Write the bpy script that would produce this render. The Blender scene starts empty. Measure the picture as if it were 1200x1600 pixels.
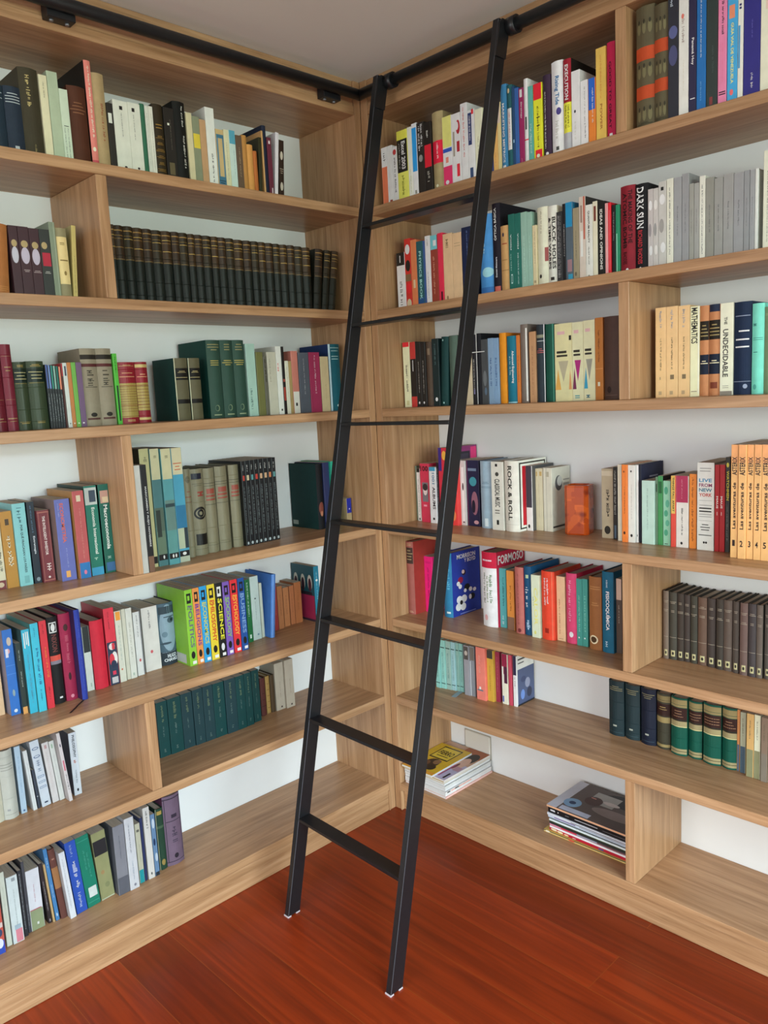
import bpy, bmesh, math, random
from mathutils import Matrix, Vector

# ------------------------------------------------------------------ camera
scene = bpy.context.scene
COL = scene.collection
cam_data = bpy.data.cameras.new('camera')
cam = bpy.data.objects.new('camera', cam_data)
COL.objects.link(cam)
cam_data.sensor_fit = 'VERTICAL'
cam_data.sensor_height = 24.0
cam_data.sensor_width = 18.0
cam_data.lens = 18.6093
cam_data.clip_start = 0.05
cam.matrix_world = Matrix(((0.698399,-0.067148,0.712552,2.081868),(0.713960,0.134918,-0.687065,-1.991635),(-0.050001,0.988579,0.142168,1.567515),(0.000000,0.000000,0.000000,1.000000)))
scene.camera = cam

# ------------------------------------------------------------------ daylight and exposure
vs = scene.view_settings
vs.view_transform = 'Standard'
vs.look = 'None'
vs.gamma = 1.0
vs.use_curve_mapping = False
vs.exposure = 0.0
world = bpy.data.worlds.new('garden_daylight')
scene.world = world
world.use_nodes = True
world.node_tree.nodes['Background'].inputs[0].default_value = (0.75, 0.86, 1.0, 1)
world.node_tree.nodes['Background'].inputs[1].default_value = 1.0

def window_light(name, loc, target, sx, sy, power, col, spread=180):
    d = bpy.data.lights.new(name, 'AREA')
    d.shape = 'RECTANGLE'; d.size = sx; d.size_y = sy
    d.energy = power; d.color = col; d.spread = math.radians(spread)
    o = bpy.data.objects.new(name, d)
    COL.objects.link(o)
    o.location = loc
    o.rotation_euler = (Vector(target) - Vector(loc)).to_track_quat('-Z', 'Y').to_euler()
    return o
# sky and garden seen through the glass door in the right-hand wall: the low shelves look up at
# the sky, the high shelves look out at the greenery
window_light('sky_beyond_side_door', (7.6, -1.6, 4.1), (1.5, -1.3, 0.6), 7.0, 3.6, 2050, (0.66, 0.82, 1.0))
window_light('garden_beyond_side_door', (7.2, -1.6, 1.5), (0.0, -1.2, 1.7), 7.0, 1.3, 400, (0.82, 1.0, 0.84))
# sky and terrace seen through the glass door behind the photographer
window_light('sky_beyond_rear_door', (1.4, -7.6, 3.9), (1.0, -1.5, 0.6), 7.0, 3.6, 590, (0.96, 0.98, 1.0))
window_light('terrace_beyond_rear_door', (1.4, -7.2, 1.5), (1.0, 0.0, 1.7), 7.0, 1.3, 180, (1.0, 1.0, 0.97))

# ------------------------------------------------------------------ colour helpers and materials
def lin(h):
    out = []
    for i in (0, 2, 4):
        c = int(h[i:i+2], 16) / 255.0
        out.append(c / 12.92 if c <= 0.04045 else ((c + 0.055) / 1.055) ** 2.4)
    return out

def base_mat(name, rough=0.5, spec=0.5):
    m = bpy.data.materials.new(name)
    m.use_nodes = True
    nt = m.node_tree
    b = nt.nodes['Principled BSDF']
    b.inputs['Roughness'].default_value = rough
    b.inputs['Specular IOR Level'].default_value = spec
    return m, nt, b

def plain(name, hexcol, rough=0.5, spec=0.5, metal=0.0, noise=0.0, nscale=40):
    m, nt, b = base_mat(name, rough, spec)
    b.inputs['Metallic'].default_value = metal
    c = lin(hexcol)
    b.inputs['Base Color'].default_value = (*c, 1)
    if noise:
        tc = nt.nodes.new('ShaderNodeTexCoord')
        n = nt.nodes.new('ShaderNodeTexNoise'); n.inputs['Scale'].default_value = nscale
        n.inputs['Detail'].default_value = 6
        r = nt.nodes.new('ShaderNodeValToRGB')
        r.color_ramp.elements[0].position = .3; r.color_ramp.elements[1].position = .7
        r.color_ramp.elements[0].color = (*[x*(1-noise) for x in c], 1)
        r.color_ramp.elements[1].color = (*[min(1, x*(1+noise)) for x in c], 1)
        nt.links.new(tc.outputs['Object'], n.inputs['Vector'])
        nt.links.new(n.outputs['Fac'], r.inputs['Fac'])
        nt.links.new(r.outputs['Color'], b.inputs['Base Color'])
    return m

def oak(name, axis):
    """pale oak veneer, grain running along the given world axis"""
    m, nt, b = base_mat(name, 0.38, 0.4)
    L = nt.links.new
    tc = nt.nodes.new('ShaderNodeTexCoord')
    mp = nt.nodes.new('ShaderNodeMapping')
    sc = [48.0, 48.0, 48.0]; sc['xyz'.index(axis)] = 2.2
    mp.inputs['Scale'].default_value = sc
    L(tc.outputs['Object'], mp.inputs['Vector'])
    n1 = nt.nodes.new('ShaderNodeTexNoise')
    n1.inputs['Scale'].default_value = 1.0; n1.inputs['Detail'].default_value = 8
    n1.inputs['Roughness'].default_value = 0.62; n1.inputs['Distortion'].default_value = 0.6
    L(mp.outputs['Vector'], n1.inputs['Vector'])
    r1 = nt.nodes.new('ShaderNodeValToRGB')
    r1.color_ramp.elements[0].position = .28; r1.color_ramp.elements[0].color = (*lin('966f4c'), 1)
    r1.color_ramp.elements[1].position = .72; r1.color_ramp.elements[1].color = (*lin('c59e77'), 1)
    e = r1.color_ramp.elements.new(.5); e.color = (*lin('b08862'), 1)
    L(n1.outputs['Fac'], r1.inputs['Fac'])
    # cathedral figure: broad, slow, warped
    mp2 = nt.nodes.new('ShaderNodeMapping')
    sc2 = [5.0, 5.0, 5.0]; sc2['xyz'.index(axis)] = 0.55
    mp2.inputs['Scale'].default_value = sc2
    mp2.inputs['Location'].default_value = (3.1, 1.7, 0.4)
    L(tc.outputs['Object'], mp2.inputs['Vector'])
    wv = nt.nodes.new('ShaderNodeTexNoise')
    wv.inputs['Scale'].default_value = 1.3; wv.inputs['Detail'].default_value = 3; wv.inputs['Distortion'].default_value = 1.2
    L(mp2.outputs['Vector'], wv.inputs['Vector'])
    r2 = nt.nodes.new('ShaderNodeValToRGB')
    r2.color_ramp.elements[0].position = .35; r2.color_ramp.elements[0].color = (.74, .72, .70, 1)
    r2.color_ramp.elements[1].position = .65; r2.color_ramp.elements[1].color = (1.1, 1.08, 1.05, 1)
    L(wv.outputs['Fac'], r2.inputs['Fac'])
    mx = nt.nodes.new('ShaderNodeMix'); mx.data_type = 'RGBA'; mx.blend_type = 'MULTIPLY'
    mx.inputs['Factor'].default_value = .5
    L(r1.outputs['Color'], mx.inputs['A']); L(r2.outputs['Color'], mx.inputs['B'])
    # fine dark pores
    mp3 = nt.nodes.new('ShaderNodeMapping')
    sc3 = [260.0, 260.0, 260.0]; sc3['xyz'.index(axis)] = 9
    mp3.inputs['Scale'].default_value = sc3
    L(tc.outputs['Object'], mp3.inputs['Vector'])
    n3 = nt.nodes.new('ShaderNodeTexNoise'); n3.inputs['Scale'].default_value = 1; n3.inputs['Detail'].default_value = 2
    L(mp3.outputs['Vector'], n3.inputs['Vector'])
    r3 = nt.nodes.new('ShaderNodeValToRGB')
    r3.color_ramp.elements[0].position = .3; r3.color_ramp.elements[0].color = (.72, .7, .68, 1)
    r3.color_ramp.elements[1].position = .48; r3.color_ramp.elements[1].color = (1, 1, 1, 1)
    L(n3.outputs['Fac'], r3.inputs['Fac'])
    mx2 = nt.nodes.new('ShaderNodeMix'); mx2.data_type = 'RGBA'; mx2.blend_type = 'MULTIPLY'
    mx2.inputs['Factor'].default_value = .6
    L(mx.outputs['Result'], mx2.inputs['A']); L(r3.outputs['Color'], mx2.inputs['B'])
    L(mx2.outputs['Result'], b.inputs['Base Color'])
    bp = nt.nodes.new('ShaderNodeBump'); bp.inputs['Strength'].default_value = .12; bp.inputs['Distance'].default_value = .002
    L(n3.outputs['Fac'], bp.inputs['Height']); L(bp.outputs['Normal'], b.inputs['Normal'])
    return m

OAK = {a: oak('oak_veneer_grain_' + a, a) for a in 'xyz'}
WALL = plain('white_wall_paint', 'dededc', .8, .2, noise=.02, nscale=6)
CEIL = plain('ceiling_paint', 'e6e6df', .9, .1, noise=.02, nscale=3)
STEEL = plain('black_painted_steel', '17181b', .38, .5, noise=.15, nscale=90)
GLINT = plain('steel_arris_painted_glint', '4c4f55', .3, .6, metal=.3)  # lighter grey paints the window's highlight onto the stile bevels
GLIDE = plain('grubby_white_plastic', 'b9aeb0', .5, .4)
EDGE = plain('bare_steel_edge', '8f9298', .45, .5, metal=.6)
WHITEPL = plain('white_plastic', 'e6e4e0', .4, .5)

def floor_mat():
    m, nt, b = base_mat('red_brown_floorboards', 0.33, 0.45)
    L = nt.links.new
    tc = nt.nodes.new('ShaderNodeTexCoord')
    br = nt.nodes.new('ShaderNodeTexBrick')
    br.offset = .37; br.squash = 1
    br.inputs['Scale'].default_value = 1
    br.inputs['Brick Width'].default_value = 2.3
    br.inputs['Row Height'].default_value = .1605
    br.inputs['Mortar Size'].default_value = .0012
    br.inputs['Mortar Smooth'].default_value = .3
    br.inputs['Bias'].default_value = 0
    br.inputs['Color1'].default_value = (0.0, 0.0, 0.0, 1)
    br.inputs['Color2'].default_value = (1, 1, 1, 1)
    br.inputs['Mortar'].default_value = (.5, .5, .5, 1)
    mp = nt.nodes.new('ShaderNodeMapping')
    mp.inputs['Location'].default_value = (0.4, 0.016, 0)
    L(tc.outputs['Object'], mp.inputs['Vector']); L(mp.outputs['Vector'], br.inputs['Vector'])
    mp2 = nt.nodes.new('ShaderNodeMapping'); mp2.inputs['Scale'].default_value = (1.8, 44, 1)
    L(tc.outputs['Object'], mp2.inputs['Vector'])
    add = nt.nodes.new('ShaderNodeVectorMath'); add.operation = 'ADD'
    L(mp2.outputs['Vector'], add.inputs[0])
    sc = nt.nodes.new('ShaderNodeVectorMath'); sc.operation = 'SCALE'; sc.inputs['Scale'].default_value = 7
    L(br.outputs['Color'], sc.inputs[0]); L(sc.outputs['Vector'], add.inputs[1])
    n = nt.nodes.new('ShaderNodeTexNoise'); n.inputs['Scale'].default_value = 1; n.inputs['Detail'].default_value = 8
    n.inputs['Distortion'].default_value = 1.0
    L(add.outputs['Vector'], n.inputs['Vector'])
    r = nt.nodes.new('ShaderNodeValToRGB')
    r.color_ramp.elements[0].position = .25; r.color_ramp.elements[0].color = (*lin('6c250d'), 1)
    r.color_ramp.elements[1].position = .75; r.color_ramp.elements[1].color = (*lin('973611'), 1)
    e = r.color_ramp.elements.new(.5); e.color = (*lin('822d0e'), 1)
    L(n.outputs['Fac'], r.inputs['Fac'])
    tone = nt.nodes.new('ShaderNodeMix'); tone.data_type = 'RGBA'; tone.blend_type = 'MULTIPLY'; tone.inputs['Factor'].default_value = 1
    rr = nt.nodes.new('ShaderNodeValToRGB')
    rr.color_ramp.elements[0].color = (.74, .72, .72, 1); rr.color_ramp.elements[1].color = (1.12, 1.12, 1.1, 1)
    L(br.outputs['Color'], rr.inputs['Fac'])
    L(r.outputs['Color'], tone.inputs['A']); L(rr.outputs['Color'], tone.inputs['B'])
    seam = nt.nodes.new('ShaderNodeMix'); seam.data_type = 'RGBA'
    L(br.outputs['Fac'], seam.inputs['Factor']); L(tone.outputs['Result'], seam.inputs['A'])
    seam.inputs['B'].default_value = (*lin('8f4217'), 1)
    L(seam.outputs['Result'], b.inputs['Base Color'])
    bp = nt.nodes.new('ShaderNodeBump'); bp.inputs['Strength'].default_value = .06; bp.inputs['Distance'].default_value = .003
    L(n.outputs['Fac'], bp.inputs['Height']); L(bp.outputs['Normal'], b.inputs['Normal'])
    return m
FLOOR = floor_mat()

def cover_mat(name, rough, bump, bscale, spec=.4):
    """book cover stock: printed colour comes with each face, weave or grain is procedural"""
    m, nt, b = base_mat(name, rough, spec)
    L = nt.links.new
    at = nt.nodes.new('ShaderNodeAttribute'); at.attribute_name = 'ink'
    tc = nt.nodes.new('ShaderNodeTexCoord')
    n = nt.nodes.new('ShaderNodeTexNoise'); n.inputs['Scale'].default_value = bscale; n.inputs['Detail'].default_value = 4
    L(tc.outputs['Object'], n.inputs['Vector'])
    r = nt.nodes.new('ShaderNodeValToRGB')
    r.color_ramp.elements[0].position = .25; r.color_ramp.elements[0].color = (.86, .86, .86, 1)
    r.color_ramp.elements[1].position = .75; r.color_ramp.elements[1].color = (1.06, 1.06, 1.06, 1)
    L(n.outputs['Fac'], r.inputs['Fac'])
    mx = nt.nodes.new('ShaderNodeMix'); mx.data_type = 'RGBA'; mx.blend_type = 'MULTIPLY'; mx.inputs['Factor'].default_value = .8
    L(at.outputs['Color'], mx.inputs['A']); L(r.outputs['Color'], mx.inputs['B'])
    L(mx.outputs['Result'], b.inputs['Base Color'])
    if bump:
        bp = nt.nodes.new('ShaderNodeBump'); bp.inputs['Strength'].default_value = bump; bp.inputs['Distance'].default_value = .0006
        n2 = nt.nodes.new('ShaderNodeTexNoise'); n2.inputs['Scale'].default_value = bscale * 12
        L(tc.outputs['Object'], n2.inputs['Vector'])
        L(n2.outputs['Fac'], bp.inputs['Height']); L(bp.outputs['Normal'], b.inputs['Normal'])
    return m
PAPER = cover_mat('printed_paper_cover', .42, 0, 30)
CLOTH = cover_mat('book_cloth', .62, .35, 45, .22)
LEATHER = cover_mat('bound_leather', .45, .5, 25, .28)

def pages_mat():
    m, nt, b = base_mat('page_edges', .85, .1)
    L = nt.links.new
    tc = nt.nodes.new('ShaderNodeTexCoord')
    mp = nt.nodes.new('ShaderNodeMapping'); mp.inputs['Scale'].default_value = (1400, 6, 6)
    L(tc.outputs['Object'], mp.inputs['Vector'])
    n = nt.nodes.new('ShaderNodeTexNoise'); n.inputs['Scale'].default_value = 1
    L(mp.outputs['Vector'], n.inputs['Vector'])
    r = nt.nodes.new('ShaderNodeValToRGB')
    r.color_ramp.elements[0].position = .3; r.color_ramp.elements[0].color = (*lin('8f8575'), 1)
    r.color_ramp.elements[1].position = .7; r.color_ramp.elements[1].color = (*lin('c6bba8'), 1)
    L(n.outputs['Fac'], r.inputs['Fac']); L(r.outputs['Color'], b.inputs['Base Color'])
    return m
PAGES = pages_mat()

# ------------------------------------------------------------------ object helpers
def tag(o, label=None, cat=None, group=None, kind=None):
    if label: o['label'] = label
    if cat: o['category'] = cat
    if group: o['group'] = group
    if kind: o['kind'] = kind
    return o

def empty(name, loc=(0, 0, 0), rot=(0, 0, 0)):
    o = bpy.data.objects.new(name, None)
    o.empty_display_size = .05
    COL.objects.link(o); o.location = loc; o.rotation_euler = rot
    return o

def link(name, me, mats, parent=None):
    for m in (mats if isinstance(mats, (list, tuple)) else [mats]):
        me.materials.append(m)
    o = bpy.data.objects.new(name, me)
    COL.objects.link(o)
    if parent: o.parent = parent
    return o

def box_mesh(boxes, bevel=0.0):
    bm = bmesh.new()
    for (x0, y0, z0, x1, y1, z1) in boxes:
        vs_ = [bm.verts.new(p) for p in ((x0, y0, z0), (x1, y0, z0), (x1, y1, z0), (x0, y1, z0), (x0, y0, z1), (x1, y0, z1), (x1, y1, z1), (x0, y1, z1))]
        for f in ((0, 3, 2, 1), (4, 5, 6, 7), (0, 1, 5, 4), (1, 2, 6, 5), (2, 3, 7, 6), (3, 0, 4, 7)):
            bm.faces.new([vs_[i] for i in f])
    if bevel:
        bmesh.ops.bevel(bm, geom=bm.edges[:], offset=bevel, segments=1, affect='EDGES')
    me = bpy.data.meshes.new('m'); bm.to_mesh(me); bm.free()
    return me

def cyl_mesh(p0, p1, r, seg=24, extra=()):
    bm = bmesh.new()
    for a, b_, rr in [(p0, p1, r)] + list(extra):
        a = Vector(a); b_ = Vector(b_)
        q = (b_ - a).to_track_quat('Z', 'Y').to_matrix().to_4x4()
        bmesh.ops.create_cone(bm, cap_ends=True, segments=seg, radius1=rr, radius2=rr, depth=(b_ - a).length,
                              matrix=Matrix.Translation((a + b_) / 2) @ q)
    me = bpy.data.meshes.new('m'); bm.to_mesh(me); bm.free()
    for p in me.polygons: p.use_smooth = len(p.vertices) == 4
    return me

# ------------------------------------------------------------------ room
D = 0.302            # depth of the bookcases
CZ = 2.632           # ceiling height
X1, Y1 = 4.05, -4.05
def structure(name, boxes, mat, **k):
    return tag(link(name, box_mesh(boxes), mat), kind='structure')
structure('floor', [(-D - .1, Y1 - .1, -.05, X1 + .1, D + .1, 0)], FLOOR)
structure('ceiling', [(-D - .1, Y1 - .1, CZ, X1 + .1, D + .1, CZ + .08)], CEIL)
structure('wall_left', [(-D - .1, Y1 - .1, 0, -D, D + .1, CZ)], WALL)
structure('wall_back', [(-D, D, 0, X1 + .1, D + .1, CZ)], WALL)
WR = (-3.1, -.25, .06, 2.30)        # glass door in the right wall: y0, y1, z0, z1
WF = (.0, 3.0, .06, 2.30)            # glass door in the wall behind the photographer: x0, x1, z0, z1
structure('wall_right', [(X1, Y1 - .1, 0, X1 + .1, WR[0], CZ), (X1, WR[1], 0, X1 + .1, D, CZ),
                         (X1, WR[0], 0, X1 + .1, WR[1], WR[2]), (X1, WR[0], WR[3], X1 + .1, WR[1], CZ)], WALL)
structure('wall_front', [(-D, Y1 - .1, 0, WF[0], Y1, CZ), (WF[1], Y1 - .1, 0, X1, Y1, CZ),
                         (WF[0], Y1 - .1, 0, WF[1], Y1, WF[2]), (WF[0], Y1 - .1, WF[3], WF[1], Y1, CZ)], WALL)
def frame_boxes_y(x, y0, y1, z0, z1, w=.05):
    b = [(x, y0, z0, x + .06, y0 + w, z1), (x, y1 - w, z0, x + .06, y1, z1), (x, y0 + w, z0, x + .06, y1 - w, z0 + w), (x, y0 + w, z1 - w, x + .06, y1 - w, z1)]
    m = (y0 + y1) / 2
    return b + [(x, m - w / 2, z0 + w, x + .06, m + w / 2, z1 - w)]
structure('window_1', frame_boxes_y(X1 + .02, *WR), WHITEPL)
structure('window_2', [(b[1], Y1 - .08, b[2], b[4], Y1 - .02, b[5]) for b in frame_boxes_y(0, *WF)], WHITEPL)

# ------------------------------------------------------------------ bookcases
Z = [2.2189, 1.8706, 1.5294, 1.1041, 0.7575, 0.4569, 0.1082]          # tops of the shelves, top shelf first
T = .029
TOP = 2.521
def bookcase(side, length, dividers, stile, label):
    root = empty('bookcase', (0, 0, 0))
    tag(root, label, 'bookcase', 'built-in oak bookcases')
    ax = 'y' if side == 'L' else 'x'
    def B(u0, u1, s0, s1, z0, z1):
        """box from distance along the wall and distance behind the front plane"""
        if side == 'L': return (-s1, -u1, z0, -s0, -u0, z1)
        return (u0, s0, z0, u1, s1, z1)
    def part(name, boxes, mat, bev=.0012):
        return link(name, box_mesh(boxes, bev), mat, root)
    e = .0005
    part('end_panel', [B(.0, stile, 0, D - e, 0, CZ - e)], OAK['z'])
    part('end_panel', [B(length - stile, length, 0, D - e, 0, CZ - e)], OAK['z'])
    for i, z in enumerate(Z):
        part('shelf', [B(stile + e, length - stile - e, 0, D - e, z - T, z)], OAK[ax])
    part('top_board', [B(stile + e, length - stile - e, 0, D - e, TOP, TOP + T)], OAK[ax])
    part('cornice', [B(stile + e, length - stile - e, .004, .024, TOP + T + e, CZ - e)], OAK[ax])
    for (tier, w0, w1) in dividers:
        zt = TOP if tier == 0 else Z[tier - 1] - T
        part('divider', [B(w0, w1, .0006, D - e, Z[tier] + e, zt - e)], OAK['z'])
    rec = .0005 if side == 'L' else .011
    part('plinth', [B(stile + .006, length - stile - e, rec, .022, e, Z[-1] - T - e)], OAK[ax])
    # the two short upright cheeks that close the plinth at the corner post
    part('plinth_cheek', [B(stile, stile + .0055, -.004, .022, e, Z[-1] - T - e)], OAK['z'])
    return root
bookcase('L', 2.25, [(1, .947, .977), (3, .947, .977), (5, .952, .983)], .030,
         'oak bookcase built along the left wall, seven shelves, black rail across its top')
bookcase('R', 2.55, [(0, .960, .990), (2, .963, .994), (4, .968, .997), (6, .972, 1.002)], .032,
         'oak bookcase along the back wall, behind the ladder, magazines on its bottom shelf')

# blank cover plate on the wall inside the bottom right compartment
pl = empty('cover_plate', (.172, D - .001, .20))
tag(pl, 'white blank wall plate behind the magazine pile in the lowest right compartment', 'wall plate')
link('plate', box_mesh([(-.062, -.007, -.045, .062, 0, .045)], .003), plain('cover_plate_white', 'd2cec4', .45), pl)
link('rim', box_mesh([(-.066, -.003, -.049, .066, 0, .049)], .001), plain('cover_plate_rim', 'a8a294', .5), pl)

# ------------------------------------------------------------------ ladder rail
rail = empty('ladder_rail', (.047, -.047, 2.568))
tag(rail, 'black round steel rail running under the ceiling along both bookcases', 'rail')
link('pipe', cyl_mesh((0, 0, 0), (2.4, 0, 0), .0168), STEEL, rail)
link('pipe', cyl_mesh((0, 0, 0), (0, -2.1, 0), .0168), STEEL, rail)
bm = bmesh.new(); bmesh.ops.create_uvsphere(bm, u_segments=24, v_segments=16, radius=.0175)
me = bpy.data.meshes.new('m'); bm.to_mesh(me); bm.free()
for p in me.polygons: p.use_smooth = True
link('elbow', me, STEEL, rail)
def bracket_left(w):
    br = link('bracket', box_mesh([(-.0465, -w - .036, -.030, -.012, -w + .036, .012)], .0015), STEEL, rail)
    for dy in (-.02, .02):
        link('bolt', cyl_mesh((-.030, -w + dy, -.034), (-.030, -w + dy, -.030), .005, 12), EDGE, br)
for w in (.995, .108, 1.95): bracket_left(w)
def bracket_right(x):
    br = link('bracket', box_mesh([(x - .036, .012, -.030, x + .036, .0465, .012)], .0015), STEEL, rail)
    for dx in (-.02, .02):
        link('bolt', cyl_mesh((x + dx, .030, -.034), (x + dx, .030, -.030), .005, 12), EDGE, br)
for x in (1.25, 2.1): bracket_right(x)

# ------------------------------------------------------------------ ladder
def ladder():
    """leaning ladder: two rectangular steel tubes, seven flat treads, hooked over the rail"""
    root = empty('library_ladder', (.44, -.672, 0))
    tag(root, 'black steel library ladder with seven flat rungs leaning on the rail', 'ladder')
    yt, zt = -.062, 2.585
    # the right foot stands a little further out than the left one
    def yc(z, k=0.0):
        yb = -.671 - .0175 * k
        return yb + (yt - yb) * z / zt
    def xl(z): return .2115 - .0180 * z
    def xr(z): return .6760 - .0115 * z
    hw, hd = .0100, .0225
    def bar(xf, name, k):
        bm = bmesh.new()
        rings = []
        for z in (0.0035, zt):
            y = yc(z, k); x = xf(z)
            rings.append([bm.verts.new((x - .44 + sx * hw, y + .672 + sy * hd, z)) for sx, sy in ((-1, -1), (1, -1), (1, 1), (-1, 1))])
        for i in range(4):
            bm.faces.new((rings[0][i], rings[0][(i + 1) % 4], rings[1][(i + 1) % 4], rings[1][i]))
        bm.faces.new(rings[0][::-1]); bm.faces.new(rings[1])
        rb_ = bmesh.ops.bevel(bm, geom=bm.edges[:], offset=.0011, segments=1, affect='EDGES')
        for f in rb_['faces']: f.material_index = 1
        me = bpy.data.meshes.new('m'); bm.to_mesh(me); bm.free()
        st = link(name, me, [STEEL, GLINT], root)
        # worn white glide under the foot
        y = yc(0, k); x = xf(0)
        g = box_mesh([(x - .44 - hw - .001, y + .672 - hd - .001, 0, x - .44 + hw + .001, y + .672 - hd + .012, .005),
                      (x - .44 - hw - .001, y + .672 + hd - .014, 0, x - .44 + hw + .001, y + .672 + hd + .001, .005)], .0008)
        tag(link('glide', g, GLIDE, st), 'white plastic glide')
        # hanger: strap and collar around the rail
        xx = xf(zt) - .44 + hw
        bm = bmesh.new(); rings = []
        for z in (zt - .105, zt - .012, zt - .001):
            q = .022 if z < zt - .01 else .013
            y = yc(z, k) + .672
            rings.append([bm.verts.new(p) for p in ((xx - .001, y - q, z), (xx + .0062, y - q, z), (xx + .0062, y + q, z), (xx - .001, y + q, z))])
        for a_, b_ in zip(rings, rings[1:]):
            for i in range(4): bm.faces.new((a_[i], a_[(i + 1) % 4], b_[(i + 1) % 4], b_[i]))
        bm.faces.new(rings[0][::-1]); bm.faces.new(rings[-1])
        me = bpy.data.meshes.new('m'); bm.to_mesh(me); bm.free()
        link('hanger', me, STEEL, st)
        link('collar', cyl_mesh((xx + .007, (.672 - .047), 2.568), (xx + .036, (.672 - .047), 2.568), .0235, 28), STEEL, st)
        return st
    bar(xl, 'stile', 0); bar(xr, 'stile', 1)
    for z in (.292, .592, .895, 1.192, 1.492, 1.798, 2.106):
        a = xl(z) + hw - .44; b = xr(z) - hw - .44
        ya, yb2 = yc(z, 0) + .672, yc(z, 1) + .672
        me = box_mesh([(a, -.0225, z - .005, b, .0225, z + .005)], .001)
        for v in me.vertices: v.co.y += ya + (yb2 - ya) * (v.co.x - a) / (b - a)
        link('rung', me, STEEL, root)
    return root
ladder()

# ------------------------------------------------------------------ book printing kit
class Ink:
    """collects coloured faces of one book cover"""
    def __init__(self, gain):
        self.v = []; self.f = []; self.c = []; self.gain = gain
        self.cache = {}
    def col(self, h):
        if h not in self.cache:
            c = [max(.004, min(.86, x / self.gain)) for x in lin(h)]
            self.cache[h] = (*c, 1.0)
        return self.cache[h]
    def face(self, pts, h):
        i = len(self.v)
        self.v.extend(pts); self.f.append(tuple(range(i, i + len(pts)))); self.c.append(self.col(h))
    def build(self, name, mat, parent):
        me = bpy.data.meshes.new('m')
        me.from_pydata(self.v, [], self.f)
        at = me.color_attributes.new('ink', 'FLOAT_COLOR', 'CORNER')
        data = []
        for p, c in zip(me.polygons, self.c):
            data.extend(list(c) * p.loop_total)
        at.data.foreach_set('color', data)
        return link(name, me, mat, parent)

_text = {}
def text_mesh(s):
    """2D triangles of a line of lettering, normalised to the unit square"""
    if s in _text: return _text[s]
    cu = bpy.data.curves.new('lettering', 'FONT')
    cu.body = s; cu.resolution_u = 2; cu.offset = .022; cu.fill_mode = 'FRONT'
    o = bpy.data.objects.new('lettering', cu)
    COL.objects.link(o)
    bpy.context.view_layer.update()
    me = bpy.data.meshes.new_from_object(o.evaluated_get(bpy.context.evaluated_depsgraph_get()))
    vs_ = [(v.co.x, v.co.y) for v in me.vertices]
    x0 = min(v[0] for v in vs_); x1 = max(v[0] for v in vs_); y0 = min(v[1] for v in vs_); y1 = max(v[1] for v in vs_)
    vs_ = [((x - x0) / (x1 - x0), (y - y0) / (y1 - y0)) for x, y in vs_]
    fs = [tuple(p.vertices) for p in me.polygons]
    bpy.data.objects.remove(o); bpy.data.curves.remove(cu); bpy.data.meshes.remove(me)
    _text[s] = (vs_, fs)
    return _text[s]

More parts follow.
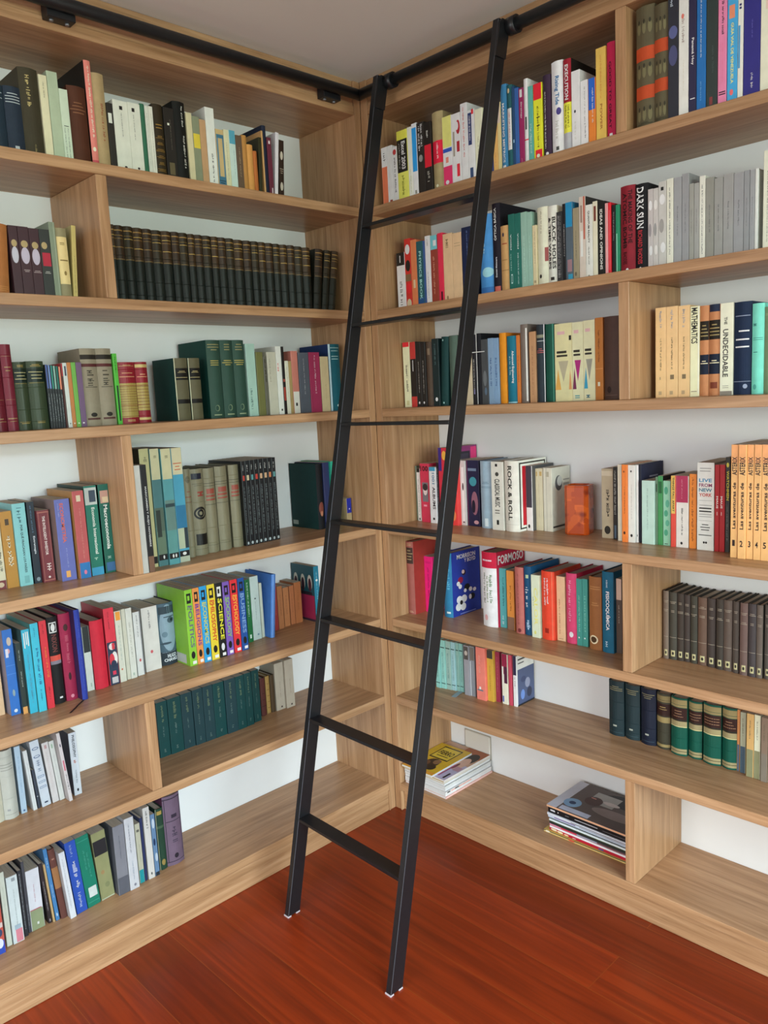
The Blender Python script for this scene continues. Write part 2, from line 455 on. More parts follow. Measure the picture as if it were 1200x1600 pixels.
def printing(ink, ops, surf, W_, H_, rnd, nseg=1):
    """prints bands, blocks, lettering and ornaments on a surface surf(u, v, lift)"""
    lift = .00022
    def rect(u0, u1, v0, v1, c):
        n = max(1, int(math.ceil((u1 - u0) * nseg)))
        for i in range(n):
            a = u0 + (u1 - u0) * i / n; b = u0 + (u1 - u0) * (i + 1) / n
            ink.face([surf(a, v0, lift), surf(b, v0, lift), surf(b, v1, lift), surf(a, v1, lift)], c)
    for op in ops:
        k = op[0]
        if k == 'B': rect(0, 1, max(op[1], 0), min(op[2], 1), op[3])
        elif k == 'R': rect(*op[1:5], op[5])
        elif k == 'H':
            n, v0, v1, c = op[1:]
            st = (v1 - v0) / n
            for i in range(n):
                ins = 0.0 if n == 1 else rnd.choice((.0, .12, .2))
                rect(.08 + ins, .92 - ins, v0 + st * (i + .3), v0 + st * (i + .3) + min(st * .38, .012), c)
        elif k == 'L':
            u0, u1, v0, v1, c = op[1:]
            g = (u1 - u0) * W_
            pitch = max(g * .62, .0016) / H_
            v = v1; run = 0; word = rnd.randint(3, 8)
            while v - pitch > v0:
                if run == word:
                    run = 0; word = rnd.randint(2, 9); v -= pitch * .9
                    continue
                top_ = rnd.choice((1, .75, .75, .75, 1)); cut = rnd.choice((.0, .0, .0, .25))
                a = u0 + (u1 - u0) * cut; b = u0 + (u1 - u0) * top_
                m = (a + b) / 2
                w1 = pitch * .28
                rect(a, b, v - w1, v, c)
                if rnd.random() < .6: rect(m - (u1 - u0) * .12, m + (u1 - u0) * .12, v - pitch * .78, v, c)
                if rnd.random() < .45: rect(a, b, v - pitch * .78, v - pitch * .78 + w1 * .8, c)
                v -= pitch; run += 1
        elif k == 'E':
            u, v, ru, rv, c = op[1:]
            if nseg == 1:
                ink.face([surf(u + ru * math.cos(t * math.pi / 10), v + rv * math.sin(t * math.pi / 10), lift) for t in range(20)], c)
            else:      # follow the rounded spine in narrow upright strips
                N = 12
                for i in range(N):
                    a = -math.cos(i * math.pi / N); b = -math.cos((i + 1) * math.pi / N)
                    ha = math.sqrt(max(0, 1 - a * a)) * rv; hb = math.sqrt(max(0, 1 - b * b)) * rv
                    if i == 0: pts = [(b, -hb), (b, hb), (a, 0)]
                    elif i == N - 1: pts = [(a, ha), (a, -ha), (b, 0)]
                    else: pts = [(a, -ha), (b, -hb), (b, hb), (a, ha)]
                    ink.face([surf(u + ru * x, v + y, lift) for x, y in pts], c)
        elif k == 'TRI':
            u0, u1, vt, vb, c = op[1:]
            ink.face([surf((u0 + u1) / 2, vb, lift), surf(u1, vt, lift), surf(u0, vt, lift)], c)
        elif k == 'TRI2':
            u0, u1, vb, vt, c = op[1:]
            ink.face([surf(u0, vb, lift), surf(u1, vb, lift), surf((u0 + u1) / 2, vt, lift)], c)
        elif k == 'T':
            s, u0, u1, v0, v1, c, dr = op[1:]
            tv, tf = text_mesh(s)
            tl = .0002 if nseg == 1 else .0008
            for f in tf:
                pts = []
                for i in f:
                    x, y = tv[i]
                    if dr == 'd': p = surf(u0 + y * (u1 - u0), v1 - x * (v1 - v0), lift + tl)
                    elif dr == 'u': p = surf(u1 - y * (u1 - u0), v0 + x * (v1 - v0), lift + tl)
                    else: p = surf(u0 + x * (u1 - u0), v0 + y * (v1 - v0), lift + tl)
                    pts.append(p)
                ink.face(pts, c)
        lift += .00007

def dark(h, k):
    return ''.join('%02x' % int(int(h[i:i+2], 16) * k) for i in (0, 2, 4))

# brightness of the daylight reaching each row of spines (left end, right end), used to read
# the printed colours off the photograph
GAIN = {('L', 0): (0.811, 0.724), ('L', 1): (0.852, 0.852), ('L', 2): (1.2, 0.888), ('L', 3): (1.35, 1.18), ('L', 4): (1.25, 1.03), ('L', 5): (1.49, 1.45), ('L', 6): (1.46, 1.47), ('R', 0): (0.4, 0.64), ('R', 1): (0.516, 0.793), ('R', 2): (0.555, 0.714), ('R', 3): (0.725, 0.967), ('R', 4): (0.725, 0.792), ('R', 5): (0.774, 0.807)}
KIND = {'p': 'paperback_book', 'h': 'hardcover_book', 'hv': 'bound_volume'}

def make_book(case, gain, seed, t, h, d, kind, color, ops, ex):
    """one book standing on its tail, spine towards -y; x across the spine, origin at the lower left of the spine"""
    rnd = random.Random(seed)
    ink = Ink(gain)
    side = ex.get('side', dark(color, .92))
    # ---- outline of the cover seen from above
    if kind == 'p':
        c = min(.0012, t * .2); th = min(.0009, t * .15)
        outer = [(0, d), (0, c), (c * .3, c * .3), (c, 0), (t - c, 0), (t - c * .3, c * .3), (t, c), (t, d)]
        spine_n = (3, 4)
        def surf(u, v, l): return (c + (t - 2 * c) * u, -l, v * h)
        nseg = 1; drop = 0.0003; inset = .0002
    else:
        th = min(.0026, t * .18)
        bul = min(t * (.26 if kind == 'hv' else .15), .009)
        n = 8
        def arc(u):
            return bul * (1 - math.cos((u - .5) * math.pi * .92)) / (1 - math.cos(.46 * math.pi))
        outer = [(0, d)] + [(t * i / n, arc(i / n)) for i in range(n + 1)] + [(t, d)]
        def surf(u, v, l): return (t * min(max(u, .0), 1), arc(u) - l, v * h)
        nseg = 8; drop = .0035; inset = .0035
    # inner outline
    m = len(outer)
    inner = []
    for i, (x, y) in enumerate(outer):
        if i == 0: inner.append((th, d))
        elif i == m - 1: inner.append((t - th, d))
        else: inner.append((min(max(x, th), t - th), max(y + th, th)))
    for i in range(m - 1):
        (x0, y0), (x1, y1) = outer[i], outer[i + 1]
        col = side if (i == 0 or i == m - 2) else color
        ink.face([(x0, y0, 0), (x1, y1, 0), (x1, y1, h), (x0, y0, h)], col)
        (a0, b0), (a1, b1) = inner[i], inner[i + 1]
        ink.face([(a1, b1, 0), (a0, b0, 0), (a0, b0, h), (a1, b1, h)], dark(side, .8) if kind != 'p' else 'cfc8b8')
        ink.face([(x0, y0, h), (x1, y1, h), (a1, b1, h), (a0, b0, h)], col)
        ink.face([(x1, y1, 0), (x0, y0, 0), (a0, b0, 0), (a1, b1, 0)], col)
    for i in (0, m - 1):
        (x, y), (a, b) = outer[i], inner[i]
        q = [(x, y, 0), (x, y, h), (a, b, h), (a, b, 0)]
        ink.face(q if i == 0 else q[::-1], side)
    if kind == 'hv':      # raised bands on bound volumes
        for v in (.12, .3, .62, .88):
            for i in range(8):
                u0, u1 = i / 8, (i + 1) / 8
                l = .0009
                ink.face([surf(u0, v - .004, .0001), surf(u1, v - .004, .0001), surf(u1, v, l), surf(u0, v, l)], color)
                ink.face([surf(u0, v, l), surf(u1, v, l), surf(u1, v + .004, .0001), surf(u0, v + .004, .0001)], color)
    printing(ink, ops, surf, t, h, rnd, nseg)
    if 'sops' in ex:
        if case == 'R':
            ss = lambda u, v, l: (t + l, .004 + (d - .004) * u, v * h)
        else:
            ss = lambda u, v, l: (-l, d - (d - .004) * u, v * h)
        printing(ink, ex['sops'], ss, d, h, rnd, 1)
    root = empty(KIND[kind])
    ink.build('cover', PAPER if kind == 'p' else (CLOTH if kind == 'h' else LEATHER), root)
    y0 = (outer[m // 2][1] if kind != 'p' else .001) + th + .0006
    if kind != 'p': y0 = max(p[1] for p in inner[1:-1]) + .0006
    pg = box_mesh([(th + .0002, y0, drop * .9 + .0004, t - th - .0002, d - inset, h - drop)])
    link('pages', pg, PAGES, root)
    if ex.get('ribbon'):
        bmr = bmesh.new()
        pts = [(.004, .022, .0004), (.001, .003, .0006), (-.030, -.028, .0012), (-.052, -.050, .0005), (-.068, -.066, .0005)]
        prev = None
        for (x, y, z) in pts:
            a = bmr.verts.new((x, y, z)); b = bmr.verts.new((x + .005, y - .001, z)); a2 = bmr.verts.new((x, y, z + .0007)); b2 = bmr.verts.new((x + .005, y - .001, z + .0007))
            if prev:
                for q in ((0, 1), (1, 3), (3, 2), (2, 0)):
                    cur = (a, b, a2, b2)
                    bmr.faces.new((prev[q[0]], prev[q[1]], cur[q[1]], cur[q[0]]))
            prev = (a, b, a2, b2)
        me = bpy.data.meshes.new('m'); bmr.to_mesh(me); bmr.free()
        tag(link('bookmark_ribbon', me, plain('black_ribbon', '1a1618', .6), root), 'black ribbon hanging over the shelf')
    if ex.get('cord'):
        x0, x1 = -.0215, t + .0165
        l = .0022
        boxes = [(x0, -l, h * .735, x1, -l + .0018, h * .745), (t * .2, -l, 0.001, t * .2 + .0018, -l + .0018, h + .001),
                 (t * .2, -l, h + .0006, t * .2 + .0018, d, h + .002)]
        tag(link('cord', box_mesh(boxes, .0003), WHITEPL, root), 'white cord tied round the book')
    return root

_seed = [0]
def shelf_row(case, tier, z, where, books):
    g0, g1 = GAIN[(case, tier)]
    for b in books:
        u, t, h, s, d, lean, kind, color, label, ops = b[:10]
        ex = b[10] if len(b) > 10 else {}
        _seed[0] += 1
        k = (u + 1.35) / 1.3 if case == 'L' else u / 1.35
        gain = g0 + (g1 - g0) * min(max(k, 0), 1)
        root = make_book(case, gain, _seed[0], t, h, d, kind, color, ops, ex)
        off = 0.0
        if lean > 0:      # tips over its right lower corner
            for ch in root.children: ch.location.x = -t
            off = t
        if case == 'L': root.location = (-s, u + off, z + .0004); rz = math.pi / 2
        else: root.location = (u + off, s, z + .0004); rz = 0
        root.rotation_euler = (0, math.radians(lean), rz)
        tag(root, label, 'book', ex.get('g', 'assorted books') + ' on the ' + where)

# books on the left bookcase's top shelf
shelf_row('L', 0, 2.2189, "left bookcase's top shelf", [
 (-1.2037,0.0407,0.1710,0.075,0.125,0,'h','22303c','navy cloth book cut by the photo edge, left bookcase top shelf',[('H',4,0.8,0.95,'9aa3a8')]),
 (-1.1620,0.0421,0.1731,0.075,0.126,0,'h','252f3c','navy cloth book with silver title lines, right of the first, left bookcase top shelf',[('H',4,0.76,0.92,'a8b0b2'),('R',0.35,0.6,0.13,0.17,'a8b0b2')]),
 (-1.1196,0.0490,0.2276,0.075,0.162,0,'h','3a3527','tall blackish brown book with faint gold upright title, left bookcase top shelf',[('L',0.3,0.5,0.56,0.92,'b8a870'),('L',0.45,0.55,0.04,0.18,'8a7d55')]),
 (-1.0699,0.0208,0.2182,0.075,0.156,0,'p','cfcaa8','cream paperback beside the tall blackish brown book, left bookcase top shelf',[('L',0.4,0.6,0.74,0.92,'8a8468')]),
 (-1.0481,0.0278,0.2323,0.075,0.165,0,'p','a3b196','sage green paperback, left bookcase top shelf',[]),
 (-1.0200,0.0234,0.1948,0.075,0.141,0,'p','bccab4','short pale mint book with grey lines, left bookcase top shelf',[('L',0.2,0.35,0.1,0.5,'6f7f70'),('L',0.6,0.75,0.1,0.5,'6f7f70'),('R',0.2,0.8,0.52,0.53,'4a554a')]),
 (-0.9955,0.0505,0.2106,0.075,0.151,0,'h','4b2a1c','dark brown leather book with faded lettering, left bookcase top shelf',[('H',4,0.66,0.82,'7a5238'),('R',0.15,0.75,0.04,0.05,'a07850')]),
 (-0.9432,0.0182,0.2837,0.075,0.199,0,'h','d07a70','tall thin salmon pink spine with black covers, left bookcase top shelf',[('L',0.35,0.7,0.3,0.95,'f0d0b8'),('E',0.45,0.2,0.25,0.02,'f0d0b8'),('B',0,0.1,'b85058')],{'side': '1c1612'}),
 (-0.9243,0.0343,0.2577,0.075,0.182,0,'h','a08a64','worn tan cloth book beside the salmon pink spine, left bookcase top shelf',[('L',0.5,0.75,0.3,0.7,'8a5038')]),
 (-0.8897,0.0183,0.1865,0.075,0.135,0,'p','26241f','black book with small white shelf label, left bookcase top shelf',[('R',0.1,0.75,0.72,0.86,'c9ccc0')]),
 (-0.8711,0.0440,0.1992,0.075,0.143,0,'p','c9cbbd','white paperback with black square stamp, left of its twin, left bookcase top shelf',[('R',0.42,0.64,0.88,0.93,'1c1a18'),('L',0.5,0.56,0.52,0.84,'4a4a44'),('E',0.55,0.12,0.1,0.015,'1c1a18'),('L',0.5,0.56,0.02,0.09,'6a6a60')],{'g': 'white paperback twins'}),
 (-0.8268,0.0376,0.2013,0.075,0.145,0,'p','c9cbbd','white paperback with black square stamp, right of its twin, left bookcase top shelf',[('R',0.3,0.54,0.88,0.93,'1c1a18'),('L',0.38,0.46,0.5,0.84,'4a4a44'),('E',0.5,0.13,0.1,0.015,'1c1a18'),('L',0.45,0.52,0.02,0.1,'6a6a60')],{'g': 'white paperback twins'}),
 (-0.7880,0.0128,0.2055,0.075,0.148,0,'h','2f6048','slim green spine beside white twins, left bookcase top shelf',[]),
 (-0.7744,0.0113,0.2021,0.075,0.145,0,'p','c4c6ba','thin white paperback right of slim green spine, left bookcase top shelf',[('L',0.4,0.6,0.2,0.9,'8a8c80')]),
 (-0.7627,0.0130,0.2034,0.075,0.146,0,'p','c9c9bc','thin white paperback left of gold patterned spine, left bookcase top shelf',[('L',0.4,0.6,0.15,0.9,'8a8c80'),('R',0.2,0.8,0,0.02,'1c1a18')]),
 (-0.7489,0.0321,0.2140,0.075,0.153,0,'h','2d2416','black and gold patterned book, left bookcase top shelf',[('H',2,0.68,0.76,'8a6a30'),('H',3,0.05,0.09,'86662c'),('H',3,0.135,0.175,'86662c'),('H',3,0.22,0.26,'86662c'),('H',3,0.305,0.345,'86662c'),('H',3,0.39,0.43,'86662c'),('H',3,0.475,0.515,'86662c'),('H',3,0.56,0.6,'86662c')]),
 (-0.7160,0.0332,0.2108,0.075,0.151,0,'p','1f1c18','black book with gold patch low on spine, left bookcase top shelf',[('L',0.55,0.65,0.45,0.85,'6a6458'),('R',0.3,0.5,0.77,0.8,'d0d0c0'),('R',0.2,0.75,0.12,0.28,'5a5038')]),
 (-0.6815,0.0395,0.2358,0.075,0.168,0,'h','141412','thick black book with white upright title, left bookcase top shelf',[('L',0.6,0.75,0.7,0.95,'d0d0c8'),('L',0.6,0.78,0.2,0.6,'c8c8c0')]),
 (-0.6412,0.0188,0.2107,0.075,0.151,0,'p','c2b994','pale straw paperback, left bookcase top shelf',[]),
 (-0.6220,0.0243,0.2049,0.075,0.147,0,'p','7b8168','grey green paperback with yellow patch, left bookcase top shelf',[('B',0.56,0.76,'c9b53c')]),
 (-0.5972,0.0215,0.2002,0.075,0.144,0,'p','b08c66','light brown paperback, left bookcase top shelf',[]),
 (-0.5748,0.0310,0.2397,0.075,0.170,0,'p','d0d2ca','tall white paperback with red square at foot, left bookcase top shelf',[('L',0.4,0.62,0.1,0.45,'2a2a28'),('R',0.3,0.7,0.02,0.075,'c8454a')]),
 (-0.5425,0.0283,0.1832,0.075,0.133,0,'p','b8a070','tan paperback with blue ornamental bands, left bookcase top shelf',[('B',0.86,0.92,'3c6a80'),('B',0.1,0.25,'3c6a80'),('H',2,0.13,0.2,'1c2a38'),('R',0,0.22,0.25,0.86,'56788a'),('R',0.8,1,0.25,0.86,'56788a')]),
 (-0.5137,0.0183,0.1868,0.075,0.135,0,'p','c5c3a0','cream paperback beside the blue banded spine, left bookcase top shelf',[('L',0.4,0.6,0.2,0.8,'8f8c6c')]),
 (-0.4950,0.0233,0.1886,0.075,0.136,0,'p','b5c9c0','pale blue paperback with deep blue top, left bookcase top shelf',[('B',0.79,1,'4f94a8'),('L',0.6,0.72,0.3,0.7,'7090a0')]),
 (-0.4702,0.0226,0.1786,0.075,0.130,0,'p','5d4b3b','dull brown paperback, left bookcase top shelf',[('L',0.4,0.6,0.3,0.8,'9a8a70')]),
 (-0.4471,0.0180,0.1830,0.075,0.133,0,'h','a9793f','worn orange brown leather book, left bookcase top shelf',[]),
 (-0.4286,0.0217,0.1588,0.075,0.117,0,'h','c08a4a','short tan leather book, left bookcase top shelf',[]),
 (-0.4065,0.0139,0.1424,0.075,0.106,0,'h','a5602f','small rust coloured book, shortest in row, left bookcase top shelf',[]),
 (-0.3920,0.0112,0.1873,0.075,0.136,2.9,'p','2c2b18','dark olive book beside the small rust one, left bookcase top shelf',[]),
 (-0.3707,0.0060,0.2092,0.075,0.150,0,'p','b78d5a','very thin tan paperback, left bookcase top shelf',[]),
 (-0.3669,0.0158,0.2267,0.075,0.162,0,'h','1c2233','slim navy hardcover, tallest near the right end, left bookcase top shelf',[],{'side': '1c2233'}),
 (-0.3501,0.0169,0.1933,0.075,0.140,0,'p','5e2535','burgundy paperback with small white mark, left bookcase top shelf',[('R',0.3,0.75,0.9,0.95,'d8c8c8'),('R',0.5,0.8,0.02,0.2,'c0b8b8')]),
 (-0.3322,0.0127,0.2152,0.075,0.154,5.3,'p','c9c4c8','thin white paperback next to the last spine, left bookcase top shelf',[]),
 (-0.3143,0.0196,0.1936,0.075,0.140,4,'p','2b1d14','dark brown spine with white pictures, last in row, left bookcase top shelf',[('E',0.5,0.75,0.32,0.07,'b0a898'),('E',0.5,0.25,0.32,0.07,'b0a898'),('H',3,0.45,0.55,'8a8070')]),
])
# books on the left bookcase's second shelf
shelf_row('L', 1, 1.8706, "left bookcase's second shelf", [
 (-1.2415,0.0454,0.1838,0.090,0.133,3.7,'h','a2683a','orange tan leather book at the photo edge, left bookcase second shelf',[('H',3,0.08,0.16,'b8804a')]),
 (-1.1837,0.0226,0.1827,0.090,0.133,0,'p','3b232a','maroon spine with pale oval, leftmost of three, left bookcase second shelf',[('E',0.5,0.6,0.42,0.115,'b9b8c4'),('E',0.5,0.76,0.35,0.05,'a89468')],{'g': 'maroon volumes with pale ovals'}),
 (-1.1605,0.0277,0.1826,0.090,0.133,0,'p','3b232a','maroon spine with pale oval, middle of three, left bookcase second shelf',[('E',0.5,0.6,0.42,0.115,'b5aec0'),('E',0.5,0.76,0.35,0.05,'a89468'),('H',2,0.37,0.41,'a89a9a')],{'g': 'maroon volumes with pale ovals'}),
 (-1.1324,0.0258,0.1809,0.090,0.131,0,'p','3b232a','maroon spine with pale oval, rightmost of three, left bookcase second shelf',[('E',0.5,0.6,0.42,0.115,'b5aec0'),('E',0.5,0.76,0.35,0.05,'a89468'),('H',2,0.37,0.41,'a89a9a')],{'g': 'maroon volumes with pale ovals'}),
 (-1.1063,0.0273,0.1812,0.090,0.132,0,'p','2e3230','charcoal spine with red patch beside maroon volumes, left bookcase second shelf',[('R',0.1,0.95,0.48,0.67,'a8253a'),('E',0.4,0.77,0.3,0.05,'a89468'),('H',2,0.37,0.41,'b0b0a8')]),
 (-1.0783,0.0163,0.2023,0.090,0.146,0,'p','7a8672','tall grey green paperback with a pale line, left bookcase second shelf',[('R',0.7,0.95,0,1,'8f9a84')],{'side': '6a7666'}),
 (-1.0616,0.0302,0.1897,0.090,0.137,0,'h','8b8465','taupe book with long cream label, left bookcase second shelf',[('R',0.06,0.98,0.23,0.88,'d9c48c'),('L',0.3,0.7,0.75,0.8,'8a7444'),('R',0.2,0.9,0.55,0.565,'7a6438'),('E',0.55,0.38,0.12,0.03,'8a7444')]),
 (-1.0296,0.0118,0.1999,0.090,0.144,3.8,'p','b8a867','slim mustard cream paperback, last before divider, left bookcase second shelf',[('L',0.4,0.6,0.1,0.6,'6a5c30')]),
 (-0.9036,0.0100,0.2155,0.090,0.154,0,'hv','161c18','antique blackish leather volume, first from left of long set, left bookcase second shelf',[('B',0.56,1,'3a2a18'),('R',0.04,0.96,0.93,0.945,'8f6f3c'),('R',0.04,0.96,0.87,0.88,'b89a50'),('R',0.04,0.96,0.83,0.837,'8a6a38'),('R',0.04,0.96,0.72,0.728,'b89a50'),('R',0.04,0.96,0.565,0.575,'6f5c38')],{'g': 'antique dark leather volumes'}),
 (-0.8928,0.0281,0.2152,0.090,0.154,0,'hv','161c18','antique blackish leather volume, second from left of long set, left bookcase second shelf',[('B',0.56,1,'33261a'),('R',0.04,0.96,0.93,0.945,'8f6f3c'),('R',0.04,0.96,0.87,0.88,'8a6a38'),('R',0.04,0.96,0.83,0.837,'7a6030'),('R',0.04,0.96,0.72,0.728,'8a6a38'),('R',0.04,0.96,0.565,0.575,'6f5c38')],{'g': 'antique dark leather volumes'}),
 (-0.8639,0.0282,0.2153,0.090,0.154,0,'hv','161c18','antique blackish leather volume, third from left of long set, left bookcase second shelf',[('B',0.56,1,'2e2618'),('R',0.04,0.96,0.93,0.945,'8f6f3c'),('R',0.04,0.96,0.87,0.88,'7a6030'),('R',0.04,0.96,0.83,0.837,'b89a50'),('R',0.04,0.96,0.72,0.728,'7a6030'),('R',0.04,0.96,0.565,0.575,'6f5c38')],{'g': 'antique dark leather volumes'}),
 (-0.8349,0.0295,0.2144,0.090,0.154,0,'hv','161c18','antique blackish leather volume, fourth from left of long set, left bookcase second shelf',[('B',0.56,1,'3a2a18'),('R',0.04,0.96,0.93,0.945,'8f6f3c'),('R',0.04,0.96,0.87,0.88,'b89a50'),('R',0.04,0.96,0.83,0.837,'8a6a38'),('R',0.04,0.96,0.72,0.728,'b89a50'),('R',0.04,0.96,0.565,0.575,'6f5c38')],{'g': 'antique dark leather volumes'}),
 (-0.8046,0.0280,0.2146,0.090,0.154,0,'hv','161c18','antique blackish leather volume, fifth from left of long set, left bookcase second shelf',[('B',0.56,1,'33261a'),('R',0.04,0.96,0.93,0.945,'8f6f3c'),('R',0.04,0.96,0.87,0.88,'8a6a38'),('R',0.04,0.96,0.83,0.837,'7a6030'),('R',0.04,0.96,0.72,0.728,'8a6a38'),('R',0.04,0.96,0.565,0.575,'6f5c38')],{'g': 'antique dark leather volumes'}),
 (-0.7757,0.0306,0.2139,0.090,0.153,0,'hv','161c18','antique blackish leather volume, sixth from left of long set, left bookcase second shelf',[('B',0.56,1,'2e2618'),('R',0.04,0.96,0.93,0.945,'8f6f3c'),('R',0.04,0.96,0.87,0.88,'7a6030'),('R',0.04,0.96,0.83,0.837,'b89a50'),('R',0.04,0.96,0.72,0.728,'7a6030'),('R',0.04,0.96,0.565,0.575,'6f5c38')],{'g': 'antique dark leather volumes'}),
 (-0.7443,0.0311,0.2147,0.090,0.154,0,'hv','161c18','antique blackish leather volume, seventh from left of long set, left bookcase second shelf',[('B',0.56,1,'3a2a18'),('R',0.04,0.96,0.93,0.945,'8f6f3c'),('R',0.04,0.96,0.87,0.88,'b89a50'),('R',0.04,0.96,0.83,0.837,'8a6a38'),('R',0.04,0.96,0.72,0.728,'b89a50'),('R',0.04,0.96,0.565,0.575,'6f5c38')],{'g': 'antique dark leather volumes'}),
 (-0.7123,0.0252,0.2156,0.090,0.154,0,'hv','161c18','antique blackish leather volume, eighth from left of long set, left bookcase second shelf',[('B',0.56,1,'33261a'),('R',0.04,0.96,0.93,0.945,'8f6f3c'),('R',0.04,0.96,0.87,0.88,'8a6a38'),('R',0.04,0.96,0.83,0.837,'7a6030'),('R',0.04,0.96,0.72,0.728,'8a6a38'),('R',0.04,0.96,0.565,0.575,'6f5c38')],{'g': 'antique dark leather volumes'}),
 (-0.6863,0.0278,0.2155,0.090,0.154,0,'hv','161c18','antique blackish leather volume, ninth from left of long set, left bookcase second shelf',[('B',0.56,1,'2e2618'),('R',0.04,0.96,0.93,0.945,'8f6f3c'),('R',0.04,0.96,0.87,0.88,'7a6030'),('R',0.04,0.96,0.83,0.837,'b89a50'),('R',0.04,0.96,0.72,0.728,'7a6030'),('R',0.04,0.96,0.565,0.575,'6f5c38')],{'g': 'antique dark leather volumes'}),
 (-0.6577,0.0237,0.2149,0.090,0.154,0,'hv','161c18','antique blackish leather volume, tenth from left of long set, left bookcase second shelf',[('B',0.56,1,'3a2a18'),('R',0.04,0.96,0.93,0.945,'8f6f3c'),('R',0.04,0.96,0.87,0.88,'b89a50'),('R',0.04,0.96,0.83,0.837,'8a6a38'),('R',0.04,0.96,0.72,0.728,'b89a50'),('R',0.04,0.96,0.565,0.575,'6f5c38')],{'g': 'antique dark leather volumes'}),
 (-0.6331,0.0263,0.2152,0.090,0.154,0,'hv','161c18','antique blackish leather volume, eleventh from left of long set, left bookcase second shelf',[('B',0.56,1,'33261a'),('R',0.04,0.96,0.93,0.945,'8f6f3c'),('R',0.04,0.96,0.87,0.88,'8a6a38'),('R',0.04,0.96,0.83,0.837,'7a6030'),('R',0.04,0.96,0.72,0.728,'8a6a38'),('R',0.04,0.96,0.565,0.575,'6f5c38')],{'g': 'antique dark leather volumes'}),
 (-0.6058,0.0291,0.2154,0.090,0.154,0,'hv','161c18','antique blackish leather volume, twelfth from left of long set, left bookcase second shelf',[('B',0.56,1,'2e2618'),('R',0.04,0.96,0.93,0.945,'8f6f3c'),('R',0.04,0.96,0.87,0.88,'7a6030'),('R',0.04,0.96,0.83,0.837,'b89a50'),('R',0.04,0.96,0.72,0.728,'7a6030'),('R',0.04,0.96,0.565,0.575,'6f5c38')],{'g': 'antique dark leather volumes'}),
 (-0.5758,0.0248,0.2155,0.090,0.154,0,'hv','161c18','antique blackish leather volume, thirteenth from left of long set, left bookcase second shelf',[('B',0.56,1,'3a2a18'),('R',0.04,0.96,0.93,0.945,'8f6f3c'),('R',0.04,0.96,0.87,0.88,'b89a50'),('R',0.04,0.96,0.83,0.837,'8a6a38'),('R',0.04,0.96,0.72,0.728,'b89a50'),('R',0.04,0.96,0.565,0.575,'6f5c38')],{'g': 'antique dark leather volumes'}),
 (-0.5501,0.0276,0.2156,0.090,0.154,0,'hv','161c18','antique blackish leather volume, fourteenth from left of long set, left bookcase second shelf',[('B',0.56,1,'33261a'),('R',0.04,0.96,0.93,0.945,'8f6f3c'),('R',0.04,0.96,0.87,0.88,'8a6a38'),('R',0.04,0.96,0.83,0.837,'7a6030'),('R',0.04,0.96,0.72,0.728,'8a6a38'),('R',0.04,0.96,0.565,0.575,'6f5c38')],{'g': 'antique dark leather volumes'}),
 (-0.5215,0.0290,0.2159,0.090,0.154,0,'hv','161c18','antique blackish leather volume, fifteenth from left of long set, left bookcase second shelf',[('B',0.56,1,'2e2618'),('R',0.04,0.96,0.93,0.945,'8f6f3c'),('R',0.04,0.96,0.87,0.88,'7a6030'),('R',0.04,0.96,0.83,0.837,'b89a50'),('R',0.04,0.96,0.72,0.728,'7a6030'),('R',0.04,0.96,0.565,0.575,'6f5c38')],{'g': 'antique dark leather volumes'}),
 (-0.4916,0.0339,0.2146,0.090,0.154,0,'hv','161c18','antique blackish leather volume, sixteenth from left of long set, left bookcase second shelf',[('B',0.56,1,'3a2a18'),('R',0.04,0.96,0.93,0.945,'8f6f3c'),('R',0.04,0.96,0.87,0.88,'b89a50'),('R',0.04,0.96,0.83,0.837,'8a6a38'),('R',0.04,0.96,0.72,0.728,'b89a50'),('R',0.04,0.96,0.565,0.575,'6f5c38')],{'g': 'antique dark leather volumes'}),
 (-0.4567,0.0300,0.2152,0.090,0.154,0,'hv','161c18','antique blackish leather volume, seventeenth from left of long set, left bookcase second shelf',[('B',0.56,1,'33261a'),('R',0.04,0.96,0.93,0.945,'8f6f3c'),('R',0.04,0.96,0.87,0.88,'8a6a38'),('R',0.04,0.96,0.83,0.837,'7a6030'),('R',0.04,0.96,0.72,0.728,'8a6a38'),('R',0.04,0.96,0.565,0.575,'6f5c38')],{'g': 'antique dark leather volumes'}),
 (-0.4256,0.0269,0.2158,0.090,0.154,0,'hv','161c18','antique blackish leather volume, eighteenth from left of long set, left bookcase second shelf',[('B',0.56,1,'2e2618'),('R',0.04,0.96,0.93,0.945,'8f6f3c'),('R',0.04,0.96,0.87,0.88,'7a6030'),('R',0.04,0.96,0.83,0.837,'b89a50'),('R',0.04,0.96,0.72,0.728,'7a6030'),('R',0.04,0.96,0.565,0.575,'6f5c38')],{'g': 'antique dark leather volumes'}),
 (-0.3977,0.0273,0.2161,0.090,0.155,0,'hv','161c18','antique blackish leather volume, nineteenth from left of long set, left bookcase second shelf',[('B',0.56,1,'3a2a18'),('R',0.04,0.96,0.93,0.945,'8f6f3c'),('R',0.04,0.96,0.87,0.88,'b89a50'),('R',0.04,0.96,0.83,0.837,'8a6a38'),('R',0.04,0.96,0.72,0.728,'b89a50'),('R',0.04,0.96,0.565,0.575,'6f5c38')],{'g': 'antique dark leather volumes'}),
 (-0.3693,0.0293,0.2160,0.090,0.155,0,'hv','161c18','antique blackish leather volume, twentieth from left of long set, left bookcase second shelf',[('B',0.56,1,'33261a'),('R',0.04,0.96,0.93,0.945,'8f6f3c'),('R',0.04,0.96,0.87,0.88,'8a6a38'),('R',0.04,0.96,0.83,0.837,'7a6030'),('R',0.04,0.96,0.72,0.728,'8a6a38'),('R',0.04,0.96,0.565,0.575,'6f5c38')],{'g': 'antique dark leather volumes'}),
